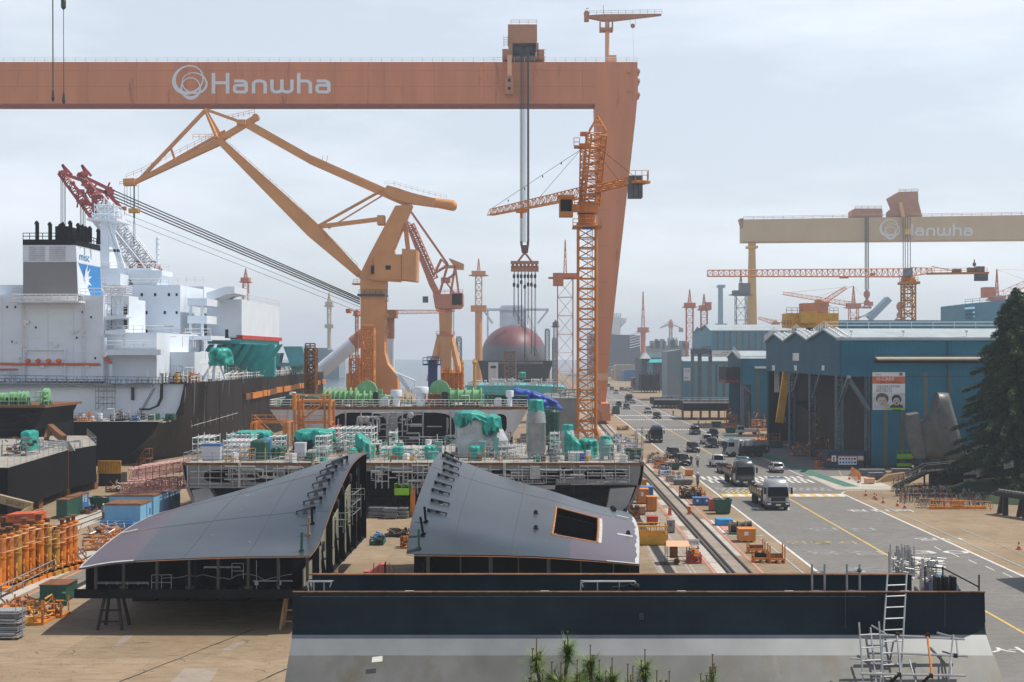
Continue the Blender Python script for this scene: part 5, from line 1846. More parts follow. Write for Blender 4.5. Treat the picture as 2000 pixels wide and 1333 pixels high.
# things standing on that deck
def rack(x0,x1,ytop,D,depth,nx,nz,lab,m=M_ral,name='pipe_rack',r=.036,cat='rack',zb=ZA):
 t_=thing(name,lab,cat,(XP((x0+x1)/2,D),D,zb))
 X0,X1,Y0,Y1,Z0,Z1=pxbox(x0,x1,ytop,D,depth,zb)
 b=MB()
 b.scaff(X0,X1,Y0,Y1,Z0,Z1,nx,2,max(2,nz-2),r=r,diag=.35)
 obj('frame',b,m,t_)
 b=MB()
 rn=random.Random(int(x0))
 for j in range(nz):
  z=lerp(Z0,Z1,(j+.25)/nz)
  for q in range(3):
   y=lerp(Y0,Y1,(q+.5)/3);mm=rn.randrange(4)
   b.tube((X0-.2,y,z),(lerp(X0,X1,rn.uniform(.4,1.05)),y,z+rn.uniform(-.2,.2)),rn.choice((.03,.06)),n=5,m=mm)
   if rn.random()<.25:b.box(lerp(X0,X1,rn.uniform(.05,.6)),lerp(X0,X1,rn.uniform(.65,.95)),y-.3,y+.2,z+.08,z+.2,mm)
 obj('load',b,[M_ral,M_grey,M_galv,M_teal],t_)
 return t_
rack(376,408,856,142,5,3,5,'white tubular pipe rack behind the grey panel at the left end of the deck block')
rack(436,486,862,138,4,6,6,'dense white pipe rack between the blue topped panel and the dark green tarped box')
rack(443,500,850,146,6,6,5,'white pipe rack under the flat teal tarp')
rack(527,550,854,146,3,2,5,'narrow white rack right of the dark green tarped box')
rack(616,640,853,142,3,3,6,'white rack partly covered by the rounded teal tarp')
rack(642,662,838,148,4,3,7,'white scaffold tower beside the red ladder')
rack(664,726,838,146,5,5,6,'white pipe bridge module with slanting braces behind the tarped winch')
rack(760,773,846,150,2,1,4,'slim white ladder tower standing alone on the deck block')
rack(744,830,876,140,3,7,3,'low white pipe manifold between two small teal tarps')
rack(940,1020,872,141,3,6,3,'white railings and pipes between the wrapped drum and the tall wrapped tank')
rack(1075,1093,848,143,3,2,6,'white stair tower right of the tall wrapped tank')
def panel(x0,x1,ytop,D,m,lab,dep=1.2,cap=None):
 t_=thing('control_panel',lab,'panel',(XP((x0+x1)/2,D),D,ZA))
 X0,X1,Y0,Y1,Z0,Z1=pxbox(x0,x1,ytop,D,dep,ZA)
 b=MB();b.box(X0,X1,Y0,Y1,Z0+.1,Z1);b.box(X0+.1,X1-.1,Y0+.1,Y1-.1,Z0,Z0+.1)
 obj('cabinet',b,m,t_)
 b=MB();b.box(X0-.03,X1+.03,Y0-.03,Y1+.03,Z1-.22,Z1+.03)
 obj('top_cover',b,cap or m,t_)
 b=MB();b.box(X0+.06,(X0+X1)/2-.02,Y0-.03,Y0,Z0+.2,Z1-.3);b.box((X0+X1)/2+.02,X1-.06,Y0-.03,Y0,Z0+.2,Z1-.3)
 obj('door',b,m,t_)
M_pan=mat('panel_grey',(.50,.52,.57),.5,var=.1,scale=1)
panel(394,430,868,137,M_pan,'large pale grey panel with a blue top edge standing on the deck block',cap=M_blue)
panel(443,462,853,152,_M['pale_blue_pylon'],'pale blue panel behind the white pipe racks')
panel(575,595,866,137,M_pan,'narrow pale grey panel in front of the rounded teal tarp')
M_pteal=mat('pale_teal_panel',(.16,.38,.36),.5,var=.15,scale=1)
panel(774,787,866,150,M_pteal,'pale teal cabinet behind the small shiny teal tarp',dep=.8)
panel(849,863,864,148,M_pteal,'pale teal cabinet behind the second small tarp',dep=.8)
panel(935,948,863,139,M_pteal,'pale teal square cabinet in front of the plastic wrapped drum',dep=.8)
panel(964,974,855,141,M_pteal,'tall narrow teal cabinet in front of the silver foil',dep=.8)
tarp_thing('tarped_crate',486,521,860,137,2.4,ZA,M_green,'dark green square tarped box on the deck block','crate',3,pw=8,fold=.04,skirt=.02)
tarp_thing('tarped_crate',508,524,856,141,2.4,ZA,M_blue,'blue grey covered box just behind the dark green tarped box','crate',4,pw=8,fold=.03,skirt=.02)
tarp_thing('tarped_crate',528,552,874,138,2.6,ZA,M_green,'dark green draped winch with a bare side, right of the tarped box','crate',5,fold=.2)
tarp_thing('tarped_crate',530,556,850,150,3,ZA,M_green,'dark green container behind the narrow white rack','crate',6,pw=9,fold=.02)
tarp_thing('tarpaulin',454,518,844,147,5,ZA+1.5,M_teal,'flat teal tarp thrown over the left white pipe racks','tarpaulin',7,fold=.18,skirt=.6)
tarp_thing('tarpaulin',570,646,841,144,5,ZA+.4,M_teal,'big rounded teal tarp with deep folds over the machine right of the panels','tarpaulin',8,fold=.22,skirt=.75,pw=2.4)
tarp_thing('tarped_crate',596,611,884,136.5,1.6,ZA,M_green,'little dark green covered box beside the narrow grey panel','crate',9,pw=6,fold=.05)
tarp_thing('tarped_winch',692,726,857,139,3.4,ZA,M_teal,'teal tarped winch with a peaked side just above the left curved block','tarpaulin',10,fold=.2,pw=2.5,top=lambda x,y:-.8*x)
tarp_thing('tarped_valve',680,696,877,138,1.5,ZA,M_teal,'small teal bundle left of the peaked tarp','tarpaulin',11,fold=.2)
tarp_thing('tarped_valve',676,692,850,152,1.8,ZA,M_teal,'teal covered box behind the white pipe bridge','tarpaulin',31,fold=.1)
tarp_thing('tarped_valve',766,785,873,138,1.4,ZA,M_teal,'shiny teal wrapped valve right of the person','tarpaulin',12,fold=.2)
tarp_thing('tarped_valve',828,850,872,138,1.6,ZA,M_teal,'teal wrapped valve peeping over the lifted edge of the right curved block','tarpaulin',13,fold=.15)
tarp_thing('tarped_valve',914,937,872,137,1.8,ZA,M_teal,'teal wrapped box in front of the plastic wrapped drum','tarpaulin',14,fold=.12,pw=4)
b=MB()
drape(b,XP(887,141),XP(958,141),141,145.5,ZA,ZP(812,141),seed=20,fold=.06,pw=2.4,skirt=.02)
dr=thing('wrapped_drum','tall drum in clear plastic wrap with a teal tarp over its top','wrapped tank',(XP(930,141),143,ZA))
obj('plastic_cover',b,M_shrink,dr,smooth=60)
b=MB()
drape(b,XP(884,140.6),XP(966,140.6),140.6,146,ZP(838,141),ZP(804,141),seed=21,fold=.16,pw=2.3,skirt=.8,top=lambda x,y:-.9*max(0,x))
drape(b,XP(938,140.6),XP(976,140.6),140.6,145,ZP(852,141),ZP(812,141),seed=22,fold=.2,pw=2.2,skirt=.5)
obj('tarp_cover',b,M_teal,dr,smooth=60)
b=MB()
b.lathe([(0,0),(1.2,0),(1.75,.9),(1.8,1.8),(1.2,3.0),(0,3.3)],(XP(961,142),143,ZA),18)
solo('foil_wrapped_vessel',b,M_foil,'bulging silver foil wrapped vessel right of the plastic drum','wrapped tank',smooth=25)
def wrapped(x0,x1,ytop,ycap,D,lab,m=M_shrink,cap=M_teal):
 r=(XP(x1,D)-XP(x0,D))/2;c=XP((x0+x1)/2,D)
 t_=thing('wrapped_tank',lab,'wrapped tank',(c,D,ZA))
 z1=ZP(ytop,D)
 b=MB();b.lathe([(r*.8,ZA+.4),(r,ZA+.9),(r,lerp(ZA,z1,.7)),(r*1.06,lerp(ZA,z1,.72)),(r,lerp(ZA,z1,.75)),(r*.96,lerp(ZA,z1,.88)),(r*.7,z1),(0,z1+.1)],(c,D,0),20)
 for k in range(4):b.beam((c+r*.9*math.cos(k*1.57+.8),D+r*.9*math.sin(k*1.57+.8),ZA),(c+r*.75*math.cos(k*1.57+.8),D+r*.75*math.sin(k*1.57+.8),ZA+1.1),.3)
 obj('plastic_cover',b,m,t_,smooth=40)
 b=MB();drape(b,c-r*.82,c+r*.82,D-r*.8,D+r*.8,z1-.35,ZP(ycap,D),seed=int(x0),fold=.08,pw=2.2,skirt=.2)
 obj('tarp_cap',b,cap,t_,smooth=50)
wrapped(1028,1066,798,780,140,'tall grey plastic wrapped tank with a teal cap',m=mat('grey_plastic_wrap',(.26,.275,.28),.25,var=.25,scale=.8,bump=.5,bump_scale=2.5,spec=.6))
wrapped(1095,1122,838,829,146,'small plastic wrapped tank with a thin teal cap beside the crane mast')
wrapped(1169,1196,856,851,138,'pale teal cylinder with a teal rim near the right end of the deck block',m=M_pteal)
tarp_thing('tarpaulin',1104,1140,855,139,3,ZA,M_teal,'pointed teal tarp left of the twin heap beside the crane mast','tarpaulin',40,fold=.22,pw=2.1,top=lambda x,y:-1.0*x)
tarp_thing('tarpaulin',1132,1168,859,139.5,3,ZA,M_teal,'rounded teal tarp heap left of the pale teal cylinder','tarpaulin',41,fold=.2,pw=2.2)
b=MB();b.box(*pxbox(1110,1140,885,136.5,1.5,ZA));b.box(XP(1109,136),XP(1141,136),136.4,136.48,ZA+1.0,ZA+1.1)
solo('crate',b,M_deckw,'cream coloured crate in front of the teal tarps','crate')
tarp_thing('tarpaulin',1133,1142,886,136.2,.6,ZA,M_btarp,'small blue cloth hanging on the cream crate','cloth',42,fold=.3)
def skip(x,y,w_,d_,h,m,lab,rz=0.0,cat='skip',z=0.0,group=None,load=None):
 """open steel waste skip with sloping ends"""
 t_=thing('waste_skip',lab,cat,(0,0,0),group)
 b=MB()
 s=.8
 for sx in(-1,1):
  b.prism([(sx*w_/2,-d_/2,h),(sx*w_/2*s,-d_/2*.95,.12),(sx*w_/2*s,d_/2*.95,.12),(sx*w_/2,d_/2,h)],(-sx*.05,0,0))
 for sy in(-1,1):
  b.prism([(-w_/2,sy*d_/2,h),(-w_/2*s,sy*d_/2*.95,.12),(w_/2*s,sy*d_/2*.95,.12),(w_/2,sy*d_/2,h)],(0,-sy*.05,0))
 b.box(-w_/2*s,w_/2*s,-d_/2*.95,d_/2*.95,.1,.16)
 obj('body',b,m,t_)
 b=MB()
 for sy in(-1,1):b.box(-w_/2-.05,w_/2+.05,sy*d_/2-.06,sy*d_/2+.06,h-.08,h+.04)
 for sx in(-1,1):b.box(sx*w_/2-.06,sx*w_/2+.06,-d_/2,d_/2,h-.08,h+.04);b.box(sx*w_*.3-.06,sx*w_*.3+.06,-d_/2*.9,d_/2*.9,0,.12)
 obj('rim',b,m,t_)
 b=MB()
 rn=random.Random(int(abs(x)*100+y))
 for k in range(14):b.cbox((rn.uniform(-.4,.4)*w_,rn.uniform(-.35,.35)*d_,h*rn.uniform(.7,.98)),(rn.uniform(.2,.6),rn.uniform(.1,.5),rn.uniform(.08,.3)),rn.uniform(0,3),m=k%3)
 obj('rubbish',b,load or[M_grey,M_wood,M_deckw],t_)
 t_.location=(x,y,z);t_.rotation_euler=(0,0,rz)
 return t_
p=W(1238,895,137)
skip(p.x,p.y+.9,1.75,1.8,1.15,M_green,'dark green skip at the right end of the tarp crowded deck block',z=ZA)
# things below / in front of deck block A in the lane
def stack(x,y,w_,d_,h,n,lab,z=0.0,m=M_galv,name='plank_stack',rz=0.0,group=None):
 rn=random.Random(int(x*10+y))
 b=MB()
 for k in range(n):
  z0=z+.12+(h-.12)*k/n
  b.cbox((x+rn.uniform(-.1,.1),y+rn.uniform(-.12,.12),z0+(h/n)*.4),(w_*rn.uniform(.88,1),d_,h/n*.55),rz,m=rn.choice((0,0,2)))
 for dx in(-.35,.35):b.cbox((x+dx*w_*math.cos(rz),y+dx*w_*math.sin(rz),z+.06),(.12,d_,.12),rz,m=1)
 return solo(name,b,[m,M_wood,M_grey],lab,'plank stack',group=group)
for k,(px,pyb,D,w_,lab)in enumerate(((738,1011,132.5,1.7,'left bundle of grey scaffold planks at the end of the open lane'),(764,1013,131.8,1.6,'middle bundle of grey scaffold planks at the end of the open lane'),(788,1012,132,1.1,'right bundle of grey scaffold planks at the end of the open lane'))):
 p=G(px,pyb);stack(p.x,p.y,w_,1.4,1.15,7,lab,m=M_grey)
def scissor_lift(p,lab,m,h=2.2,w_=1.5,dep=2.4,rz=0.0,zb=0):
 t_=thing('scissor_lift',lab,'scissor lift',(0,0,0))
 b=MB();b.box(-w_/2,w_/2,-dep/2,dep/2,.28,.75)
 obj('chassis',b,m,t_)
 for sx in(-1,1):
  for sy in(-1,1):
   b=MB();b.lathe([(.12,-.1),(.26,-.1),(.26,.1),(.12,.1)],(sx*(w_/2),sy*dep*.32,.26),12,'x');obj('wheel',b,M_rubber,t_)
 b=MB()
 for sx in(-.4,.4):
  for k in range(3):
   z0,z1=lerp(.75,h,k/3),lerp(.75,h,(k+1)/3)
   b.beam((sx*w_,-dep*.4,z0),(sx*w_,dep*.4,z1),.08);b.beam((sx*w_,dep*.4,z0),(sx*w_,-dep*.4,z1),.08)
 obj('scissor_arms',b,M_black,t_)
 b=MB();b.box(-w_/2,w_/2,-dep/2,dep/2,h,h+.15);b.box(-w_/2,w_/2,-dep/2-.03,-dep/2,h+.1,h+.75)
 b.rail([(-w_/2,-dep/2,h+.1),(w_/2,-dep/2,h+.1),(w_/2,dep/2,h+.1),(-w_/2,dep/2,h+.1),(-w_/2,-dep/2,h+.1)],1.1,.8,.03)
 obj('platform',b,m,t_)
 t_.location=p;t_.rotation_euler=(0,0,rz)
 return t_
M_lime=mat('lime_paint',(.23,.50,.02),.5,var=.15,scale=1)
scissor_lift(G(787,1008),'lime green scissor lift in the dark gap at the end of the open lane',M_lime,h=2.3)
b=MB()
p=G(806,1010);b.box(p.x-.25,p.x+.25,p.y,p.y+.5,0,3.0);b.beam(p+V((0,.2,0)),p+V((-1.0,.2,.15)),.25)
solo('steel_prop',b,M_orange,'orange steel prop beside the lime scissor lift','prop')
# ---- block B with the winches
ZB=ZP(796,185);YB0,YB1=185.0,204.0
pb=lambda x,y:W(x,y,YB0)
bb=thing('hull_block','white ended deck block carrying the row of pale green winches','hull block',(-20,194,0))
b=MB()
b.box(XP(527,YB0),XP(1031,YB0),YB0,YB1,ZB-.3,ZB);b.box(XP(527,YB0),XP(1031,YB0),YB0-.07,YB0-.01,ZB-.3,ZB+.12,1)
obj('deck_plate',b,[M_deck,M_rusty],bb)
ovb=lambda x0,x1,y0,y1,n=18,pw=3.5:[pb((x0+x1)/2+(x1-x0)/2*(abs(math.cos(t))**(2/pw))*(1 if math.cos(t)>0 else-1),(y0+y1)/2+(y1-y0)/2*(abs(math.sin(t))**(2/pw))*(1 if math.sin(t)>0 else-1))for t in[2*math.pi*i/n for i in range(n)]]
b=MB()
b.plate([pb(527,800.5),pb(1031,800.5),pb(1003,848),pb(985,880),pb(985,925),pb(600,925),pb(598,890),pb(563,848)],[ovb(648,756,806,873),ovb(772,889,806,873),ovb(955,990,809,846)],(0,.2,0))
obj('front_web',b,M_deckw,bb)
b=MB()
b.box(XP(560,YB0),XP(1000,YB0),YB0+6,YB0+6.2,.3,ZB-.4)
b.box(XP(610,YB0),XP(985,YB0),YB0+.4,YB0+6,ZP(876,YB0),ZP(874,YB0))
b.box(XP(650,YB0),XP(890,YB0),YB0-1.2,YB0-.1,ZP(858,YB0),ZP(856,YB0))
b.box(XP(600,YB0),XP(985,YB0),YB0-.06,YB0-.02,.2,ZP(878,YB0))
obj('inner_frame',b,M_frame,bb)
b=MB()
rn=random.Random(11)
pipe_mess(b,XP(662,YB0),XP(880,YB0),YB0-.7,ZP(858,YB0),ZP(806,YB0),30,rn,(.06,.1,.14),dy=.5)
b.path([pb(700,840)+V((0,-.6,0)),pb(700,815)+V((0,-.6,0)),pb(738,815)+V((0,-.6,0)),pb(738,850)+V((0,-.6,0))],.18,8)
for px in(675,705,755,775,826,880):b.tube(W(px,803,YB0-.3),W(px,862,YB0-.3),.12,n=6)
b.scaff(XP(758,YB0),XP(776,YB0),YB0-1,YB0-.3,ZP(860,YB0),ZP(806,YB0),2,1,5,r=.05)
for px,py in((707,819),(716,819),(802,812)):b.lathe([(.4,-.3),(.5,0),(.4,.3)],W(px,py,YB0-.6),10,'y')
obj('pipework',b,M_galv,bb)
b=MB()
b.rail([(XP(527,YB0),YB0+.1,ZB),(XP(1030,YB0),YB0+.1,ZB)],1.1,1.5,.035,mid=2)
b.rail([(XP(527,YB0),YB0+.1,ZB),(XP(527,YB0),YB1,ZB)],1.1,1.5,.035,mid=2)
obj('handrail',b,M_ral,bb)
fittings(bb,XP(535,YB0),XP(1025,YB0),185.4,203,ZB,210,3,2.0,[M_lgreen,M_green,M_grey,M_ral,M_black,M_rusty])
def winch(x0,x1,D,zb,r,nfl,lab,motor=True,seed=0,label_cat='winch',drumr=.55):
 X0,X1=XP(x0,D),XP(x1,D)
 t_=thing('mooring_winch',lab,label_cat,((X0+X1)/2,D,zb))
 zc=zb+r+.25
 b=MB()
 b.lathe([(r*drumr,X0),(r*drumr,X1)],(0,D,zc),18,'x')
 obj('drum',b,M_lgreen,t_,smooth=40)
 for k in range(nfl):
  x=lerp(X0,X1,k/(nfl-1))
  b=MB();b.lathe([(r*drumr,x-.12),(r*.9,x-.09),(r,x-.06),(r,x+.06),(r*.9,x+.09),(r*drumr,x+.12)],(0,D,zc),24,'x')
  obj('flange',b,M_lgreen,t_,smooth=30)
 b=MB()
 for x in[lerp(X0,X1,q)for q in(0,.5,1)]:b.prism([(x-.12,D-r,zb),(x-.12,D+r,zb),(x-.12,D+.3,zc),(x-.12,D-.3,zc)],(.24,0,0))
 b.box(X0-.3,X1+.3,D-r*.9,D+r*.9,zb,zb+.15)
 obj('bedplate',b,M_green,t_)
 if motor:
  b=MB();b.box(X1+.3,X1+1.3,D-.6,D+.6,zb,zc+.4);b.lathe([(.4,X1+1.3),(.35,X1+2.1)],(0,D,zc),12,'x')
  obj('motor',b,M_lgreen,t_)
 return t_
winch(634,696,190,ZB,1.25,7,'pale green winch with seven flanges left of the big gear wheel',motor=False)
winch(880,940,189,ZB,1.25,5,'fat pale green winch drum ending in a trumpet flange, right of the brown crate',motor=False,drumr=.72)
winch(700,736,191,ZB,1.0,4,'small green winch below the big half round gear wheel')
def gearbox(px,py,r,D,lab,seg):
 t_=thing('winch_gear',lab,'winch',(XP(px,D),D,ZB))
 zc=ZP(py,D)
 b=MB()
 pts=[(XP(px,D)+r*math.cos(a),D,zc+r*math.sin(a))for a in[rad(-20+200*i/20)for i in range(21)]]
 b.prism(pts+[(XP(px,D)-r,D,ZB),(XP(px,D)+r*1.1,D,ZB)],(0,.9,0))
 obj('gear_case',b,M_lgreen,t_,smooth=30)
 b=MB();b.lathe([(r*.35,-.4),(r*.35,0),(r*.2,.05)],(XP(px,D)-r*.3,D,zc),14,'y');b.box(XP(px,D)+r,XP(px,D)+r+.8,D,D+.8,ZB,zc+.2)
 obj('motor',b,M_lgreen,t_)
gearbox(716,764,1.55,193,'big half round green gear case rising above the winches near the orange pedestal',0)
gearbox(858,762,1.5,193,'big half round green gear case left of the fat winch drum',0)
winch(842,856,192,ZB,.8,2,'short green winch drum beside the right gear case',motor=False)
def bollard_vent(x0,x1,ytop,D,lab,m=M_wht,zb=ZB,cat='vent'):
 t_=thing('deck_vent',lab,cat,(XP((x0+x1)/2,D),D,zb))
 r=(XP(x1,D)-XP(x0,D))/2;c=XP((x0+x1)/2,D);z1=ZP(ytop,D)
 b=MB();b.lathe([(r*.65,zb),(r*.65,z1-.9)],(c,D,0),14)
 obj('trunk',b,m,t_,smooth=40)
 b=MB();b.lathe([(r,z1-.95),(r*1.02,z1-.1),(r*.95,z1),(0,z1+.02)],(c,D,0),18)
 obj('hood',b,m,t_,smooth=40)
bollard_vent(763,785,762,187,'white mushroom vent with a low cap right of the gear wheel')
bollard_vent(808,837,756,188,'wide white mushroom vent left of the brown crate')
bollard_vent(565,578,766,187,'white vent hood at the left end of the winch deck')
bollard_vent(988,1003,763,188,'white cylinder vent between the green bulwark and the blue tarp')
b=MB();b.box(*pxbox(837,860,770,187,1.6,ZB));b.box(XP(836,187),XP(861,187),186.9,187,ZB+1.5,ZB+1.65)
solo('crate',b,M_rusty,'rust brown crate between the white vent and the fat winch','crate')
for x0,x1,yt,m,lab in((728,738,766,M_black,'black covered motor left of the white mushroom vent'),(862,875,766,M_black,'black covered motor right of the brown crate'),(744,757,776,M_pan,'pale grey locker on the winch deck'),(965,979,778,M_pan,'pale grey cowl in front of the green bulwark'),(583,600,774,M_wht,'white locker behind the orange stair tower')):
 b=MB();X0,X1,Y0,Y1,Z0,Z1=pxbox(x0,x1,yt,186.5,1.2,ZB)
 b.prism([(X0,Y0,Z0),(X1,Y0,Z0),(X1,Y0,Z1-.2),(X1-.2,Y0,Z1),(X0+.2,Y0,Z1),(X0,Y0,Z1-.2)],(0,1.2,0))
 solo('deck_locker',b,m,lab,'locker')
b=MB()
b.prism([W(545,796,186),W(560,772,186),W(620,776,186),W(640,796,186)],(0,8,0));b.box(XP(620,186),XP(836,186),200,200.3,ZB,ZP(785,200))
solo('bulwark',b,M_green,'sloping dark green bulwark at the left end of the winch deck','bulwark')
b=MB()
b.box(XP(950,187),XP(1030,187),195,195.3,ZB,ZP(770,195));b.truss(W(948,783,190),W(1030,786,190),1,1.8,9,.12)
solo('bulwark',b,M_green,'dark green braced bulwark right of the fat winch','bulwark')
tarp_thing('tarpaulin',1000,1052,763,191,7,ZB-.5,M_btarp,'wide blue tarp at the right end of the winch deck','tarpaulin',50,fold=.2,skirt=.4,pw=2.3,top=lambda x,y:-.4*x)
tarp_thing('tarpaulin',1035,1092,774,190,6,ZB-.8,M_btarp,'lower blue tarp sloping down towards the crane mast','tarpaulin',51,fold=.25,skirt=.4,pw=2.2,top=lambda x,y:-1.0*x)
b=MB()
b.lathe([(1.0,3.2),(1.25,3.4),(1.25,8.6),(1.0,8.9)],(XP(1076,186),186,0),14);b.scaff(XP(1066,184),XP(1088,184),184.5,187.5,5.6,9.2,3,2,4,r=.05)
for dx in(-.9,.9):b.tube((XP(1076,186)+dx,186,0),(XP(1076,186)+dx,186,3.3),.15,n=6)
solo('storage_tank',b,M_green,'green tank wrapped in scaffolding below the lower blue tarp','tank')
# stair towers of orange steel
def stair_tower(x0,x1,y0,y1,D,dep,nlev,lab,m,zb=0.0,r=.11,post=.32):
 t_=thing('stair_tower',lab,'stair tower',(XP((x0+x1)/2,D),D,zb))
 X0,X1=XP(x0,D),XP(x1,D);Z0,Z1=zb,ZP(y0,D)
 b=MB()
 for x in(X0,X1):
  for y in(D,D+dep):b.beam((x,y,Z0),(x,y,Z1),post)
 zz=[lerp(max(Z0,ZP(y1,D)),Z1,k/nlev)for k in range(nlev+1)]
 for z in zz:
  for y in(D,D+dep):b.beam((X0,y,z),(X1,y,z),r*1.6)
  for x in(X0,X1):b.beam((x,D,z),(x,D+dep,z),r*1.6)
 obj('frame',b,m,t_)
 b=MB()
 for k in range(nlev):
  a,c=(X0+.3,X1-.5)if k%2 else(X1-.5,X0+.3)
  for y in(D+.3,D+1.1):b.beam((a,y,zz[k]),(c,y,zz[k+1]),.1,.22)
  n_=9
  for s in range(n_):p=V((lerp(a,c,(s+.5)/n_),D+.7,lerp(zz[k],zz[k+1],(s+.5)/n_)));b.cbox(p,(.28,.8,.05))
  b.rail([(a,D+.25,zz[k]),(c,D+.25,zz[k+1])],1.0,1.0,.035)
  b.rail([(X0,D-.02,zz[k+1]),(X1,D-.02,zz[k+1])],1.0,1.0,.035)
 obj('stair',b,m,t_)
 return t_
stair_tower(575,643,785,868,176,4,2,'orange brown stair tower standing before the white end of the winch block',M_orange)
b=MB()
for px,yt in((574,769),(583,772),(592,778),(634,772),(645,770)):b.tube(W(px,868,176.2),W(px,yt,176.2),.16,n=6)
b.lathe([(.3,ZP(800,174)),(.3,ZP(768,174))],(XP(575,174),174,0),8)
solo('jacking_posts',b,M_orange,'cluster of thin orange posts around the orange brown stair tower','posts')
t_=stair_tower(492,560,826,880,168,4,1,'orange platform with railings above the left white pipe racks',M_orange)
b=MB()
for px in(492,499):b.tube(W(px,900,167),W(px,826,167),.22,n=8)
for px in(556,562):b.tube(W(px,900,167),W(px,825,167),.26,n=8)
obj('corner_post',b,M_orange,t_)
b=MB()
for k in range(5):
 p0,p1=W(648+(k%2)*10,895,150),W(650+(k%2)*9,832,150)
 if k<2:b.ladder(p0+V((0,k*.8,0)),p1+V((0,k*.8,0)),(.55,0,0),.35,.05)
b.scaff(XP(647,151),XP(662,151),151,152.5,ZA,ZP(833,151),1,1,6,r=.05)
solo('red_ladder',b,M_red,'bright red ladder cage beside the white scaffold tower','ladder')
# ================================================================ the white ship with the black hull
S0=195.0
shp=thing('ship','white and black ship under construction with a grey white and blue funnel','ship',(-78,205,0))
XR_,XC_=-55.6,-78.5
def hb(y):
 if y<205:return-57.5+1.9*max(0,(y-196))/9
 if y<330:return XR_
 t=min(1,(y-330)/52)
 return XR_-20*t**2
def zdeck(y):return 12.3 if y>203 else lerp(6.7,7.4,max(0,min(1,(y-S0)/7)))
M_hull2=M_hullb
b=MB()
st=[S0,197,199,201,203,203.3,206,210,216,224,240,260,290,320,335,350,362,372,379]
def section(y,side):
 x=hb(y);z1=zdeck(y)
 t=max(0,1-(y-S0)/26)
 dx=x if side>0 else 2*XC_-x
 out=[]
 for q in(0,.12,.3,.5,.75,1):
  z=-1.0+(z1+1.0)*q
  inn=(8.5*t)*(1-q)**1.5+1.2*(1-q)**4
  out.append(V((dx-side*inn,y,z)))
 return out
for side in(1,-1):
 rows=[section(y,side)for y in st]
 n=len(rows[0])
 vs=[p for r_ in rows for p in r_]
 b.add(vs,[(j*n+i,j*n+i+1,(j+1)*n+i+1,(j+1)*n+i)for j in range(len(st)-1)for i in range(n-1)])
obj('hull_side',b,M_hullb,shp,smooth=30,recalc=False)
b=MB()
r_,l_=section(S0,1),section(S0,-1)
n=len(r_)
b.add(r_+l_,[(i,i+1,n+i+1,n+i)for i in range(n-1)])
b.add([(XR_,203.2,12.3),(2*XC_-XR_,203.2,12.3),(XC_-3,381,12.3),(XC_+3,381,12.3),(XR_,330,12.3)],[(0,1,2,3,4)])
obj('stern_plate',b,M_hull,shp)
b=MB()
b.box(2*XC_+56,-57,S0+.1,204,6.5,6.7)
b.rail([(-120,S0+.3,6.7),(-58.5,S0+.3,6.9)],1.1,1.6,.035,mid=2)
obj('mooring_deck',b,M_deck,shp)
fittings(shp,-108,-58.5,S0+.6,202,6.7,120,4,2.0)
fittings(shp,XR_-7,XR_-.4,206,330,12.3,260,5,2.8)
# white stern wall under the casing and the quarter plate
Q=lambda x,y,D=204.0:W(x,y,D)
b=MB()
b.prism([Q(-330,745),Q(362,750.5),Q(358,775),Q(351,800),Q(338,820),Q(330,828),Q(-330,830)],(0,3,0))
obj('stern_wall',b,M_wht,shp)
b=MB()
b.prism([Q(362,750,203.9),Q(359,776,203.9),Q(350,802,203.9),Q(340,818,203.9),Q(343,818,203.9),Q(354,800,203.9),Q(362,775,203.9)],(0,.2,0))
b.rail([Q(-50,745,203.5),Q(330,750,203.5)],1.0,1.6,.05)
for k in range(33):b.box(Q(2+10.3*k,744).x-.06,Q(2+10.3*k,744).x+.06,203.2,203.4,ZP(748,204),ZP(740,204))
b.scaff(Q(196,760).x,Q(228,760).x,201.8,203.2,ZP(800,203),ZP(752,203),2,1,4,r=.05)
b.box(Q(-50,0).x,Q(300,0).x,202.6,203.9,ZP(756,203),ZP(753,203))
for o in(0,.9):b.beam(Q(270,810,203)+V((0,o,0)),Q(300,758,203)+V((0,o,0)),.12)
obj('stern_walkway',b,M_grey,shp)
b=MB()
for o in(0,2.2,4):b.path([Q(314+o,750,203.2),Q(313+o,778,203.2),Q(306+o,793,203.2),Q(292,799+o*.4,203.2),Q(272,799+o*.4,203.2)],.09,5)
b.box(Q(258,0).x,Q(263,0).x,203.5,203.8,ZP(782,203.6),ZP(757,203.6))
obj('cable_run',b,M_hose,shp)
# casing, deckhouse blocks : (x0, x1 front, y top, y bottom, D, depth)
def house(name,x0,x1,yt,yb,D,dep,m=M_wht,par=shp,zb=None):
 b=MB()
 b.box(XP(x0,D),XP(x1,D),D,D+dep,ZP(yb,D)if zb is None else zb,ZP(yt,D))
 return obj(name,b,m,par)
cas=house('engine_casing',-330,202,577,745.3,205,22)
house('casing_upper_step',-330,45,557,577.3,208,16)
h2=house('deckhouse',206,306,650,750.2,206.5,26)
h2b=house('deckhouse',206,303,652.5,690,210,20)
house('deckhouse',208,380,688,748,214,20)
wg=house('bridge_wing',208,314,683,694,203,3)
acc=house('accommodation_block',180,352,557,690,232,16)
whl=house('wheelhouse',182,296,524,557.3,234,10)
house('funnel_base',208,235,535,557.3,228,6)
house('accommodation_block',340,398,560,660,250,24)
b=MB()
b.prism([W(404,592,240),W(404,572,240),W(440,560,240),W(458,560,240),W(458,573,240),W(440,576,240)],(0,10,0))
obj('bridge_wing',b,M_wht,shp)
tkc=house('tank_cover',404,472,585,660,247,36)
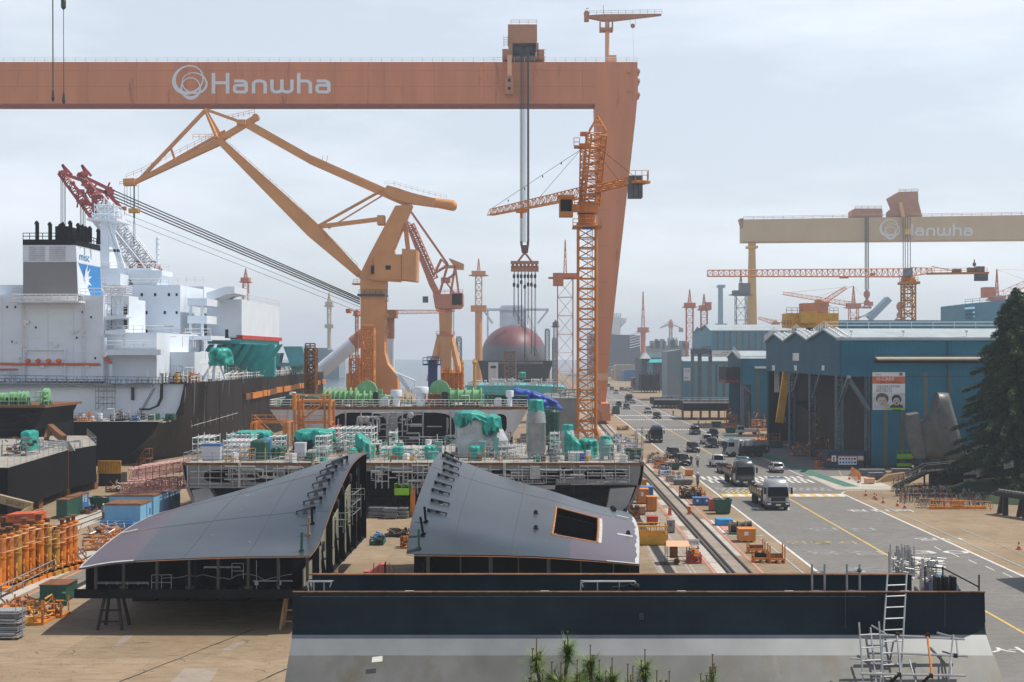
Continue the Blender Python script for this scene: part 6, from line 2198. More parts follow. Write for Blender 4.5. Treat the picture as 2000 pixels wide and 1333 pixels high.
for(x0,x1,yt,yb,D)in((366,404,583,597,232),(366,404,617,632,232),(362,412,656,664,226),(300,358,653,657,222),(380,425,660,664,236)):
 b=MB();b.box(XP(x0,D),XP(x1,D),D,D+10,ZP(yb,D),ZP(yt,D));obj('balcony',b,M_wht,shp)
for px in(372,395):b=MB();b.tube(W(px,700,233),W(px,583,233),.3,n=8);obj('balcony_post',b,M_wht,shp)
b=MB()
for a,c,D in(((24,577),(202,577),204.8),((206,650),(352,650),206.6),((180,557),(330,557),232),((182,524),(330,528),233),((205,680),(300,680),202.9),((362,655),(412,655),226),((330,553),(398,553),236),((404,583),(472,583),247)):
 b.rail([W(*a,D),W(*c,D)],1.1,1.5,.05)
b.rail([(XP(472,247),247,ZP(585,247)),(XP(472,247),283,ZP(585,247))],1.2,2,.06)
for(x0,x1,y0,y1,D)in((202,246,560,577,206),(210,240,577,660,207)):b.scaff(XP(x0,D),XP(x1,D),D,D+3,ZP(y1,D),ZP(y0,D),3,1,4,r=.06,diag=.4)
rn=random.Random(9)
for k in range(60):
 x,y=rn.uniform(206,420),rn.uniform(650,745);D=rn.uniform(203.5,225)
 dx,dy=rn.choice(((0,14),(12,0),(0,22),(18,0)));b.tube(W(x,y,D),W(x+dx,y+dy,D),rn.choice((.05,.08,.12)),n=4)
obj('handrail',b,M_ral,shp)
b=MB()
b.prism([W(205,619,205.2),W(247,615,205.2),W(247,619,205.2),W(205,626,205.2)],(0,4,0))
b.prism([W(205,653,205.2),W(205,646,205.2),W(245,643,205.2),W(245,650,205.2),W(235,655,205.2)],(0,4,0))
b.box(XP(202,207),XP(244,207),209,214,ZP(655,207),ZP(577,207))
obj('stair_landing',b,M_wht,shp)
def win(par,pts,D,w_=1.7,h=2.2,m=M_glass,gd=.05):
 for px,py in pts:
  b=MB();b.box(XP(px-w_,D),XP(px+w_,D),D-gd,D-.01,ZP(py+h,D),ZP(py-h,D));obj('window',b,m,par)
win(acc,[(277,576),(303,576),(330,576),(252,611),(286,611),(322,611),(251,647),(286,647)],232,2.2,3)
win(h2b,[(289,676)],210,2.4,5.5);win(acc,[(330,637)],232,9,1)
win(tkc,[(443,652)],247,3,8)
b=MB()
for px in(211.5,216.5,241,246):
 for py in(599,606,613,628,634,640):b.box(XP(px-1.9,208.8),XP(px+1.9,208.8),208.8,209.05-.1,ZP(py+2.6,208.8),ZP(py-2.6,208.8))
obj('louvre',b,M_glass,cas)
b=MB()
for x0,x1 in((270,286),(287.5,304),(306,309),(310.5,313)):b.prism([W(x0,553,233.9),W(x1,553,233.9),W(x1+(0 if x1<305 else 3),541,233.6),W(x0+(0 if x0<305 else 3),541,233.6)],(0,.1,0))
obj('window',b,M_glass,whl)
b=MB();b.prism([W(262,557,233),W(306,557,233),W(316,538,233),W(316,528,233),W(250,528,233),W(250,540,233)],(0,7,0));obj('wheelhouse_front',b,M_wht,shp)
# red strip, teal struts of the tank cover
b=MB()
pR=lambda y,z:(-57+.0,y,z)
b.box(XP(462,246.9),-56.9,246.8,247,ZP(663,247),ZP(655,247));b.box(-57.0,-56.7,246.8,285,ZP(663,247),ZP(655,247))
obj('red_edge',b,M_red,shp)
M_tealp=mat('teal_paint',(.03,.40,.42),.5,var=.2,scale=.4)
b=MB()
b.box(XP(404,246),-57.1,246.5,284,ZP(672,247),ZP(663,247))
for k in range(6):
 y=248+k*6
 b.prism([(-57.2,y,ZP(672,247)),(-60.5,y,ZP(672,247)),(-65.5,y-2,12.4),(-63,y-2,12.4)],(0,1.6,0))
obj('tank_support',b,M_tealp,shp)
for k in range(5):b=MB();b.prism([W(408+18*k,673,247),W(417+18*k,673,247),W(383+18*k,730,249),W(374+18*k,730,249)],(0,1.0,0));obj('support_strut',b,M_tealp,shp)
for k in range(5):b=MB();b.prism([W(462+20*k,673,252),W(471+20*k,673,252),W(433+20*k,730,254),W(426+20*k,730,254)],(0,1.0,0));obj('support_strut',b,M_tealp,shp)
b=MB()
b.box(XP(404,250),XP(520,250),258,259,12.4,ZP(673,250))
obj('support_back',b,M_tealp,shp)
b=MB()
D=290
b.prism([W(553,677,D),W(590,677,D),W(598,708,D),W(585,728,D),W(572,728,D)],(0,8,0))
b.box(XP(540,D),XP(604,D),D-2,D+8,ZP(716,D),ZP(709,D));b.prism([W(520,715,D),W(532,690,D),W(548,690,D),W(540,730,D),W(520,730,D)],(0,4,0))
obj('second_tank_support',b,mat('pale_teal_paint',(.12,.38,.42),.5,var=.15,scale=.3),shp)
# funnel
fun=obj('funnel',MB().prism([W(45,578,203.6),W(152,578,203.6),W(148,476,203.6),W(45,476,203.6)],(0,11,0)),mat('funnel_grey',(.22,.225,.235),.5,var=.1,scale=.2),shp)
D=203.6
def fx(y):return 148+4*(y-476)/102.0
b=MB()
b.prism([W(44.5,512,D-.06),W(fx(512)+.4,512,D-.06),W(fx(479),479,D-.06),W(44.5,479,D-.06)],(0,11.2,0))
obj('white_band',b,M_wht,fun)
b=MB()
b.prism([W(44.3,479,D-.1),W(fx(479)+.8,479,D-.1),W(fx(462),468,D-.1),W(44.3,468,D-.1)],(0,11.4,0))
b.box(XP(103,D),XP(130,D),D+1,D+9,ZP(470,D),ZP(441,D))
obj('exhaust_top',b,M_hull,fun)
for px,yt,dy in((63,430,2),(91,433,1.5),(100,433,4),(119,434,1),(131,430,1.5),(140,433,3),(147,437,5),(153,437,2),(159,438,4),(163,439,7)):
 b=MB();b.tube(W(px,470,D)+V((0,dy,0)),W(px,yt+3,D)+V((0,dy,0)),.32,n=8);b.tube(W(px,yt+4,D)+V((0,dy,0)),W(px-3,yt+1,D)+V((0,dy,-.1)),.34,n=8);obj('exhaust_pipe',b,M_hull,fun)
b=MB()
b.rail([W(45,468,D),W(147,468,D)],1.0,1.0,.06);b.rail([W(147,468,D),W(147,468,D)+V((0,11,0))],1.0,1.2,.06)
obj('funnel_rail',b,M_hull,fun)
b=MB()
for x0,x1 in((57,88),(97,128)):
 for k in range(7):b.box(XP(x0,D),XP(x1,D),D-.14,D-.07,ZP(482+4.1*k+3,D),ZP(482+4.1*k,D))
obj('vent_louvre',b,mat('louvre_grey',(.5,.51,.53),.5),fun)
b=MB();b.box(XP(24,D),XP(163,D),D-2,D+1,ZP(592,D),ZP(589,D));b.rail([W(24,589,D-2),W(163,589,D-2)],1.1,1.2,.06);b.box(XP(47,D),XP(152,D),D-.3,D,ZP(588,D),ZP(578,D))
obj('funnel_walkway',b,M_ral,fun)
# coloured side of the funnel (faces +x), follows its slope
def fs(y,z,o=.03):
 zt_,zb2=ZP(476,D),ZP(578,D)
 xt,xb2=XP(148,D),XP(152,D)
 t=(zt_-z)/(zt_-zb2)
 return V((lerp(xt,xb2,t)+o,D+y,z))
z=lambda py:ZP(py,D)
b=MB();b.add([fs(.05,z(512),.02),fs(10.9,z(512),.02),fs(10.9,z(577),.02),fs(.05,z(577),.02)],[(0,1,2,3)],0)
b.add([fs(.6,z(513.5)),fs(10.9,z(513.5)),fs(10.9,z(576)),fs(6.0,z(576))],[(0,1,2,3)],1)
for k in range(13):
 a=rad(-80+160*k/12);ln=3.3 if k%2 else 2.1
 c0_=fs(3.3,z(545),.05+.006*k);yv=V((0,1,0));zv=V((0,0,1))
 d_=yv*math.cos(a)+zv*math.sin(a);s_=-yv*math.sin(a)+zv*math.cos(a)
 b.add([c0_-s_*.5,c0_+d_*ln,c0_+s_*.5],[(0,1,2)],0)
put_text(b,'misc',2.0,fs(1.0,z(507),.09),(0,1,0),(0,0,1),sx=1.35,m=1)
obj('funnel_emblem',b,[M_wht,mat('funnel_blue',(.02,.20,.50),.45,var=.05)],fun,recalc=False)
# radar mast
b=MB()
D=236
b.prism([W(193,528,D),W(214,528,D),W(211,432,D),W(196,432,D)],(0,4,0));b.box(XP(180,D),XP(238,D),D-3,D+6,ZP(434,D),ZP(430,D))
for(a,c)in(((210,445),(236,524)),((216,440),(242,524)),((196,470),(181,500)),((214,490),(236,490))):b.beam(W(*a,D),W(*c,D),.5)
b.scaff(XP(188,D),XP(226,D),D-1,D+3,ZP(430,D),ZP(402,D),4,2,3,r=.09,diag=.5)
for px,yt in((193,396),(203,388),(210,394),(222,398)):b.tube(W(px,430,D),W(px,yt,D),.2,n=5)
b.rail([W(180,430,D-3),W(238,430,D-3)],1.1,1.2,.07)
for a,c in(((165,535),(200,560)),((178,540),(212,585))):b.beam(W(*a,220),W(*c,220),.3)
obj('radar_mast',b,M_wht,shp)
b=MB();b.tube(W(306,525,238),W(306,464,238),.15,n=5)
for k in range(6):b.tube(W(306,466+10*k,238),W(309,466+10*k,238),.06,n=4);b.lathe([(.1,-.3),(.3,0),(.1,.3)],W(309,466+10*k,238),6)
obj('signal_mast',b,M_wht,shp)
b=MB();rn=random.Random(61)
for k in range(5):z_=lerp(13.5,25.5,(k+.5)/5);b.box(-110,XP(202,205),204.96,204.995,z_,z_+.05)
for k in range(9):x=lerp(-106,-70,k/9)+rn.uniform(-1,1);b.box(x,x+.06,204.95,204.99,12.6,26)
for k in range(22):x,z_=rn.uniform(-84,-69),rn.uniform(13,25);b.cbox((x,204.8,z_),(rn.uniform(.2,.9),.3,rn.uniform(.15,.6)))
for x in(-82,-72.5):b.ladder((x,204.7,12.6),(x,204.7,26),(.6,0,0),.5,.05)
obj('casing_fittings',b,M_ral,shp)
win(cas,[(14,600),(30,600),(70,640),(150,660),(178,620),(160,610),(24,668),(186,700)],205,1.6,2.2)
win(acc,[(345,576),(345,611),(222,640),(240,576)],232,2.0,2.6)
# orange pipe and mushrooms, white pipes on the casing
b=MB()
D=204.7
b.path([W(-60,712,D),W(0,711,D),W(50,712,D),W(195,712,D)],.2,8);b.path([W(-60,722,D),W(34,722,D)],.15,6)
b.path([W(204,698,D),W(217,710,D)],.3,8)
for px in(56,76,96,116):b.lathe([(.28,-.9),(.28,-.25),(.42,-.2),(.36,0),(0,.1)],W(px,705.5,D-.6),10,'y')
obj('orange_pipe',b,mat('pipe_orange',(.62,.13,.05),.5,var=.15),shp)
b=MB()
b.path([W(47,745,D),W(47,684,D),W(127,684,D),W(127,745,D)],.12,5);b.tube(W(217,712,D),W(217,748,D),.3,n=8);b.tube(W(205,660,D),W(205,697,D),.3,n=8)
for k in range(6):b.tube(W(14+3.4*k,726,D),W(14+3.4*k,748,D),.08,n=4)
obj('white_pipe',b,M_wht,shp)
# hull band of orange staging boards, on brackets along the side
b=MB();y=243.0
while y<330:
 ln=R.uniform(3,7)
 z0=17-83*.097+R.uniform(-.1,.1)+(y-243)*.012
 b.box(XR_+.05,XR_+.5,y,y+ln,z0-.6,z0+.55,m=R.choice((0,0,1)))
 y+=ln+R.choice((.02,.1,2.0 if R.random()<.3 else .1))
stg=solo('staging_boards',b,[M_orange,M_rusty],'orange staging boards hanging in a band along the black ship side','staging')
b=MB()
for k in range(5):
 y=207+k*9+R.uniform(-3,3);b.tube((XR_+.08,y,12.3),(XR_+.05-.3,y,R.uniform(4,8)),.05,n=4)
for k in range(8):
 y=206+k*4;b.tube((XR_+.03,y,5.4+.08*k),(XR_+.03,y+4,5.48+.08*k),.07,n=4);b.tube((XR_+.03,y,5.0),(XR_+.03,y,6.4),.04,n=4)
obj('hull_marks',b,mat('pale_weld',(.30,.29,.28),.7,var=.3,scale=2),shp)
b=MB()
for y in(205,213,222,240,262,300):
 b.path([(XR_+.1,y,12.5),(XR_+.5,y+.3,11.5),(XR_+.6,y+.2,4),(XR_+1.2,y,1)],.07,5)
obj('hanging_hose',b,M_hose,shp)
b=MB()
b.rail([(XR_,206,12.3),(XR_,330,12.3)],1.1,2.0,.05);rn=random.Random(21)
for k in range(90):
 y=rn.uniform(206,330);x=XR_-rn.uniform(.5,5);b.tube((x,y,12.3),(x,y,12.3+rn.uniform(.6,2.6)),rn.choice((.05,.1,.15)),n=4)
 b.tube((x,y,12.9+rn.uniform(0,1)),(x+rn.uniform(-1,1),y+rn.uniform(-3,3),12.9+rn.uniform(0,1)),.06,n=4)
obj('side_handrail',b,M_ral,shp)
# ================================================================ halls on the right
M_hb=mat('hall_blue',(.026,.115,.175),.6,var=.2,scale=.1,spec=.12,corr=1.3,corr_axis=2,streak=True)
M_hb2=mat('hall_blue_upright',(.026,.155,.235),.6,var=.2,scale=.15,spec=.12,corr=1.3,corr_axis=0)
M_hl=mat('hall_pale_blue',(.10,.27,.37),.6,var=.12,scale=.1,corr=1.0,corr_axis=0)
M_hg=mat('hall_grey_blue',(.20,.27,.31),.6,var=.2,scale=.12,streak=True)
M_roof=mat('hall_roof',(.36,.42,.44),.45,var=.2,scale=.25,rust=(.30,.29,.26),rust_amt=.3)
M_rib=mat('translucent_strip',(.10,.125,.09),.5,var=.25,scale=.5,streak=True)
M_hstr=mat('hall_steel',(.10,.14,.17),.5,var=.3,scale=.6)
M_sign=mat('sign_white',(.72,.73,.74),.5,var=.08)
M_ink=mat('sign_ink',(.03,.035,.045),.6)
M_cream_=mat('canopy_cream',(.42,.38,.28),.6,var=.15)
Y1=191.0;XC1=XP(1639.5,Y1);XE=82.0;ZV,ZPk,ZF=19.2,20.7,13.7
hall=thing('hall','big blue fabrication hall with three gables, open dark bays and a portrait poster','hall',(60,220,0))
b=MB()
ys=[191,200,212.3,221.5,232.6,242,252];zs=[ZV,ZPk,ZV,ZPk,ZV,ZPk,ZV]
b.prism([(XC1,ys[0],ZF)]+[(XC1,y,z)for y,z in zip(ys,zs)]+[(XC1,ys[-1],ZF)],(.35,0,0))
obj('gable_wall',b,M_hb,hall)
b=MB()
xw=XP(1702,Y1)
b.box(XC1+.36,XE,Y1,Y1+.3,ZF,ZV)
b.box(xw,XE,Y1+.02,Y1+.32,0,ZF-.003)
obj('wall',b,M_hb2,hall)
b=MB();b.box(XC1+.2,XE,252,252.3,0,ZV);b.box(XE,XE+.3,Y1,252.3,0,ZV);obj('back_wall',b,M_hb2,hall)
b=MB()
for k in(3,5,7):b.tube((lerp(xw+1,XE,k/9),Y1-.1,0),(lerp(xw+1,XE,k/9),Y1-.1,ZV-.2),.09,n=5)
b.box(XC1+.4,XE,Y1-.05,Y1-.001,ZF-.12,ZF+.02);b.box(xw,XE,Y1-.06,Y1+.01,0,.5)
obj('downpipe',b,mat('hall_trim',(.02,.075,.12),.5,var=.3),hall)
for(xa,xb_)in((1725,1734),(1758,1767),(1803,1812.5),(1850,1859)):b=MB();b.box(XP(xa,Y1),XP(xb_,Y1),Y1-.02,Y1+.05,.3,ZP(728,Y1));obj('light_strip',b,M_rib,hall)
b=MB()
for i in range(6):
 (ya,za),(yb_,zb2)=(ys[i],zs[i]),(ys[i+1],zs[i+1])
 b.add([(XC1-.5,ya,za+.05),(XE,ya,za+.05),(XE,yb_,zb2+.05),(XC1-.5,yb_,zb2+.05),(XC1-.5,ya,za+.3),(XE,ya,za+.3),(XE,yb_,zb2+.3),(XC1-.5,yb_,zb2+.3)],[(0,1,2,3),(4,5,6,7),(0,1,5,4),(2,3,7,6),(0,3,7,4),(1,2,6,5)])
b.box(XC1-.5,XE,Y1-.35,Y1-.02,ZV-.15,ZV+.12)
rf=obj('roof',b,M_roof,hall)
b=MB()
for i in(0,2,4):
 b.rail([(XC1-.3,ys[i],ZV+.3),(XC1-.3,ys[i+1],ZPk+.3),(XC1-.3,ys[i+2],ZV+.3)],1.1,1.2,.04)
 for o in(0,1.1):b.tube((XC1+.5+o,ys[i],ZV+.3),(XC1+.5+o,ys[i+1],ZPk+.4),.18,n=5)
b.rail([(XC1,200,ZPk+.3),(XE,200,ZPk+.3)],1.0,3.4,.035)
for x in(47.2,55,64.5,71.5):b.lathe([(.06,0),(.06,.8),(.25,.9),(.25,1.2),(0,1.3)],(x,192,ZV+.2),7)
obj('roof_rail',b,M_ral,rf)
for px in(1543.5,1583,1635):b=MB();y=XC1*F/(px-CX);b.truss((XC1+.3,y,0),(XC1+.3,y,ZF),.9,.9,14,.13,rb=.07);b.beam((XC1+.8,y+1.5,ZF-4.2),(XC1+.2,y-6.5,ZF),.5);obj('column',b,M_hstr,hall)
b=MB()
b.truss((xw-.5,Y1+.5,0),(xw-.5,Y1+.5,ZF),.5,.7,14,.1,rb=.06);b.beam((xw-.3,Y1+.2,8.6),(XC1+1.3,Y1+.2,ZF-.2),.55,.6);obj('column',b,M_hstr,hall)
for y in(205,226):b=MB();b.beam((XC1+6,y,0),(XC1+6,y,ZF),.8);obj('column',b,M_hstr,hall)
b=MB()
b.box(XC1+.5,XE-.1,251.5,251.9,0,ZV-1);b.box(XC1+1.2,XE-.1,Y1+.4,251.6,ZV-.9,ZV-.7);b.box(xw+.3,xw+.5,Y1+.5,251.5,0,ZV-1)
obj('shade_lining',b,mat('hall_inside_shade',(.018,.021,.026),.8,var=.4,scale=.3),hall)  # near-black sheets: shade inside the open bays put into their colour
b=MB()
for k in range(9):b.box(XC1+1.5+2.7*k,XC1+2.5+2.7*k,251.35,251.48,9.5,14)
obj('inner_window',b,M_sign,hall)
b=MB()
b.prism([(XP(1708,Y1),Y1-1.6,ZP(704,Y1-1)),(XE,Y1-1.6,ZP(704,Y1-1)),(XE,Y1-.05,ZP(699,Y1)),(XP(1708,Y1),Y1-.05,ZP(699,Y1))],(0,0,.25))
obj('canopy',b,M_cream_,hall)
b=MB();b.box(XP(1708,Y1),XE,Y1-.06,Y1-.01,ZP(709.5,Y1),ZP(704.5,Y1));obj('dark_gap',b,M_dark,hall)  # dark strip along the wall below the canopy
def board(name,lab,x0,x1,y0,y1,D,cat='sign',m=None,lines=(),par=None,ink=None,side=False):
 """flat sign facing the viewer with lettering; lines = (text, x frac, y frac, height frac[, width factor, material index])"""
 b=MB()
 if side:
  ya,yb_=XC1*F/(x0-CX),XC1*F/(x1-CX)
  ym=(ya+yb_)/2;z0,z1=ZP(y1,ym),ZP(y0,ym);X=XC1-.06
  b.box(X,X+.05,yb_,ya,z0,z1);o=V((X-.012,ya,z0));xd,w_,h_=V((0,-1,0)),ya-yb_,z1-z0
 else:
  X0,X1,z0,z1=XP(x0,D),XP(x1,D),ZP(y1,D),ZP(y0,D)
  b.box(X0,X1,D-.05,D,z0,z1);o=V((X0,D-.062,z0));xd,w_,h_=V((1,0,0)),X1-X0,z1-z0
 for ln in lines:
  put_text(b,ln[0],ln[3]*h_,o+xd*(ln[1]*w_)+V((0,0,ln[2]*h_)),xd,(0,0,1),sx=ln[4]if len(ln)>4 else 1,m=ln[5]if len(ln)>5 else 1)
 ms=[m or M_sign,ink or M_ink,M_red]
 return tag(obj(name,b,ms,loc=(o.x,o.y,z0)),lab,cat)if par is None else obj(name,b,ms,par)
board('number_sign','white number sign high on the gables of the big blue hall',1549,1561,690,705,0,lines=(('112',.1,.5,.45,.8),('PE',.25,.12,.3)),side=True)
for k,(px,lab)in enumerate(((1511,'farthest'),(1554,'middle'),(1608,'nearest'))):
 board('bay_sign','narrow white bay sign on the lower fascia of the big hall, %s'%('farthest back' if k==0 else 'the middle one' if k==1 else 'at its corner'),px-2.5,px+2.5,714,724,0,lines=((str(3-k),.1,.1,.9),),side=True)
# poster with two portraits
D=Y1-.05
po=thing('poster','tall poster with an orange band and two photographed children on the blue hall wall','poster',W(1736,801,D))
x0,x1,y0,y1=1704,1767.5,727.5,801
pw_=lambda x,y,o=0.0:W(x0+(x1-x0)*x,y0+(y1-y0)*y,D-.06-o)
def quad(mb,xa,ya,xb_,yb_,o,m=0):mb.add([pw_(xa,yb_,o),pw_(xb_,yb_,o),pw_(xb_,ya,o),pw_(xa,ya,o)],[(0,1,2,3)],m)
def blob(mb,cx,cy,rx,ry,o,m,n=18,a0=0,a1=360):mb.add([pw_(cx+rx*math.cos(rad(a0+(a1-a0)*i/n)),cy-ry*math.sin(rad(a0+(a1-a0)*i/n)),o)for i in range(n+(0 if a1-a0==360 else 1))],[tuple(range(n+(0 if a1-a0==360 else 1)))],m)
b=MB();b.box(XP(x0,D),XP(x1,D),D-.05,D,ZP(y1,D),ZP(y0,D));obj('panel',b,M_sign,po)
b=MB()
quad(b,0,.11,1,.305,.01,0);quad(b,.82,.01,.93,.09,.01,1);quad(b,.87,.01,.93,.05,.012,2)
quad(b,.0,.55,1,.995,.008,3)
put_text(b,'H-CARE',.135*5.6,pw_(.12,.22,.02),(1,0,0),(0,0,1),sx=1.0,m=4)
put_text(b,'건강한 가족 행복한 일터',.062*5.6,pw_(.23,.285,.02),(1,0,0),(0,0,1),sx=.9,m=5)
for k,s in enumerate(('- 구성원과 함께 건강증진활동','- 건강한 마음 가꾸기','- 쾌적한 작업장 실현')):put_text(b,s,.065*5.6,pw_(.07,.40+.065*k,.02),(1,0,0),(0,0,1),sx=.85,m=5)
put_text(b,'Hanwha',.045*5.6,pw_(.10,.075,.02),(1,0,0),(0,0,1),m=5)
obj('print',b,[mat('poster_orange',(.62,.15,.05),.6),mat('poster_green',(.05,.25,.15),.6),M_red,mat('poster_pale',(.58,.59,.62),.6),M_sign,M_ink],po,recalc=False)
b=MB()
blob(b,.30,.70,.20,.15,.012,0);blob(b,.29,.77,.145,.135,.016,1);blob(b,.30,.66,.17,.07,.02,0,a0=0,a1=180);blob(b,.42,.90,.10,.08,.018,1);blob(b,.25,.93,.18,.06,.014,2)
for ex in(.24,.35):blob(b,ex,.76,.022,.012,.022,3)
blob(b,.30,.84,.04,.016,.022,4);quad(b,.29,.78,.305,.81,.02,4)
blob(b,.74,.72,.15,.13,.012,3);blob(b,.74,.775,.105,.105,.016,1);blob(b,.74,.68,.12,.045,.02,3,a0=0,a1=180);blob(b,.74,.93,.21,.09,.014,5);quad(b,.46,.945,.99,.99,.02,6)
for ex in(.70,.785):blob(b,ex,.765,.02,.011,.022,3)
blob(b,.742,.825,.03,.022,.022,3)
obj('portraits',b,[mat('hair_grey',(.10,.09,.09),.7),mat('face_print',(.52,.42,.38),.7),mat('shirt_print',(.5,.5,.52),.7),M_ink,mat('lip_print',(.3,.16,.14),.7),mat('jacket_print',(.05,.055,.05),.7),M_lime],po,recalc=False)
# safety hut with pictogram board in front of the open bay
D=189.6
hu=thing('site_hut','low dark blue site hut with orange stripe and white pictogram board by the open bay','hut',(XP(1652,D),D,0))
b=MB();b.box(XP(1615,D),XP(1688,D),D,D+3,0,ZP(883,D));b.box(XP(1614,D),XP(1689,D),D-.2,D+3.2,ZP(883,D),ZP(881,D));obj('wall',b,mat('hut_navy',(.02,.05,.09),.6,var=.2),hu)
b=MB();b.box(XP(1615,D),XP(1687,D),D-.04,D-.005,ZP(900,D),ZP(896,D));obj('stripe',b,M_orange,hu)
b=MB()
b.box(XP(1637,D),XP(1673,D),D-.1,D-.045,ZP(908,D),ZP(890,D));b.box(XP(1624,D),XP(1633,D),D-.1,D-.045,ZP(902,D),ZP(890,D));b.box(XP(1675,D),XP(1686,D),D-.1,D-.045,ZP(897,D),ZP(891,D))
b.box(XP(1637,D),XP(1673,D),D-.12,D-.1,ZP(892,D),ZP(890,D),2)
for r_ in range(2):
 for k in range(6):
  b.lathe([(.16,0),(.16,.02),(0,.02)],(XP(1641+5.7*k,D),D-.13,ZP(896.5+7*r_,D)),10,'y',m=3 if k<5 else 1)
b.box(XP(1627,D),XP(1630,D),D-.12,D-.1,ZP(901,D),ZP(893,D),2)
put_text(b,'STOP',.4,W(1676,896,D-.11),(1,0,0),(0,0,1),m=1)
obj('safety_board',b,[M_sign,M_ink,M_red,M_blue],hu,recalc=False)
# hull piece, machines inside and around the open bays
b=MB();b.prism([(47,236,8.3),(58,214,8.3),(60,214,2.5),(54,222,4)],(6,8,0));solo('hull_section',b,M_frame,'dark pointed hull section inside the open bay of the big hall','hull section')
b=MB();b.beam(W(1536,728,235),W(1522,826,235),1.3,1.0);b.rail([W(1516,826,234),W(1534,826,234)],1,.6,.05);solo('lift_boom',b,M_yellowp,'yellow slanting boom standing left of the open bay columns','boom')
b=MB();b.prism([W(1634,796,199),W(1645,797,199),W(1647,884,199),W(1633,884,199)],(0,.4,0));solo('steel_plate',b,M_grey,'tall grey steel plate standing upright at the bay column','steel plate')
def clutter(name,lab,cat,x0,x1,ytop,pyb,dep,n,ms,seed,zb=0.0,D=None,tubes=.5):
 """a heap of frames, tubes and boxes that belong together on one pallet"""
 rn=random.Random(seed)
 D=D or DP(pyb,zb)
 X0,X1,Z1=XP(x0,D),XP(x1,D),ZP(ytop,D)
 t_=thing(name,lab,cat,((X0+X1)/2,D,zb))
 b=MB();b.box(X0,X1,D,D+dep,zb,zb+.15)
 for x in(X0+.1,X1-.1):
  for y in(D+.08,D+dep-.08):b.tube((x,y,zb),(x,y,lerp(zb,Z1,rn.uniform(.6,1))),.05,n=4)
 b.rail([(X0,D+.05,zb),(X1,D+.05,zb)],(Z1-zb)*.6,.7,.04)
 obj('pallet',b,ms[0],t_)
 b=MB()
 for k in range(n):
  p=V((rn.uniform(X0+.2,X1-.2),rn.uniform(D+.1,D+dep-.1),zb+.15+rn.random()**1.5*(Z1-zb-.3)))
  if rn.random()<tubes:
   q=p+V((rn.uniform(-1,1),rn.uniform(-.7,.7),rn.uniform(-.2,.5)))*min(1.2,(X1-X0)*.5)
   q.x=min(X1,max(X0,q.x));b.tube(p,q,rn.uniform(.03,.08),n=5,m=rn.randrange(len(ms)))
  else:b.cbox(p,(rn.uniform(.15,.6),rn.uniform(.15,.6),rn.uniform(.1,.45)),rn.uniform(0,3),m=rn.randrange(len(ms)))
 obj('load',b,list(ms),t_)
 return t_
clutter('machine_frame','brown upright machine frame between the bay columns','machine',1588,1615,800,890,4,30,[M_rusty,M_hstr,M_orange],1,D=205)
clutter('scrap_rack','rusty scrap rack on the ground before the open bay','rack',1550,1592,866,892,2,40,[M_rusty,M_orange,M_grey],2)
clutter('scrap_rack','rack of pale tubes in the shade left of the rusty scrap rack','rack',1531,1556,868,877,2,30,[M_grey,M_galv,M_rusty],3,tubes=.9)
clutter('tool_rack','orange tool rack at the foot of the upright steel plate','rack',1618,1640,858,886,2,24,[M_orange,M_rusty,M_hstr],4)
clutter('gas_rack','small orange rack with dark bottles beside the site hut','rack',1594,1616,897,915,1.2,16,[M_orange,M_black,M_green],5)
clutter('tool_cage','orange and red tool cage before the second blue hall','rack',1418,1440,798,835,3,40,[M_orange,M_red,M_sign],6)
clutter('work_platform','dark work platform with an orange deck edge in front of the light boom','platform',1480,1524,838,862,5,24,[M_orange,M_black,M_hstr],7)
clutter('tool_cage','orange frames stacked behind the white van of the second hall','rack',1468,1500,806,842,4,36,[M_orange,M_rusty,M_yellowp],8)
for k,(px,py,w_,lab)in enumerate(((1400,835,2.2,'dark green skip by the orange tool cage of the second hall'),(1428,847,2.3,'dark green skip before the parked white van'),(1517,876,2.6,'dark green skip in the shade beside the pale tubes'))):
 p=G(px,py);skip(p.x,p.y+.8,w_,1.6,1.25,M_green,lab)
# second hall
Y2=295.0;XC2=XP(1448,Y2)
h2_=thing('hall','second blue hall with one small gable and a dark control cabin, behind the big hall','hall',(60,306,0))
z2=ZP(701,Y2)
b=MB();b.prism([(XC2,Y2,ZP(748,Y2)),(XC2,Y2,z2),(XC2,305,z2+1.7),(XC2,316,z2),(XC2,316,ZP(748,Y2))],(.3,0,0));obj('gable_wall',b,M_hb,h2_)
b=MB()
b.box(XC2+.31,80,Y2,Y2+.3,ZP(752,Y2),z2);b.box(XP(1467,Y2),80,Y2+.02,Y2+.32,0,ZP(752.1,Y2));obj('wall',b,M_hb2,h2_)
b=MB();b.box(XC2+.3,80,316,316.3,0,z2);obj('back_wall',b,M_hb2,h2_)
b=MB();b.add([(XC2-.4,Y2-.3,z2+.05),(80,Y2-.3,z2+.05),(80,305,z2+1.8),(XC2-.4,305,z2+1.8),(80,316.4,z2+.05),(XC2-.4,316.4,z2+.05)],[(0,1,2,3),(3,2,4,5)]);b.rail([(XC2-.3,Y2,z2),(XC2-.3,305,z2+1.8)],1.1,1.3,.06);b.beam((XC2-.5,Y2-.2,z2+.1),(XC2-.5,305,z2+1.85),.4);obj('roof',b,M_roof,h2_)
b=MB()
for xa,xb_ in((1477,1484),(1500,1508)):b.box(XP(xa,Y2),XP(xb_,Y2),Y2-.02,Y2+.05,2,ZP(722,Y2))
obj('light_strip',b,M_rib,h2_)
b=MB();b.box(XP(1473,Y2),XP(1495,Y2),Y2-1.4,Y2-.01,ZP(720,Y2),ZP(716,Y2));obj('canopy',b,M_sign,h2_)
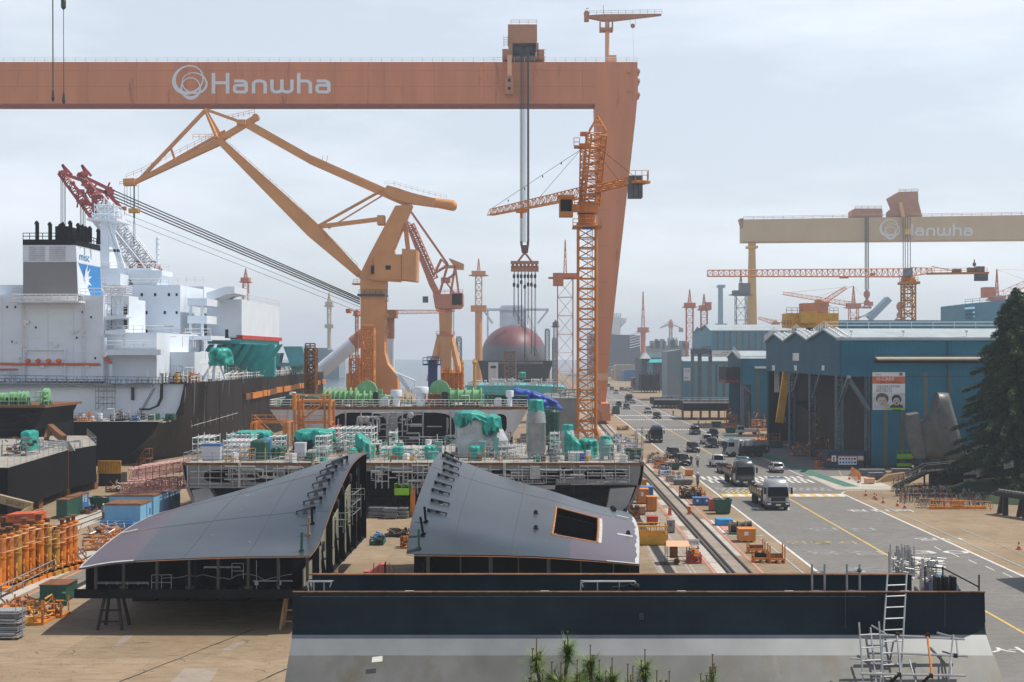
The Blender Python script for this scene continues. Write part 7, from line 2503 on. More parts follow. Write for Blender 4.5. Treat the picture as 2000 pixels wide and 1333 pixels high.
b=MB();b.box(XC2-3.2,XC2-.02,Y2+2,Y2+14,ZP(743,Y2),ZP(718,Y2));b.box(XC2-3.4,XC2-.02,Y2+1.8,Y2+14,ZP(749,Y2),ZP(743.2,Y2),1);obj('control_cabin',b,[M_dark,mat('cabin_red',(.16,.03,.03),.6)],h2_)
b=MB();b.beam((XC2+.3,Y2+.6,0),(XC2+.3,Y2+.6,ZP(748,Y2)),.8);b.truss((XC2+1.4,Y2+.6,0),(XC2+1.4,Y2+.6,ZP(750,Y2)),.8,.6,16,.12);b.beam((XC2+.3,Y2+.3,ZP(752,Y2)),(XP(1467,Y2),Y2+.3,ZP(768,Y2)),.5);obj('column',b,M_hstr,h2_)
b=MB();b.box(XC2+2,XP(1467,Y2),Y2+12,Y2+12.3,0,ZP(752,Y2));obj('shade_lining',b,M_dark,h2_)  # black sheet standing in for the shade behind the opening
# grey blue hall and the tall pale hall behind
h3=thing('hall','grey blue hall with a streaked tower end and a white banner, beyond the second hall','hall',(70,480,0))
b=MB();b.prism([W(1303,780,470),W(1331,780,470),W(1331,683,470),W(1303,687,470)],(0,20,0));obj('tower_wall',b,M_hg,h3)
b=MB();b.box(XP(1331,483),120,483,483.4,0,ZP(707,483));obj('wall',b,M_hl,h3)
b=MB();b.prism([W(1334,707.2,482),(120,482,ZP(707.2,482)),(120,496,ZP(699,482)),W(1334,699,482)+V((0,14,0))],(0,0,.3));obj('roof',b,M_roof,h3)
b=MB()
for k in range(5):b.box(XP(1352+15*k,483),XP(1356+15*k,483),482.9,483,1,ZP(712,483))
obj('light_strip',b,M_rib,h3)
board('banner','white hanging banner with a round mark on the grey blue hall',1335,1348.5,719,744,482.6,'banner',lines=(('CS',.15,.68,.3),('2021',.1,.15,.2)))
h4=thing('hall','tall pale blue hall on posts with grey stripes and a long white slogan band','hall',(70,420,0))
D=400.0;xc=XP(1390,D);zt4,zb4=ZP(646,D),ZP(697,D)
b=MB();b.box(xc,125,D,D+.3,zb4,zt4);b.box(xc,xc+.3,D+.31,448,zb4,zt4);b.prism([(xc-.02,D,zt4),(xc-.02,424,zt4),(xc-.02,412,zt4+2)],(.3,0,0));b.prism([(xc-.02,424.1,zt4),(xc-.02,448,zt4),(xc-.02,436,zt4+2)],(.3,0,0));obj('wall',b,M_hl,h4)
b=MB()
for k in range(10):b.box(XP(1400+12.3*k,D),XP(1403.2+12.3*k,D),D-.03,D-.001,ZP(684,D),ZP(648,D))
obj('stripe',b,mat('stripe_grey',(.16,.18,.19),.6),h4)
b=MB();b.add([(xc-.5,D-.3,zt4+.02),(125,D-.3,zt4+.02),(125,412,zt4+2.1),(xc-.5,412,zt4+2.1),(125,448,zt4),(xc-.5,448,zt4)],[(0,1,2,3),(3,2,4,5)]);obj('roof',b,M_roof,h4)
for px,r_ in((1354,.5),(1366,.3),(1370,.35),(1389,.6)):b=MB();b.tube((XP(px,D),D+2,0),(XP(px,D),D+2,zb4+(2 if px<1380 else 0)),r_,n=8);obj('column',b,M_hstr,h4)
b=MB()
b.box(XP(1353,D),XP(1386,D),D+1,D+6,ZP(692,D),ZP(682,D));b.rail([W(1350,688,D),W(1387,684,D)],1.2,1,.1)
obj('gangway',b,M_hstr,h4)
board('slogan_band','',1390.5,1493,685,696.5,D-.4,lines=(('HSE는 나부터 지키자!',.18,.52,.40,2.0),('지키자! 지키면 산다',.05,.1,.36,2.0)),par=h4)
h5=thing('hall','small hazy blue hall with a teal awning far along the road','hall',(60,600,0))
D=598.0
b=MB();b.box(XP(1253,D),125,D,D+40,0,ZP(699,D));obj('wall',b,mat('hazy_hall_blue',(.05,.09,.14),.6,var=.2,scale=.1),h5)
b=MB();b.box(XP(1264,D),XP(1275,D),D-.3,D-.01,4,ZP(709,D));obj('door',b,M_hl,h5)
b=MB();b.prism([W(1254,699,D),W(1310,699,D),W(1310,689,D),W(1261,689,D)],(0,12,0));b.prism([W(1252,701,D-6),W(1262,689,D-2),W(1272,701,D-6)],(0,10,0));obj('roof',b,M_roof,h5)
b=MB();b.prism([W(1264,709,D-4),W(1304,708,D-4),W(1304,701,D-.1),W(1270,702,D-.1)],(0,.5,.3));obj('awning',b,M_tealp,h5)
b=MB();b.box(XP(1253,560),XP(1288,560),560,575,1,8);b.scaff(XP(1253,559),XP(1288,559),559,560,0,8.5,6,1,3,r=.12);solo('steel_block',b,M_frame,'dark hazy steel block lying before the small hazy hall','steel block')
for(x0,x1,yt,yb,D,m,lab)in((1202,1240,713,722,820,M_cream_,'pale roofed shed far down the road'),(1218,1240,723,740,800,M_blue,'hazy blue container stack far down the road'),(1196,1218,722,748,860,M_redc,'hazy reddish steel block far down the road'),(1186,1202,716,742,950,M_hg,'faint grey shed at the far end of the road'),(1236,1256,738,757,640,M_rusty,'rusty block beside the far road')):
 b=MB();k=D/F;b.box(XP(x0,D),XP(x1,D),D,D+14,0,ZP(yt,D)-2*k);b.prism([W(x0-1,yt+2,D-.5),W(x1+1,yt+2,D-.5),W(x1-2,yt,D-.5),W(x0+2,yt,D-.5)],(0,15,0))
 for q in range(6):b.box(XP(lerp(x0,x1,(q+.2)/6),D),XP(lerp(x0,x1,(q+.5)/6),D),D-.3,D-.01,1,ZP(yt,D)-5*k)
 solo('shed',b,m,lab,'shed')
# right hand far hall above the conifer and the long low roof behind hall 1
b=MB();D=330.0;b.prism([W(1885,645,D),W(2080,645,D),W(2080,575,D),W(1885,594,D)],(0,20,0));b.box(XP(1884,D),XP(2080,D),D,D+18,0,ZP(645.2,D))
for k in range(3):b.prism([W(1884,600+8*k,D-.2),W(1904,598+8*k,D-.2),W(1904,604+8*k,D-1),W(1884,605+8*k,D-1)],(0,.3,0))
b.rail([W(1885,594,D),W(2000,583,D)],1.1,2,.06)
solo('hall',b,M_hl,'pale blue hall with louvres behind the conifer','hall')
b=MB();D=285.0;b.box(XP(1640,D),XP(1960,D),D,D+25,0,ZP(640,D));b.box(XP(1638,D),XP(1962,D),D-.5,D+25,ZP(639.8,D),ZP(626,D));solo('hall',b,[M_hl],'long pale blue hall with a flat top edge, behind the roof of the big hall','hall')
# yellow roof crane
D=268.0
yc=thing('roof_crane','yellow overhead crane bridge with a brown machine house above the hall roofs','overhead crane',W(1586,640,D))
b=MB();b.box(XP(1538,D),XP(1638,D),D,D+6,ZP(640,D),ZP(612,D));b.box(XP(1560,D),XP(1592,D),D-2,D-.01,ZP(632,D),ZP(609,D));b.box(XP(1536,D),XP(1556,D),D-1,D-.02,ZP(642,D),ZP(634,D));obj('bridge',b,M_yellowp,yc)
b=MB();b.box(XP(1570,D),XP(1620,D),D+1,D+5,ZP(611.9,D),ZP(592,D));obj('machine_house',b,M_trol,yc)
b=MB();b.rail([W(1536,612,D-.2),W(1568,612,D-.2)],1.1,1,.05);b.rail([W(1620,612,D),W(1637,612,D)],1.1,1,.05);b.box(XP(1553,D),XP(1558,D),D+1,D+4,0,ZP(640,D));b.box(XP(1582,D),XP(1590,D),D+1,D+4,0,ZP(640,D));b.rail([W(1527,636,D-1),W(1545,636,D-1)],1,.6,.06);obj('leg',b,M_rusty,yc)
# low steel blocks on stands by the halls
def steel_platform(x0,x1,yt,ym,yb,D,dep,lab):
 t_=thing('steel_block',lab,'steel block',(XP((x0+x1)/2,D),D,0))
 b=MB();b.box(XP(x0,D),XP(x1,D),D,D+dep,ZP(ym,D),ZP(yt,D));obj('block',b,M_frame,t_)
 b=MB();b.rail([W(x0,yt,D),W(x1,yt,D)],1.0,1.6,.04);b.box(XP(x0,D),XP(x1,D),D-.1,D-.01,ZP(yt+3,D),ZP(yt,D));obj('handrail',b,M_deckw,t_)
 b=MB();n=7
 for k in range(n):b.box(lerp(XP(x0,D),XP(x1,D),k/(n-1))-.25,lerp(XP(x0,D),XP(x1,D),k/(n-1))+.25,D+.5,D+1.2,0,ZP(ym,D))
 obj('stand',b,M_rusty,t_)
steel_platform(1334,1440,785,803,817,330,14,'dark flat steel block on stands before the grey blue hall')
steel_platform(1278,1326,779,792,797,400,16,'lower dark steel block lying farther along the road')
# ================================================================ far middle: domed ship, flared block, green deck
D=700.0
ds=thing('ship','hazy ship behind whose round front is red, with its lower shade coloured grey','ship',W(1003,752,D))
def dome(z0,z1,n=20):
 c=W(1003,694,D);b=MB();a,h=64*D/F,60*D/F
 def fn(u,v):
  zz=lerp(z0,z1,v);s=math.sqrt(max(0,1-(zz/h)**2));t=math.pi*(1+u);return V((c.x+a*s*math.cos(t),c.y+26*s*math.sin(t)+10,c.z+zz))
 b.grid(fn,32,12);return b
h=60*D/F
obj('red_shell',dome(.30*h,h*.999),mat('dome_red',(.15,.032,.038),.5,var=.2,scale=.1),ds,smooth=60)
obj('shaded_shell',dome(-.9*h,.30*h),mat('dome_shade',(.085,.085,.105),.5,var=.2,scale=.1),ds,smooth=60)  # lower shade and haze of the red front put into a grey colour
b=MB();c=W(1003,694,D);b.box(c.x-62*.28,c.x+62*.28,D+12,D+90,0,ZP(690,D));obj('hull',b,M_hull,ds)
b=MB();E=780.0;b.box(XP(976,E),XP(1028,E),E,E+15,10,ZP(600,E));b.box(XP(979,E),XP(1022,E),E-1,E+10,ZP(600,E),ZP(597,E));b.box(XP(944,E),XP(1072,E),E-2,E+6,ZP(607,E),ZP(603,E))
for s,a in((945,962),(1070,1050)):b.beam(W(s,607,E),W(a,632,E),1.2)
b.box(XP(951,E),XP(954,E),E,E+3,8,ZP(606,E));b.beam(W(994,634,D-5),W(994,612,D-5),1.6);b.box(XP(990,D),XP(999,D),D-6,D-4,ZP(620,D),ZP(614,D));obj('superstructure',b,M_wht,ds)
D=560.0
b=MB()
for s,pts in((1,[(934,707),(953,707),(953,745),(943,745),(940,728)]),(-1,[(1080,707),(1061,707),(1061,745),(1069,745),(1073,730)])):b.prism(wpoly(pts,D),(0,22,0))
b.box(XP(954,D),XP(1060,D),D+1,D+20,0,ZP(712,D));b.box(XP(934,D),XP(1080,D),D-.2,D+22,ZP(707,D),ZP(705,D))
solo('hull_block',b,M_hull,'dark flared hull block in the haze below the red dome','hull block')
b=MB();b.plate(wpoly([(954,708),(973,708),(973,745),(954,745)],D-.5),[wpoly([(958,715),(969,715),(969,740),(958,740)],D-.5)],(0,.4,0));b.box(XP(957,D),XP(972,D),D-.3,D+.9,0,ZP(720,D));solo('steel_plate',b,M_deckw,'pale panel leaning on the hazy flared hull block','panel')
def lattice(name,lab,x0,x1,yt,D,m,n=8,zb=0.0,r=.1,cat='tower',solid=False):
 b=MB();X0,X1=XP(x0,D),XP(x1,D);w_=X1-X0
 b.truss(((X0+X1)/2,D,zb),((X0+X1)/2,D,ZP(yt,D)),w_,w_,n,r,rb=r*.6)
 if solid:b.ladder((X0+w_*.5,D,zb),(X0+w_*.5,D,ZP(yt,D)),(w_*.35,0,0),.5,.06);b.box(X0,X1,D-w_/2,D-w_/2+.1,zb,lerp(zb,ZP(yt,D),.35))
 b.rail([(X0,D-w_/2,ZP(yt,D)),(X1,D-w_/2,ZP(yt,D))],.8,.8,r*.5)
 return solo(name,b,m,lab,cat)
lattice('scaffold_tower','rusty lattice tower in front of the flared hull block',986,1007,690,520,M_rusty,7,r=.35)
lattice('scaffold_tower','grey scaffold tower right of the red dome',1065,1073,646,640,M_gcr,12,r=.3)
lattice('scaffold_tower','thin grey tower between the dome and the orange mast',1079,1086,664,560,M_gcr,12,r=.25)
lattice('scaffold_tower','grey scaffold tower beside the red lattice jib crane',892,901,662,480,M_gcr,12,r=.25)
lattice('hoist_tower','rusty climbing hoist tower on the dock edge before the ship bow',598,617,681,215,M_rusty,12,r=.22,solid=True)
lattice('hoist_tower','tall orange climbing tower fixed to the orange crane pedestal',709,731,643,288,M_orange,10,r=.22,solid=True)
lattice('hoist_tower','short orange climbing tower left of the orange crane pedestal',684,703,701,287,M_orange,8,r=.22,solid=True)
b=MB()
for k in range(9):x=863+4.8*k;b.tube(W(x,800,240),W(x,722+R.uniform(-8,10),240),.22,n=6)
b.box(XP(860,240),XP(906,240),240,243,ZP(760,240),ZP(756,240));b.scaff(XP(862,240),XP(904,240),239.5,242,6,ZP(728,240),5,1,3,r=.1)
solo('jacking_posts',b,M_orange,'row of rusty orange posts behind the gear case near the blue mast','posts')
b=MB();D=232.0;b.box(XP(836,D),XP(853,D),D,D+2,0,ZP(703,D));b.box(XP(826,D),XP(860,D),D-.6,D+2.5,ZP(714,D),ZP(711,D));b.rail([W(826,711,D-.6),W(860,711,D-.6)],1.1,.8,.06);b.rail([W(834,703,D),W(856,703,D)],.6,.8,.06);solo('mast',b,mat('mast_navy',(.015,.05,.14),.5,var=.2),'dark blue square mast with a platform behind the winch deck','mast')
for px,yt,D,lab in((927,705,235,'bright yellow post behind the fat winch drum'),(903,705,300,'thin rusty yellow post near the red lattice crane')):
 b=MB();b.tube(W(px,790,D),W(px,yt+5,D),.28,n=8);b.lathe([(.28,0),(.45,.1),(.45,.4),(.3,.5),(.2,.9),(0,1)],W(px,yt+6,D),8);solo('post',b,M_yellowp,lab,'post')
D=420.0
gs=thing('ship','far ship deck with a teal green side and many white pipes','ship',W(970,793,D))
b=MB();b.box(XP(908,D),XP(1032,D),D,D+40,0,ZP(753,D));b.prism([W(1032,753,D),W(1105,757,D),W(1095,768,D),W(1032,790,D)],(0,30,0));obj('hull',b,M_tealp,gs)
b=MB();rn=random.Random(3)
for k in range(70):x=rn.uniform(910,1075);b.tube(W(x,754,D-.4),W(x,rn.uniform(738,750),D-.4),rn.choice((.08,.14,.2)),n=4);y=rn.uniform(741,752);b.tube(W(x,y,D-.4),W(x+rn.uniform(4,18),y,D-.4),.12,n=4)
b.box(XP(1073,D),XP(1082,D),D,D+3,8,ZP(750,D));obj('pipework',b,M_ral,gs)
tarp_thing('tarpaulin',1013,1027,727,418,3,9,M_teal,'small round teal bundle on the far green deck','tarpaulin',60)
b=MB();D=245.0;b.prism([W(1060,778,D),W(1128,778,D),W(1127,850,D),W(1060,870,D)],(0,30,0));b.rail([W(1060,778,D),W(1128,778,D)],1.1,1.5,.06);pipe_mess(b,XP(1062,D),XP(1170,D),D+2,ZP(777,D),ZP(760,D),30,random.Random(8),(.06,.1));solo('hull_block',b,M_blkgr,'plain grey hull block seen left of the near crane mast','hull block')
# white leaning tube and white mast legs
b=MB();D=345.0;b.tube(W(626,725,D),W(690,672,D),2.0,n=16);b.tube(W(690,672,D),W(720,648,D),2.0,n=16,m=1);solo('leaning_tube',b,[M_wht,M_trol],'fat white leaning tube with a brown end left of the orange pedestal','tube')
b=MB();D=330.0
for px in(754,760,766):b.tube(W(px,735,D),W(px,662,D),.6,n=8);b.tube(W(px,662,D),W(px,618,D),.6,n=8,m=1)
b.box(XP(750,D),XP(776,D),D-2,D+2,ZP(622,D),ZP(606,D),1);b.tube(W(760,735,D),W(760,840,D),.6,n=6);solo('crane_boom',b,[M_wht,M_trol],'bundled white tubes with a brown head right of the orange pedestal','boom')
b=MB();D=210.0;b.path([W(773,728,D),W(811,744,D),W(811,775,D)],.14,5);b.path([W(773,728,D),W(800,766,D)],.2,5);b.path([W(778,729,D),W(806,768,D)],.14,5);solo('davit',b,M_wht,'white davit frame behind the mushroom vents','davit')
# hazy ship beyond the gantry leg
D=1000.0
fs_=thing('ship','hazy grey ship with a pale bridge tower beyond the gantry leg','ship',W(1215,734,D))
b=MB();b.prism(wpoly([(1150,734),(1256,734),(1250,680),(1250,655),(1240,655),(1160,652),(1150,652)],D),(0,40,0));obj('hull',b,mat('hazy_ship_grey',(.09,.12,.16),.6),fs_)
b=MB();b.box(XP(1170,D),XP(1212,D),D,D+20,ZP(652,D),ZP(620,D));b.prism(wpoly([(1212,622),(1224,622),(1223,630),(1213,640)],D),(0,10,0))
for k in range(5):b.tube(W(1196+4*k,620,D),W(1196+4*k,612,D),.6,n=5)
for k in range(6):b.beam(W(1230,655+5*k,D-3),W(1250,650+5*k,D-3),.8)
obj('superstructure',b,M_wht,fs_)
b=MB();rn=random.Random(4);D=1100.0
b.box(XP(1264,D),XP(1345,D),D,D+30,0,ZP(676,D))
for k in range(26):x=rn.uniform(1266,1342);b.box(XP(x,D),XP(x+rn.uniform(2,10),D),D-3,D+5,ZP(680,D),ZP(rn.uniform(662,676),D))
for px in(1305,1313,1316,1321):b.tube(W(px,680,D),W(px,660,D),.6,n=5)
solo('process_modules',b,M_hg,'faint pale process modules on the horizon left of the halls','modules')
b=MB();D=900.0;b.box(XP(600,D),XP(662,D),D,D+30,0,ZP(684,D));b.box(XP(612,D),XP(640,D),D,D+20,ZP(684,D),ZP(680,D));solo('quay_block',b,M_hg,'faint grey quay building beyond the ship bow','building')
# ================================================================ vehicles (built facing -Y, then placed)
_paint={}
def paint(h,metal=.2):
 if h not in _paint:_paint[h]=mat('car_paint_'+h,h,.3,metal=metal,var=.06,scale=.6,coat=.4)
 return _paint[h]
M_lampw=mat('lamp_glass',(.75,.76,.78),.1,var=.05)
M_lampr=mat('tail_lamp',(.45,.02,.02),.3,var=.05)
M_plate=mat('number_plate',(.68,.62,.30),.5,var=.05)
M_trim=mat('dark_trim',(.025,.026,.028),.5,var=.2)
def wheels(t_,xs,ys,r,w_):
 for y in ys:
  for s in(-1,1):
   b=MB();b.lathe([(r*.62,-w_/2),(r*.95,-w_/2),(r,-w_/3),(r,w_/3),(r*.95,w_/2),(r*.62,w_/2)],(s*xs,y,r),16,'x');wh=obj('wheel',b,M_rubber,t_,smooth=40)
   b=MB();b.lathe([(r*.6,-w_/2+.03),(r*.25,-w_/2),(0,-w_/2)],(s*xs,y,r),10,'x');b.lathe([(r*.6,w_/2-.03),(r*.25,w_/2),(0,w_/2)],(s*xs,y,r),10,'x');obj('rim',b,M_grey,wh)
def loft(mb,secs,m=0):
 """secs: list of (z, x half width, y front, y back)"""
 rows=[]
 for z,xw_,yf,yb_ in secs:
  c=.12*min(xw_*2,yb_-yf)
  rows.append([V((-xw_+c,yf,z)),V((xw_-c,yf,z)),V((xw_,yf+c,z)),V((xw_,yb_-c,z)),V((xw_-c,yb_,z)),V((-xw_+c,yb_,z)),V((-xw_,yb_-c,z)),V((-xw_,yf+c,z))])
 vs=[p for r_ in rows for p in r_];n=8
 fs=[(j*n+i,j*n+(i+1)%n,(j+1)*n+(i+1)%n,(j+1)*n+i)for j in range(len(rows)-1)for i in range(n)]
 fs+=[tuple(range(n-1,-1,-1)),tuple((len(rows)-1)*n+i for i in range(n))]
 return mb.add(vs,fs,m)
def car(kind,col,lab,cat=None,name='parked_car',group=None):
 t_=thing(name,lab,cat or kind,(0,0,0),group)
 p=paint(col)
 L_,Wd,hb_,hr,cf,cb_={'suv':(4.7,1.88,1.02,1.74,-.95,2.15),'sedan':(4.8,1.84,.92,1.44,-.75,1.75),'hatch':(3.7,1.64,.92,1.5,-.7,1.75),'pickup':(5.1,1.9,1.05,1.8,-1.0,.75),'van':(4.8,1.74,1.1,1.95,-2.25,-.75)}[kind]
 f,e,x=-L_/2,L_/2,Wd/2
 b=MB()
 if kind=='van':
  loft(b,[(.35,x*.96,f+.02,cb_),(.6,x,f,cb_),(hb_,x,f+.06,cb_),(hb_+.02,x*.97,f+.1,cb_)]);b.box(-x,x,cb_+.1,e,.62,.74)
  for s in(-1,1):b.box(s*x-.03,s*x+.03,cb_+.1,e,.74,1.12)
  b.box(-x,x,e-.05,e,.74,1.12)
 else:
  loft(b,[(.28,x*.94,f+.08,e-.08),(.5,x,f,e),(.78,x,f+.02,e),(hb_-.04,x*.97,f+.28 if kind!='pickup' else f+.2,e-.05),(hb_,x*.93,cf-.15,e-.1)])
  if kind=='pickup':b.box(-x*.8,x*.8,cb_+.15,e-.15,hb_-.02,hb_+.03,m=1)
 obj('body',b,[p,M_trim],t_,smooth=35)
 b=MB()
 sl=.28 if kind=='van' else .62
 back=cb_-.02 if kind in('van','pickup')else min(e-.12,cb_+.1)
 loft(b,[(hb_-.01,x*.93,(f+.1)if kind=='van' else cf-.25,back),(hr-.1,x*.76,((f+.1)if kind=='van' else cf-.25)+sl,back-(.08 if kind in('van','pickup')else .38))])
 obj('window',b,M_glass,t_,smooth=30)
 b=MB()
 y0_=((f+.1)if kind=='van' else cf-.25)+sl-.05;y1_=back-(.05 if kind in('van','pickup')else .33)
 loft(b,[(hr-.11,x*.78,y0_,y1_),(hr-.02,x*.74,y0_+.1,y1_-.08),(hr,x*.6,y0_+.25,y1_-.25)])
 for s in(-1,1):
  b.beam((s*x*.92,y0_-sl+.12,hb_),(s*x*.76,y0_+.05,hr-.08),.07);b.beam((s*x*.93,back-.05,hb_),(s*x*.77,y1_,hr-.08),.1)
  b.beam((s*x*.93,lerp(y0_,y1_,.45),hb_),(s*x*.77,lerp(y0_,y1_,.45),hr-.08),.07)
 obj('roof',b,p,t_,smooth=35)
 b=MB();b.box(-x*.62,x*.62,f-.02,f+.04,.56,.72);b.box(-x*.9,x*.9,f-.03,f+.1,.3,.46);b.box(-x*.9,x*.9,e-.08,e+.03,.32,.5)
 for s in(-1,1):b.box(s*(x+.02)-.08,s*(x+.02)+.12*s+(.08 if s<0 else 0),y0_-sl+.25,y0_-sl+.4,hb_+.05,hb_+.2)
 obj('trim',b,M_trim,t_)
 for s in(-1,1):
  b=MB();b.box(s*x*.8-.17,s*x*.8+.17,f-.025,f+.1,.62,.78);obj('headlight',b,M_lampw,t_)
  b=MB();b.box(s*x*.86-.1,s*x*.86+.1,e-.08,e+.025,.68,.95);obj('tail_light',b,M_lampr,t_)
 b=MB();b.box(-.26,.26,f-.045,f-.03,.36,.47);b.box(-.26,.26,e+.03,e+.045,.5,.62);obj('number_plate',b,M_sign,t_)
 wheels(t_,x-.1,(f+.85,e-.95),.34,.24)
 return t_
def place(t_,px,py,rz=0.0,L_=4.7):
 """front (or rear) contact line at a pixel of the photograph's ground"""
 p=G(px,py);t_.rotation_euler=(0,0,rz)
 c,s=math.cos(rz),math.sin(rz)
 off=V((0,L_/2,0))if abs(c)>.7 else V((0,.9,0))
 t_.location=(p.x,p.y+off.y,0)
 return t_
place(car('sedan','20262e','dark blue sedan driving just left of the grey truck cab'),1422,927,.04)
place(car('van','c8cacc','white cab pickup truck with a small open bed driving past the cyclist','van','pickup_truck'),1404,914)
place(car('suv','10151c','black SUV parked beside the standing worker, nearer one of the parked pair','suv'),1337,911,.05)
place(car('suv','161c22','dark SUV parked behind the one beside the standing worker','suv'),1319,897,.05)
place(car('suv','181e26','dark SUV driving alone left of the yellow centre line','suv'),1357,885)
place(car('pickup','1a2530','navy pickup driving close ahead of a white one','pickup','pickup_truck'),1394,876)
place(car('van','b8babb','white pickup half hidden behind the navy pickup','van','pickup_truck'),1382,869)
place(car('van','1c2b48','blue tarp covered pickup behind the white and navy pickups','van','pickup_truck'),1395,857)
place(car('hatch','b9bcbe','silver hatchback with red tail lamps driving away beyond the zebra crossing','hatchback'),1521,925,rad(180),3.7)
place(car('pickup','39443e','grey green pickup near the shade edge, driving away','pickup','pickup_truck'),1360,850,rad(180))
place(car('suv','14181c','black SUV on the far zebra crossing','suv'),1285,819)
place(car('pickup','aeb0b0','small white pickup beyond the far zebra crossing','pickup','pickup_truck'),1267,808)
place(car('suv','1c2732','far dark SUV following the small far trucks','suv'),1225,800)
place(car('van','30363a','far grey pickup at the left road edge','van','pickup_truck'),1209,796)
place(car('hatch','7c8084','far small grey car right of the far green truck','hatchback'),1237,789,0,3.7)
place(car('suv','0c0d0f','black car hidden behind the grey truck cab','suv'),1456,917,rad(180))
t_=place(car('van','c9cbcd','white crew van with a red rear parked by the second hall','van','parked_van'),1452,850,rad(-90));t_.location.x+=1
for k,(px,py,c)in enumerate(((1196,763,'3a3f44'),(1204,770,'b0b2b2'),(1215,764,'20262c'),(1232,765,'c0c2c2'),(1189,757,'2b3138'))):
 place(car('van' if k%2 else 'suv',c,('tiny dark car at the far end of the road','tiny white pickup by the far road edge','tiny black SUV near the hazy sheds','tiny white pickup right of the hazy sheds','farthest tiny car beside the gantry leg foot')[k]),px,py)
def truck(col,lab,stripe,load,length=9.6,w_=2.5,name='cargo_truck',bed='4a3a2a',top=3.35):
 t_=thing(name,lab,'truck',(0,0,0))
 p=paint(col);x=w_/2;f=0.0;cl=2.3
 b=MB();loft(b,[(.55,x,f+.05,cl),(1.0,x,f,cl),(1.75,x,f+.02,cl),(2.55,x*.98,f+.18,cl),(2.95,x*.94,f+.35,cl),(top-.05,x*.8,f+.7,cl-.1),(top,x*.6,f+.9,cl-.2)]);cab=obj('cab',b,p,t_,smooth=35)
 b=MB();b.prism([(-x*.9,f-.03,1.56),(x*.9,f-.03,1.56),(x*.85,f+.15,2.55),(-x*.85,f+.15,2.55)],(0,.1,0))
 for s in(-1,1):b.box(s*x-.02,s*x+.02,f+.35,f+1.35,1.75,2.45)
 obj('windscreen',b,M_glass,cab)
 b=MB();b.box(-x*.62,x*.62,f-.05,f+.02,1.02,1.42);b.box(-x,x,f-.07,f+.25,.42,.9)
 for k in range(3):b.box(-x*.6,x*.6,f-.07,f-.04,1.08+.11*k,1.13+.11*k,1)
 b.box(-x*.9,x*.9,f-.03,f+.02,1.44,1.54)
 for s in(-1,1):b.box(s*(x+.22)-.1,s*(x+.22)+.1,f-.05,f+.12,1.8,2.5);b.beam((s*x,f+.1,2.45),(s*(x+.2),f,2.45),.05)
 obj('grille',b,[M_trim,M_grey if stripe else M_trim],cab)
 for s in(-1,1):
  b=MB();b.box(s*x*.8-.2,s*x*.8+.2,f-.09,f,.66,.84);obj('headlight',b,M_lampw,cab)
 b=MB();b.box(-.28,.28,f-.09,f-.07,.55,.72);obj('number_plate',b,M_plate if not stripe else M_sign,cab)
 b=MB();b.box(-.4,.4,f+.9,f+1.5,top+.001,top+.08);b.box(-x*.75,x*.75,f+1.0,f+1.25,top+.081,top+.2,1);obj('roof_light',b,[M_sign,mat('beacon_blue',(.06,.25,.40),.3)],cab)
 b=MB();b.box(-.45,.45,f+.6,length,.55,.85);b.box(-x,x,cl+.3,length,1.12,1.28);b.box(-x,x,cl+.2,cl+.3,1.2,2.3);b.box(-x*.9,x*.9,f+1.6,length,.86,1.1);obj('chassis',b,M_trim,t_)
 b=MB()
 for s in(-1,1):
  b.box(s*x-.03,s*x+.03,cl+.35,length,1.3,1.85)
  for k in range(6):y=cl+.5+k*(length-cl-.6)/5;b.box(s*(x+.01)-.05,s*(x+.01)+.05,y-.05,y+.05,1.25,1.95)
 b.box(-x,x,length-.05,length,1.3,1.85);obj('cargo_bed',b,paint(bed,0),t_)
 for s in(-1,1):
  b=MB();b.box(s*x*.85-.15,s*x*.85+.15,length,length+.04,.8,.95);obj('tail_light',b,M_lampr,t_)
 wheels(t_,x-.17,[1.2,3.0,length-3.0,length-1.7],.5,.34)
 b=MB();rn=random.Random(int(length*100))
 for k in range(22):
  p_=V((rn.uniform(-x*.7,x*.7),rn.uniform(cl+.6,length-.6),1.35+rn.random()*load))
  b.cbox(p_,(rn.uniform(.2,.8),rn.uniform(.4,1.4),rn.uniform(.1,.5)),rn.uniform(-.2,.2),m=k%3)
 obj('cargo',b,[M_grey,M_rusty,M_galv],t_)
 return t_
tk=truck('a4a8ac','white and silver cargo truck with black front driving toward the yellow hump',False,.7);p=G(1520,998);tk.location=(p.x,p.y,0);tk.rotation_euler=(0,0,.03)
tk=truck('4a4c50','dark grey cargo truck with a chrome slatted grille on the zebra crossing',True,.6,9.4);p=G(1456,952);tk.location=(p.x,p.y,0);tk.rotation_euler=(0,0,.03)
tk=truck('1a2a44','navy blue truck with a white roof parked by the left road edge',False,1.0,7.0,2.3,top=3.2);p=G(1283,866);tk.location=(p.x,p.y,0)
tk=truck('4d5a52','far green truck on the left lane near the gantry foot',False,1.0,6.4,2.3,top=2.9);p=G(1229,787);tk.location=(p.x,p.y,0)
tk=truck('b4b8ba','flatbed truck turning across the road with plastic wrapped cargo',False,.2,7.4,2.3,bed='20242a',top=2.9);p=G(1424,894);tk.location=(p.x-0.6,p.y+1.2,0);tk.rotation_euler=(0,0,rad(-82))
for k,px in enumerate((1446,1464)):
 D=DP(893)+1.0;z0=1.3;tarp_thing('wrapped_cargo',px-9,px+9,859,D-.6,1.9,z0,M_shrink,'plastic wrapped bundle on the turning flatbed, %s one'%('front' if k==0 else 'rear'),'cargo',80+k,fold=.1)
tk=truck('3c3a58','violet cabbed truck half hidden behind the front block, loaded with scaffold frames',False,.1,6.2,2.4,top=2.95);tk.location=(26.6,78.5,0);tk.rotation_euler=(0,0,rad(82))
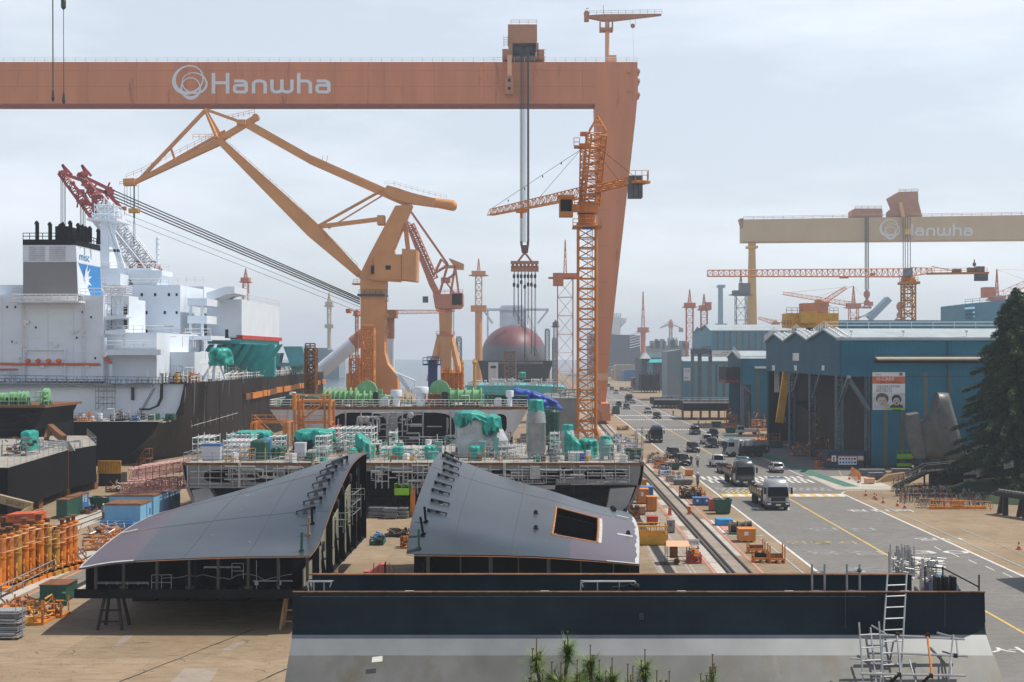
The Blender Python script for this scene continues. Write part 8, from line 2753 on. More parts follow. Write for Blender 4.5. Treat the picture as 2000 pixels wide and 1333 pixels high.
tk.location=(26.3,79.5,0)
b=MB();rn=random.Random(31)
for(xa,xb_,yt,n)in((1736,1752,1060,9),(1752,1786,1062,40),(1796,1834,1085,40)):
 for k in range(n):px=rn.uniform(xa,xb_);D=rn.uniform(78.6,80.4);b.tube(W(px,1128,D),W(px+rn.uniform(-1,1),yt+rn.uniform(0,26),D),.045,n=5)
for k in range(150):px=rn.uniform(1738,1825);py=rn.uniform(1088,1130);D=rn.uniform(78.6,80.4);b.tube(W(px,py,D),W(px+rn.uniform(8,26),py+rn.uniform(-3,3),D),.025,n=4)
solo('scaffold_bundle',b,M_galv,'dense bundle of upright scaffold tubes on the violet cabbed truck','scaffold bundle')
b=MB();p=W(1204,808,360)
b.box(p.x-1,p.x+1,362,365,.5,1.6);b.rail([(p.x-.9,362.2,1.6),(p.x+.9,362.2,1.6),(p.x+.9,364.5,1.6)],1.3,.9,.07);b.box(p.x-.9,p.x+.9,360.5,361.9,.2,2.4,0)
for s in(-1,1):b.lathe([(.2,-.2),(.5,-.2),(.5,.2),(.2,.2)],(p.x+s*.9,363,.5),10,'x')
solo('forklift',b,M_green,'green forklift far down the road left of the lane','forklift')
# ================================================================ people
M_skin=mat('skin',(.45,.26,.18),.6,var=.08);M_uni=mat('work_jacket',(.20,.21,.22),.8,var=.2,scale=5);M_trou=mat('work_trousers',(.05,.055,.07),.8,var=.2);M_helm=mat('helmet_white',(.70,.70,.66),.4,var=.05);M_vest=mat('khaki_jacket',(.24,.24,.17),.8,var=.2)
def person(lab,pose,loc,rz=0.0,jacket=None,sc=1.0):
 J={'pel':((0,0,.93),.14),'wa':((0,0,1.12),.125),'ch':((0,.01,1.34),.15),'ne':((0,0,1.49),.06),'hd':((0,-.02,1.62),.095),'tp':((0,-.01,1.72),.08)}
 bi=pose=='bike'
 if bi:J.update({'wa':((0,-.06,1.12),.125),'ch':((0,-.16,1.33),.15),'ne':((0,-.22,1.47),.06),'hd':((0,-.27,1.59),.095),'tp':((0,-.27,1.69),.08)})
 E=[('pel','wa'),('wa','ch'),('ch','ne'),('ne','hd'),('hd','tp')]
 for s,n in((-1,'l'),(1,'r')):
  c=J['ch'][0]
  J['sh'+n]=((s*.19,c[1],1.40 if not bi else 1.36),.065)
  if bi:
   J['el'+n]=((s*.26,-.32,1.16),.048);J['ha'+n]=((s*.24,-.55,1.03),.035)
   J['hi'+n]=((s*.1,0,.9),.1);k=(.62 if s<0 else .78);J['kn'+n]=((s*.12,-.34,k),.075);J['an'+n]=((s*.11,-.12,k-.42),.05);J['to'+n]=((s*.11,-.28,k-.48),.04)
  else:
   a=.12 if s<0 else-.1
   J['el'+n]=((s*.26,c[1]+.02,1.13),.05);J['ha'+n]=((s*.24,c[1]-.16,.90),.038)
   J['hi'+n]=((s*.1,0,.86),.1);J['kn'+n]=((s*.11,-a*.6,.48),.075);J['an'+n]=((s*.12,a,.09),.05);J['to'+n]=((s*.13,a-.17,.045),.04)
  E+=[('ch','sh'+n),('sh'+n,'el'+n),('el'+n,'ha'+n),('pel','hi'+n),('hi'+n,'kn'+n),('kn'+n,'an'+n),('an'+n,'to'+n)]
 vs,fs=skin_body(J,E)
 t_=thing('person',lab,'person',(0,0,0))
 b=MB()
 for f_ in fs:
  pass
 b.v=vs;b.f=fs;hd=J['hd'][0]
 def mi(f_):
  c=sum((V(vs[i])for i in f_),V((0,0,0)))/len(f_)
  if(c-V(hd)).length<.15 or(c-V(J['hal'][0])).length<.07 or(c-V(J['har'][0])).length<.07:return 2
  return 0 if c.z>.93 else 1
 b.mi=[mi(f_)for f_ in fs]
 obj('body',b,[jacket or M_uni,M_trou,M_skin],t_,smooth=60)
 b=MB();b.lathe([(.125,0),(.12,.05),(.09,.1),(.04,.125),(0,.13)],(hd[0],hd[1],hd[2]+.03),12);b.box(-.09,.09,hd[1]-.19,hd[1]-.08,hd[2]+.025,hd[2]+.04);obj('helmet',b,M_helm,t_,smooth=50)
 t_.location=loc;t_.rotation_euler=(0,0,rz);t_.scale=(sc,sc,sc)
 return t_
def bicycle(lab,col,loc,rz,group=None,cat='bicycle'):
 t_=thing('bicycle',lab,cat,(0,0,0),group)
 b=MB();A,B_,C_,S_=V((0,.5,.33)),V((0,.06,.30)),V((0,-.36,.82)),V((0,.2,.84))
 for a,c in((B_,S_),(S_,C_),(C_,B_),(B_,A),(A,S_),(C_,V((0,-.53,.33)))):b.tube(a,c,.018,n=5)
 obj('frame',b,col,t_)
 for y in(.5,-.53):
  b=MB()
  ring=[V((0,y+.32*math.cos(2*math.pi*k/14),.33+.32*math.sin(2*math.pi*k/14)))for k in range(15)];b.path(ring,.02,4)
  wh=obj('wheel',b,M_rubber,t_)
  b=MB()
  for k in range(7):b.tube(V((0,y,.33)),ring[k*2],.005,n=3,caps=False)
  obj('spokes',b,M_galv,wh)
 b=MB();b.path([(-.26,-.34,1.0),(-.1,-.42,.98),(0,-.38,.95),(.1,-.42,.98),(.26,-.34,1.0)],.015,4);b.tube((0,-.36,.8),(0,-.38,.96),.015,n=4);obj('handlebar',b,M_trim,t_)
 b=MB();b.prism([(-.07,.28,.92),(.07,.28,.92),(.02,.02,.93),(-.02,.02,.93)],(0,0,.05));b.tube((0,.2,.84),(0,.19,.92),.014,n=4);obj('saddle',b,M_trim,t_)
 t_.location=loc;t_.rotation_euler=(0,0,rz)
 return t_
for px,py,lab,jk,rz in((1363.5,951,'nearest cyclist in grey riding along the white road edge line',M_uni,0),(1363.5,914,'cyclist in khaki riding beside the white cab pickup',M_vest,3.14)):
 p=G(px,py);person(lab,'bike',(p.x,p.y+.5,0),rz,jk,1.06);bicycle('bicycle ridden by the %s'%lab[:28].replace('riding','').strip(),M_black,(p.x,p.y+.5,0),rz)
for px,py,lab,jk,rz,zb in((1350,911,'worker in dark clothes standing beside the parked black SUV',M_trou,.4,0),(1263,864,'worker walking past the parked navy truck',M_trou,0,0),(1364,832,'worker in a pale jacket walking near the cones of the far lot',M_helm,0,0),(1315,813,'tiny worker by the dark flat steel block',M_vest,0,0),(1200.5,865,'worker standing on the track behind the deck block',M_trou,1.5,0),(738,894,'worker in a brown jacket and cap standing on the tarp crowded deck',mat('brown_jacket',(.16,.10,.09),.8),2.4,ZA),(1419,873,'worker beside the turning flatbed truck',M_vest,1,0),(202,1018,'worker in a pale helmet beside the small blue container',M_uni,1,0),(1783,935,'worker in dark clothes and white helmet at the plank racks',M_trou,-1,0)):
 p=G(px,py,zb);person(lab,'stand',p,rz,jk)
# bicycle rack: some seventy bicycles copied from a handful of colours
cols=[(M_black,'black'),(M_grey,'grey'),(mat('bike_red',(.35,.03,.03),.4),'red'),(M_blue,'blue'),(mat('bike_silver',(.5,.5,.5),.3,metal=.6),'silver'),(mat('bike_yellow',(.55,.4,.03),.4),'yellow')]
protos={}
rn=random.Random(12);GR='bicycles crowded at the rack'
rowlab=('back row against the slope','second row from the slope','middle row','front row near the orange rail')
for r_,(py,xa,xb_,n)in enumerate(((960,1742,1860,32),(969,1750,1895,36),(980,1758,1928,38),(992,1798,1932,24))):
 for k in range(n):
  px=lerp(xa,xb_,(k+rn.uniform(.1,.8))/n);m,cn=rn.choice(cols)if rn.random()>.55 else cols[0]
  p=G(px,py+rn.uniform(-1.5,1.5));rz=rn.choice((0,math.pi))+rn.uniform(-.5,.5)+(1.2 if r_==3 and k<3 else 0)
  lab='%s bicycle among those parked in the %s'%(cn,rowlab[r_])
  if cn not in protos:protos[cn]=bicycle(lab,m,p,rz,GR)
  else:dup(protos[cn],p,rz,lab)
b=MB()
for py,xa,xb_ in((968,1772,1850),(978,1760,1860),(988,1795,1870)):b.rail([G(xa,py),G(xb_,py+1)],.8,2.2,.03)
solo('bicycle_rack',b,mat('rack_pink_red',(.5,.22,.16),.6),'reddish tube racks among the crowd of bicycles','bicycle rack')
b=MB();a,c=G(1816,995),G(1935,998);b.rail([a,c],1.0,1.7,.04);b.box(a.x,c.x,a.y-.05,a.y+.2,0,.3);b.box(lerp(a.x,c.x,.4),lerp(a.x,c.x,.6),a.y-.02,a.y+.04,.3,.98);solo('barrier',b,M_orange,'long rusty orange barrier in front of the parked bicycles','barrier')
# cones
def cone(px,py,lab):
 p=G(px,py);t_=thing('traffic_cone',lab,'traffic cone',p)
 b=MB();b.lathe([(.17,.05),(.04,.72),(0,.73)],p,10);b.cbox(p+V((0,0,.03)),(.42,.42,.05));obj('body',b,mat('cone_red',(.55,.08,.03),.6),t_)
 b=MB();b.lathe([(.125,.30),(.095,.45)],p,10);obj('band',b,M_sign,t_)
for px,py,lab in((1691,969,'cone at the corner nearest to the pale pavement'),(1708,974,'cone in the close pair, left one'),(1711.5,977,'cone in the close pair, right one'),(1725,983,'cone standing alone between the pair and the bicycles'),(1753,989,'cone before the left end of the bicycle rack'),(1767,993,'cone closest to the orange barrier'),(1659,937,'cone at the left end of the orange fence by the planks'),(1677,944,'cone at the right end of the orange fence by the planks'),(1547,892,'cone alone on the shaded asphalt before the open bays'),(1378,829,'cone on the far lot by the worker in a pale jacket'),(1990,1074,'dark cone at the right picture edge on the brown apron')):cone(px,py,lab)
# ================================================================ left side: jacks, containers, blocks
def jack(px,pyb,pyt,m,lab,D=None):
 p=G(px,pyb);h=ZP(pyt,p.y);r=.34
 t_=thing('hull_jack',lab,'hull jack',p,'orange hull jacks standing in rows')
 b=MB();b.lathe([(r*1.2,.3),(r*1.2,.45),(r,.5),(r,h*.5),(r*1.12,h*.5+.02),(r*1.12,h*.5+.14),(r,h*.5+.16),(r,h*.86),(r*1.15,h*.865),(r*1.15,h*.89),(0,h*.89)],p,14);obj('column',b,m,t_,smooth=30)
 b=MB();b.lathe([(.16,h*.89),(.16,h*.97),(.3,h*.975),(.3,h),(0,h)],p,10);obj('head',b,M_rusty,t_,smooth=30)
 b=MB()
 for a in(.4,1.97,3.54,5.11):
  d=V((math.cos(a),math.sin(a),0));b.beam(p+d*r+V((0,0,h*.36)),p+d*1.15+V((0,0,.3)),.1)
 b.cbox(p+V((0,0,.15)),(2.2,2.2,.3));obj('bracing',b,m,t_)
 b=MB()
 for z in(h*.62,h*.84):
  q=[p+V((.75*math.cos(k*math.pi/2+.6),.75*math.sin(k*math.pi/2+.6),z))for k in range(5)];b.path(q,.028,4)
 for k in range(4):a=k*math.pi/2+.6;b.tube(p+V((r*math.cos(a),r*math.sin(a),h*.62)),p+V((.75*math.cos(a),.75*math.sin(a),h*.84)),.028,n=4);b.tube(p+V((r*math.cos(a),r*math.sin(a),h*.84)),p+V((.75*math.cos(a),.75*math.sin(a),h*.84)),.028,n=4)
 obj('guard_ring',b,mat('guard_pale_orange',(.62,.36,.2),.6),t_)
M_jo=mat('jack_orange',(.62,.19,.018),.5,var=.25,scale=.9,rust='6a3a14',rust_amt=.2);M_jy=mat('jack_ochre',(.50,.25,.04),.55,var=.3,scale=.9,rust='4a3414',rust_amt=.3)
J=[(2,1152,1032,0),(17,1147,1029,0),(33,1141,1024,1),(47,1136,1012,0),(60,1131,1016,0),(77,1125,1004,0),(92,1121,1012,1),(108,1116,1026,1),(121,1112,1014,0),(133,1109,1010,0),(143,1106,1006,0),(8,1124,1010,0),(28,1118,1009,1),(48,1112,998,0),(77,1104,996,0)]
for k,(px,yb,yt,c)in enumerate(J):
 jack(px,yb,yt,M_jy if c else M_jo,'%s hull jack in the %s row, %s'%('ochre' if c else 'orange','front' if k<11 else 'back',('at the left picture edge','second from the left edge','the leftmost ochre one','fourth from the left edge','right of the tall fourth one','with the thickest look in the middle','the middle ochre one','short with a low head','third from the right end','next to the right end','at the right end')[k]if k<11 else('at the left edge','ochre below the machine','before the orange machine','at its right end')[k-11]))
b=MB();b.rail([G(-40,1190),G(2,1172),G(120,1112),G(168,1090)],1.0,2.0,.05);solo('fence',b,M_grey,'dark tube railing running in front of the orange hull jacks','railing')
def container(x0,x1,xs,yt,yb,ybs,m,roofm,lab,door=None):
 """box whose front spans x0..x1 and whose right side recedes to xs"""
 D=DP(yb);X0,X1=XP(x0,D),XP(x1,D);h=ZP(yt,D);D2=X1*F/(xs-CX);
 t_=thing('container',lab,'container',((X0+X1)/2,D,0))
 b=MB();b.box(X0,X1,D,D2,0,h-.12)
 obj('wall',b,m,t_)
 b=MB();b.box(X0-.05,X1+.05,D-.05,D2+.05,h-.119,h);b.box(X0+.2,X1-.2,D+.2,D2-.2,h,h+.03);obj('roof',b,roofm,t_)
 b=MB();b.box(X1+.003,X1+.05,lerp(D,D2,.55),lerp(D,D2,.56),0,h-.15);b.box(X1+.003,X1+.06,lerp(D,D2,.8),lerp(D,D2,.87),h*.45,h*.7);obj('door',b,M_blue,t_)
M_sky_=mat('container_light_blue',(.18,.40,.60),.55,var=.16,scale=.7,rust='8a8a80',rust_amt=.08,streak=True)
container(204,274,296,985,1033,0,M_sky_,M_rusty,'small light blue container with a brown roof, nearer of the two')
container(213,300,352,968,1016,0,M_sky_,M_rusty,'large light blue container with pink lattice stacks on its roof')
D=DP(1030);b=MB();b.box(XP(200,D-3),XP(262,D-3),D-3.5,D-2,0,ZP(1022,D-3));b.rail([(XP(200,D-3),D-3.5,ZP(1022,D-3)),(XP(262,D-3),D-3.5,ZP(1022,D-3))],.25,3,.05);solo('steel_box',b,M_blue,'flat blue steel box at the foot of the small light blue container','box')
D=DP(1016);zt_=ZP(968,D)
for k,(xa,xb_,yt,z0)in enumerate(((238,335,948,zt_),(255,340,925,zt_+1.5))):
 E=D+1.5;t_=thing('lattice_stack',('lower stack of pink lattice frames on the large light blue container','upper stack of pink lattice frames, tilted, on top of the lower stack')[k],'lattice stack',(XP(290,E),E,z0))
 b=MB()
 for q in range(3):
  b.truss((XP(xa,E),E+q*2.2,z0+.55),(XP(xb_,E),E+3+q*2.2,z0+(1.1 if k else .6)),1.1,1.0,9,.06)
  b.beam((XP(xa,E),E+q*2.2-.6,z0+.1),(XP(xb_,E),E+2.4+q*2.2,z0+(.65 if k else .15)),.16)
 obj('frame',b,mat('faded_pink',(.56,.33,.31),.7,var=.3,scale=2),t_)
 b=MB();b.rail([(XP(xa+20,E),E-.7,z0),(XP(xb_,E),E+2.2,z0+.3)],1.3,.8,.04);obj('tie_rail',b,M_rusty,t_)
clutter('pipe_stack','white pipes and rusty odds stacked behind the pink lattices','pipe stack',206,250,945,962,3,36,[M_rusty,M_sign,M_wood],11)
clutter('basket','long yellow trough with ribbed sides beyond the black block','basket',188,238,912,948,4,8,[M_yellowp,M_orange,M_grey],12)
b=MB();D=165.0;X0,X1=XP(192,D),XP(236,D)
for k in range(9):b.box(lerp(X0,X1,k/8)-.06,lerp(X0,X1,k/8)+.06,D-.1,D,1.6,3.1)
b.box(X0,X1,D,D+.1,1.6,3.1);b.box(X0,X1,D-.12,D+.15,3.1,3.25);b.box(X0,X1,D,D+2.5,0,1.58,1);solo('tray',b,[M_yellowp,M_black],'yellow ribbed tray on dark blocks beside the black hull','tray')
b=MB();a,c=W(258,935,150),W(283,896,150)
for o in(0,1.1):b.beam(a+V((0,o,0)),c+V((0,o,0)),.16,.3);b.rail([a+V((0,o,0)),c+V((0,o,0)),W(292,896,150)+V((0,o,0))],1.1,1.0,.05)
for k in range(9):b.cbox(a.lerp(c,(k+.5)/9)+V((0,.55,0)),(.35,1.0,.06))
b.box(c.x,XP(294,150),150,151.2,c.z-.1,c.z)
for px in(283,293):b.beam(W(px,896,150),(XP(px,150),150,0),.18)
b.beam(a,(a.x,150,0),.18);solo('stair',b,M_rusty,'brown outdoor stair with handrails against the black hull','stair')
# boom lift and orange machine
D=98.0;bl=thing('boom_lift','boom lift with a tan lettered arm and an orange machine cover behind the jacks','boom lift',(XP(30,D),D,0))
b=MB();b.box(XP(11,D),XP(69,D),D,D+2.2,ZP(1021,D),ZP(1006,D));b.prism([W(11,1006,D),W(67,1003,D),W(67,1006.2,D)],(0,2,0));obj('machine_cover',b,mat('machine_orange',(.55,.11,.03),.5,var=.15),bl)
b=MB();b.beam(W(-10,972,D+3),W(62,990,D+3),.45,.65);b.beam(W(62,990,D+3),W(34,1010,D+2),.3,.35);obj('boom',b,mat('boom_tan',(.34,.27,.16),.6,var=.2),bl)
b=MB();d_=(W(62,990,D)-W(-10,972,D)).normalized();put_text(b,'JLG LIFT',.42,W(12,982.5,D+2.7),d_,(0,0,1));put_text(b,'H-800',.4,W(17,1015,D-.02),(1,0,0),(0,0,1));obj('lettering',b,M_ink,bl,recalc=False)
b=MB();b.box(XP(5,D),XP(72,D),D-.3,D+2.6,.45,ZP(1021.2,D))
for s in(.15,.85):
 for y in(D,D+2.2):b.lathe([(.2,-.2),(.5,-.2),(.5,.2),(.2,.2)],(lerp(XP(5,D),XP(72,D),s),y,.5),12,'y')
obj('chassis',b,M_black,bl)
# boxes and bins around
for(x0,x1,yt,yb,m,rm,lab)in((127,144,972,1009,M_blue,M_rusty,'tall blue cabinet with white lettering behind the hull jacks'),(110,131,978,1014,M_green,M_rusty,'dark green cabinet with a brown roof left of the blue one')):
 D=DP(yb);t_=thing('cabinet',lab,'cabinet',(XP((x0+x1)/2,D),D,0))
 b=MB();b.box(XP(x0,D),XP(x1,D),D,D+4.5,0,ZP(yt,D));obj('wall',b,m,t_)
 b=MB();b.box(XP(x0,D)-.05,XP(x1,D)+.05,D-.05,D+4.55,ZP(yt,D)+.001,ZP(yt,D)+.1);obj('roof',b,rm,t_)
 if m is M_blue:
  b=MB();put_text(b,'안전제일',1.0,(XP(x1,D)+.02,D+.3,1.2),(0,1,0),(0,0,1));obj('lettering',b,M_sign,t_,recalc=False)
p=G(200,994);skip(p.x,p.y,2.3,1.8,1.3,M_green,'dark green skip on the lane left of the large light blue container')
p=G(213,991);skip(p.x,p.y+1,.9,1.5,1.1,M_red,'small red bin behind the dark green skip on the lane')
clutter('rusty_basket','rusty open basket of scrap on the lane behind the cabinets','basket',145,175,990,1005,2.5,30,[M_rusty,M_black,M_blue],13)
clutter('scaffold_pallet','orange pallet of pale scaffold tubes beside the purple plate tip','pallet',160,215,1042,1076,3,60,[M_orange,M_galv,M_rusty],14,tubes=.85)
clutter('scaffold_pallet','orange pallet of slanting tubes behind the purple plate tip','pallet',178,235,1028,1052,3,50,[M_orange,M_galv,M_wood],15,tubes=.9)
clutter('cage_basket','orange cage basket beside the green bin at the lower left','basket',82,120,1162,1208,1.6,26,[M_orange,M_rusty,M_green],16)
clutter('cage_basket','orange lattice baskets piled at the lower left','basket',28,84,1172,1222,2.2,40,[M_orange,M_yellowp,M_rusty],17,tubes=.9)
clutter('cage_basket','orange frames behind the piled baskets at the left edge','basket',0,40,1168,1200,2.2,40,[M_orange,M_rusty],18,tubes=.9)
p=G(106,1177);b=MB();b.box(p.x-1.0,p.x+.8,p.y,p.y+2.2,.1,1.15);b.box(p.x-1.05,p.x+.85,p.y-.05,p.y+2.25,1.15,1.22,1);solo('steel_box',b,[M_green,M_rusty],'dark green box with a brown lid beside the orange cage basket','box')
p=G(18,1246);stack(p.x-.1,p.y,1.7,1.2,.75,6,'lower pile of bright scaffold planks at the lower left corner')
stack(p.x-.1,p.y+.3,1.6,1.2,.85,8,'upper pile of bright scaffold planks strapped above the lower pile',z=.8)
b=MB()
for dx in(.45,.85):b.tube((p.x+dx,p.y-.15,0),(p.x+dx,p.y-.15,2.1),.03,n=5)
for z in(.3,.75,1.6):b.tube((p.x-1,p.y-.12,z),(p.x+.9,p.y-.12,z),.025,n=5)
solo('stack_frame',b,M_galv,'thin tube frame holding the plank piles at the lower left corner','frame')
# black hull block with a working deck
hbk=thing('hull_block','black plated hull block with a cluttered white deck at the left edge','hull block',(-50,150,0))
P3,P2,P1=V((XP(15,128),128,0)),V((XP(133,152),152,0)),V((XP(188,160),160,0));P0,P4=V((-75,128,0)),V((-75,178,0));P5=V((XP(170,178),178,0))
zt_=5.6
b=MB();b.prism([q+V((0,0,1.0))for q in(P0,P3,P2,P1,P5,P4)],(0,0,zt_-1.0));obj('shell',b,M_hull,hbk)
b=MB();b.prism([q+V((0,0,zt_+.002))for q in(P0+V((.1,0,0)),P3,P2,P1,P5,P4)],(0,0,.06));b.prism([W(131,862,151.6),W(134,862,151.6),W(146,881,151.6),W(134,882,151.6)],(0,.2,0));obj('deck_plate',b,M_deck,hbk)
b=MB();b.rail([P3+V((0,0,zt_)),P2+V((0,0,zt_)),P1+V((0,0,zt_)),P5+V((0,0,zt_))],1.05,2.2,.022,mid=1);pipe_mess(b,-60,XP(120,150),150,zt_,zt_+1.0,40,random.Random(2),(.04,.08),dy=8);obj('handrail',b,M_galv,hbk)
b=MB()
for k,q in enumerate((P3,P3.lerp(P2,.5),P2,P1)):b.cbox(q+V((-1.0,1.2,.5)),(1.2,1.2,1.0))
b.tube(P2+V((.03,-.03,1)),P2+V((.03,-.03,zt_)),.05,n=4);obj('stand',b,M_rusty,hbk)
tarp_thing('tarped_machine',37,60,842,150,3,zt_,M_teal,'teal tarped machine on the black plated block at the left','tarpaulin',71,pw=5,fold=.06)
clutter('deck_load','dark odds and racks on the black plated block near the left edge','load',2,52,855,880,4,40,[M_grey,M_black,M_rusty],19,zb=zt_,D=142)
b=MB();b.beam(W(98,835,170),W(125,858,165),.7,.9);b.beam(W(98,836,170),W(90,858,168),.5,.6);solo('steel_brace',b,M_rusty,'rust brown slanted braces behind the black plated block','brace')
# winch platform at the left edge and the aft mooring deck load
wb=thing('hull_block','dark deck block with small green winches in front of the white stern','hull block',(-65,175,0))
D=172.0;b=MB();b.box(-95,XP(88,D),D,D+14,ZP(797,D),ZP(792,D));obj('deck_plate',b,M_rusty,wb)
b=MB();b.box(-95,XP(70,D),D+3,D+14,0,ZP(797.2,D));b.prism([W(88,797,D),W(80,797,D),W(55,845,D),W(64,845,D)],(0,12,0));b.box(-95,XP(60,D),D,D+14,ZP(842,D),ZP(838,D));pipe_mess(b,-80,XP(75,D),D-.3,ZP(836,D),ZP(800,D),26,random.Random(14),(.1,.16));obj('inner_frame',b,M_frame,wb)
b=MB();b.rail([W(-40,792,D),W(94,792,D)],1.1,1.4,.05);b.scaff(XP(70,D),XP(86,D),D,D+1.5,ZP(792,D),ZP(766,D),1,1,3,r=.05);obj('handrail',b,M_lgreen,wb)
zw=ZP(792,D)
for k,(xa,xb_,r)in enumerate(((0,12,.7),(22,30,.75),(38,54,.8),(88,94,1.0))):
 winch(xa,xb_,D+2,zw,r,3,'small pale green winch on the dark block before the stern, %s'%('at the left edge','upright pair','square motor one','at the block end')[k],motor=False,drumr=.8)
winch(86,114,193.0,6.7,.95,4,'pale green winch with round cheeks at the left of the aft mooring deck',motor=False,drumr=.6)
for k,(xa,xb_,yt,m,lab)in enumerate(((146,174,806,M_orange,'orange racks on the aft mooring deck'),(215,240,803,M_frame,'dark container with white corner rails on the aft mooring deck'),(120,148,815,M_rusty,'small mixed loads left of the white cowl on the aft mooring deck'),(252,268,812,M_blue,'blue drums right of the dark container on the aft deck'))):
 clutter('deck_load',lab,'load',xa,xb_,yt,0,3,26,[m,M_rusty,M_ral],90+k,zb=6.7,D=196.5)
bollard_vent(186,200,807,196.2,'white bent cowl on the aft mooring deck',zb=6.7);
for k,px in enumerate((293,304,326,336)):tarp_thing('tarped_winch',px-5,px+4,808,197.0,1.6,6.8,M_green,'green covered winch at the right end of the aft deck, %s'%('leftmost','second','third','rightmost')[k],'tarpaulin',100+k,fold=.12)
# load on the ship's quarter
clutter('deck_load','dark boxed equipment and rails at the corner of the ship quarter','load',330,354,726,0,4,20,[M_frame,M_orange,M_ral],95,zb=12.3,D=206)
clutter('deck_load','rusty scaffold heaps on the ship side deck','load',358,384,728,0,4,46,[M_rusty,M_orange,M_ral],96,zb=12.3,D=209,tubes=.8)
b=MB();drape(b,XP(403,212),XP(444,212),212,217,ZP(716,212),ZP(680,212),seed=77,fold=.25,pw=2.1);solo('tarpaulin',b,M_teal,'round teal tarp bundle hanging beside the ship deckhouse','tarpaulin',smooth=60)
b=MB();b.tube(W(416,745,214),W(420,690,214),.25,n=6);b.beam(W(395,742,214),W(420,700,214),.3);b.beam(W(440,742,214),W(425,700,214),.3);solo('davit',b,M_wht,'white davit legs carrying the round teal bundle','davit')
# ================================================================ right side and rail margin
def openbox(x0,x1,yt,pyb,dep,m,lab,name='steel_box',cat='box',extra=None,D=None,zb=0.0,lid=True):
 """closed or open steel box with skids, ribs and a lid edge"""
 D=D or DP(pyb,zb);X0,X1,Z1=XP(x0,D),XP(x1,D),ZP(yt,D)
 t_=thing(name,lab,cat,((X0+X1)/2,D,zb))
 b=MB();b.box(X0,X1,D,D+dep,zb+.12,Z1)
 for s in(.1,.5,.9):b.box(lerp(X0,X1,s)-.04,lerp(X0,X1,s)+.04,D-.04,D-.002,zb+.12,Z1)
 for s in(.15,.85):b.box(lerp(X0,X1,s)-.08,lerp(X0,X1,s)+.08,D,D+dep,zb,zb+.119)
 obj('body',b,m,t_)
 b=MB();b.box(X0-.04,X1+.04,D-.05,D+dep+.04,Z1+.001,Z1+.07)
 if extra:b.box(lerp(X0,X1,.3),lerp(X0,X1,.55),D-.05,D-.041,lerp(zb,Z1,.55),lerp(zb,Z1,.85),1)
 obj('lid',b,[m,extra or m],t_)
 return t_
M_pinkb=mat('bin_pink',(.50,.12,.12),.6,var=.2)
openbox(1245,1267,957,985,1.6,M_orange,'tall orange cabinet with a gauge plate left of the rails',extra=M_sign)
openbox(1264,1283,972,1000,1.4,M_orange,'plain orange cabinet right of the one with the gauge plate')
openbox(1250,1276,953,978,2.0,M_blue,'dark blue box with an orange lid behind the orange cabinets',extra=M_orange)
openbox(1254,1263,938,952,1.0,M_orange,'small orange box close to the flared hull edge')
openbox(1247,1261,991,1007,1.0,M_trol,'brown motor box below the orange cabinets')
clutter('deck_winch','dark orange winch frame beside the brown motor box','machine',1228,1250,988,1014,1.6,24,[M_rusty,M_orange,M_black],120)
openbox(1265,1285,1011,1026,1.2,M_red,'box with a bright red cover behind the yellow basket')
openbox(1304,1318,1018,1042,.8,M_grey,'grey gas locker with red feet left of the rails',name='gas_locker',cat='locker',extra=M_rusty)
D=DP(1066);X0,X1=XP(1238,D),XP(1304,D);t_=thing('basket','yellow mesh topped basket standing left of the rails','basket',((X0+X1)/2,D,0))
b=MB();b.box(X0,X1,D,D+.06,.1,1.0);b.box(X0,X0+.06,D,D+2.2,.1,1.0);b.box(X1-.06,X1,D,D+2.2,.1,1.0);b.box(X0,X1,D+2.14,D+2.2,.1,1.0);b.box(X0,X1,D,D+2.2,.05,.12);b.box(lerp(X0,X1,.36),lerp(X0,X1,.38),D-.02,D,.1,1);obj('body',b,M_yellowp,t_)
b=MB();b.rail([(X0,D,1.0),(X1,D,1.0),(X1,D+2.2,1.0),(X0,D+2.2,1.0),(X0,D,1.0)],.75,.5,.035)
for k in range(26):b.tube((lerp(X0,X1,k/26),D,1.0),(lerp(X0,X1,(k+.9)/26),D,1.7),.01,n=3,caps=False)
obj('mesh_rail',b,M_yellowp,t_)
D=DP(1104);X0,X1=XP(1303,D),XP(1346,D);t_=thing('sun_shelter','small shelter with a pale orange pitched canopy beside the rails','shelter',((X0+X1)/2,D,0))
b=MB();b.add([(X0-.1,D-.1,1.5),(X1+.1,D-.1,1.5),(X1,D+.8,1.85),(X0,D+.8,1.85),(X0-.1,D+1.7,1.5),(X1+.1,D+1.7,1.5)],[(0,1,2,3),(3,2,5,4)]);obj('canopy',b,M_peach,t_)
b=MB()
for x in(X0,X1):
 for y in(D,D+1.6):b.tube((x,y,0),(x,y,1.55),.035,n=5)
b.rail([(X0,D,.0),(X1,D,0)],.7,1,.03);b.box(X0+.3,X0+.9,D+.4,D+1.0,.5,1.35);b.lathe([(.1,-.06),(.25,-.06),(.25,.06),(.1,.06)],(X0+.8,D+.3,.25),12,'y');obj('frame',b,M_rusty,t_)
clutter('gas_rack','red tube cage with coloured bottles right of the pale orange canopy','rack',1343,1370,1071,1102,1.5,26,[M_red,M_yellowp,M_grey],121)
D=DP(1082);b=MB();b.box(XP(1338,D),XP(1366,D),D,D+.05,.7,1.25);b.tube((XP(1342,D),D+.04,0),(XP(1342,D),D+.04,.7),.03,n=5);b.tube((XP(1362,D),D+.04,0),(XP(1362,D),D+.04,.7),.03,n=5);put_text(b,'안전제일',.3,(XP(1339,D),D-.01,.85),(1,0,0),(0,0,1),m=1);solo('notice_board',b,[M_sign,M_ink],'white notice board with lettering behind the red tube cage','sign')
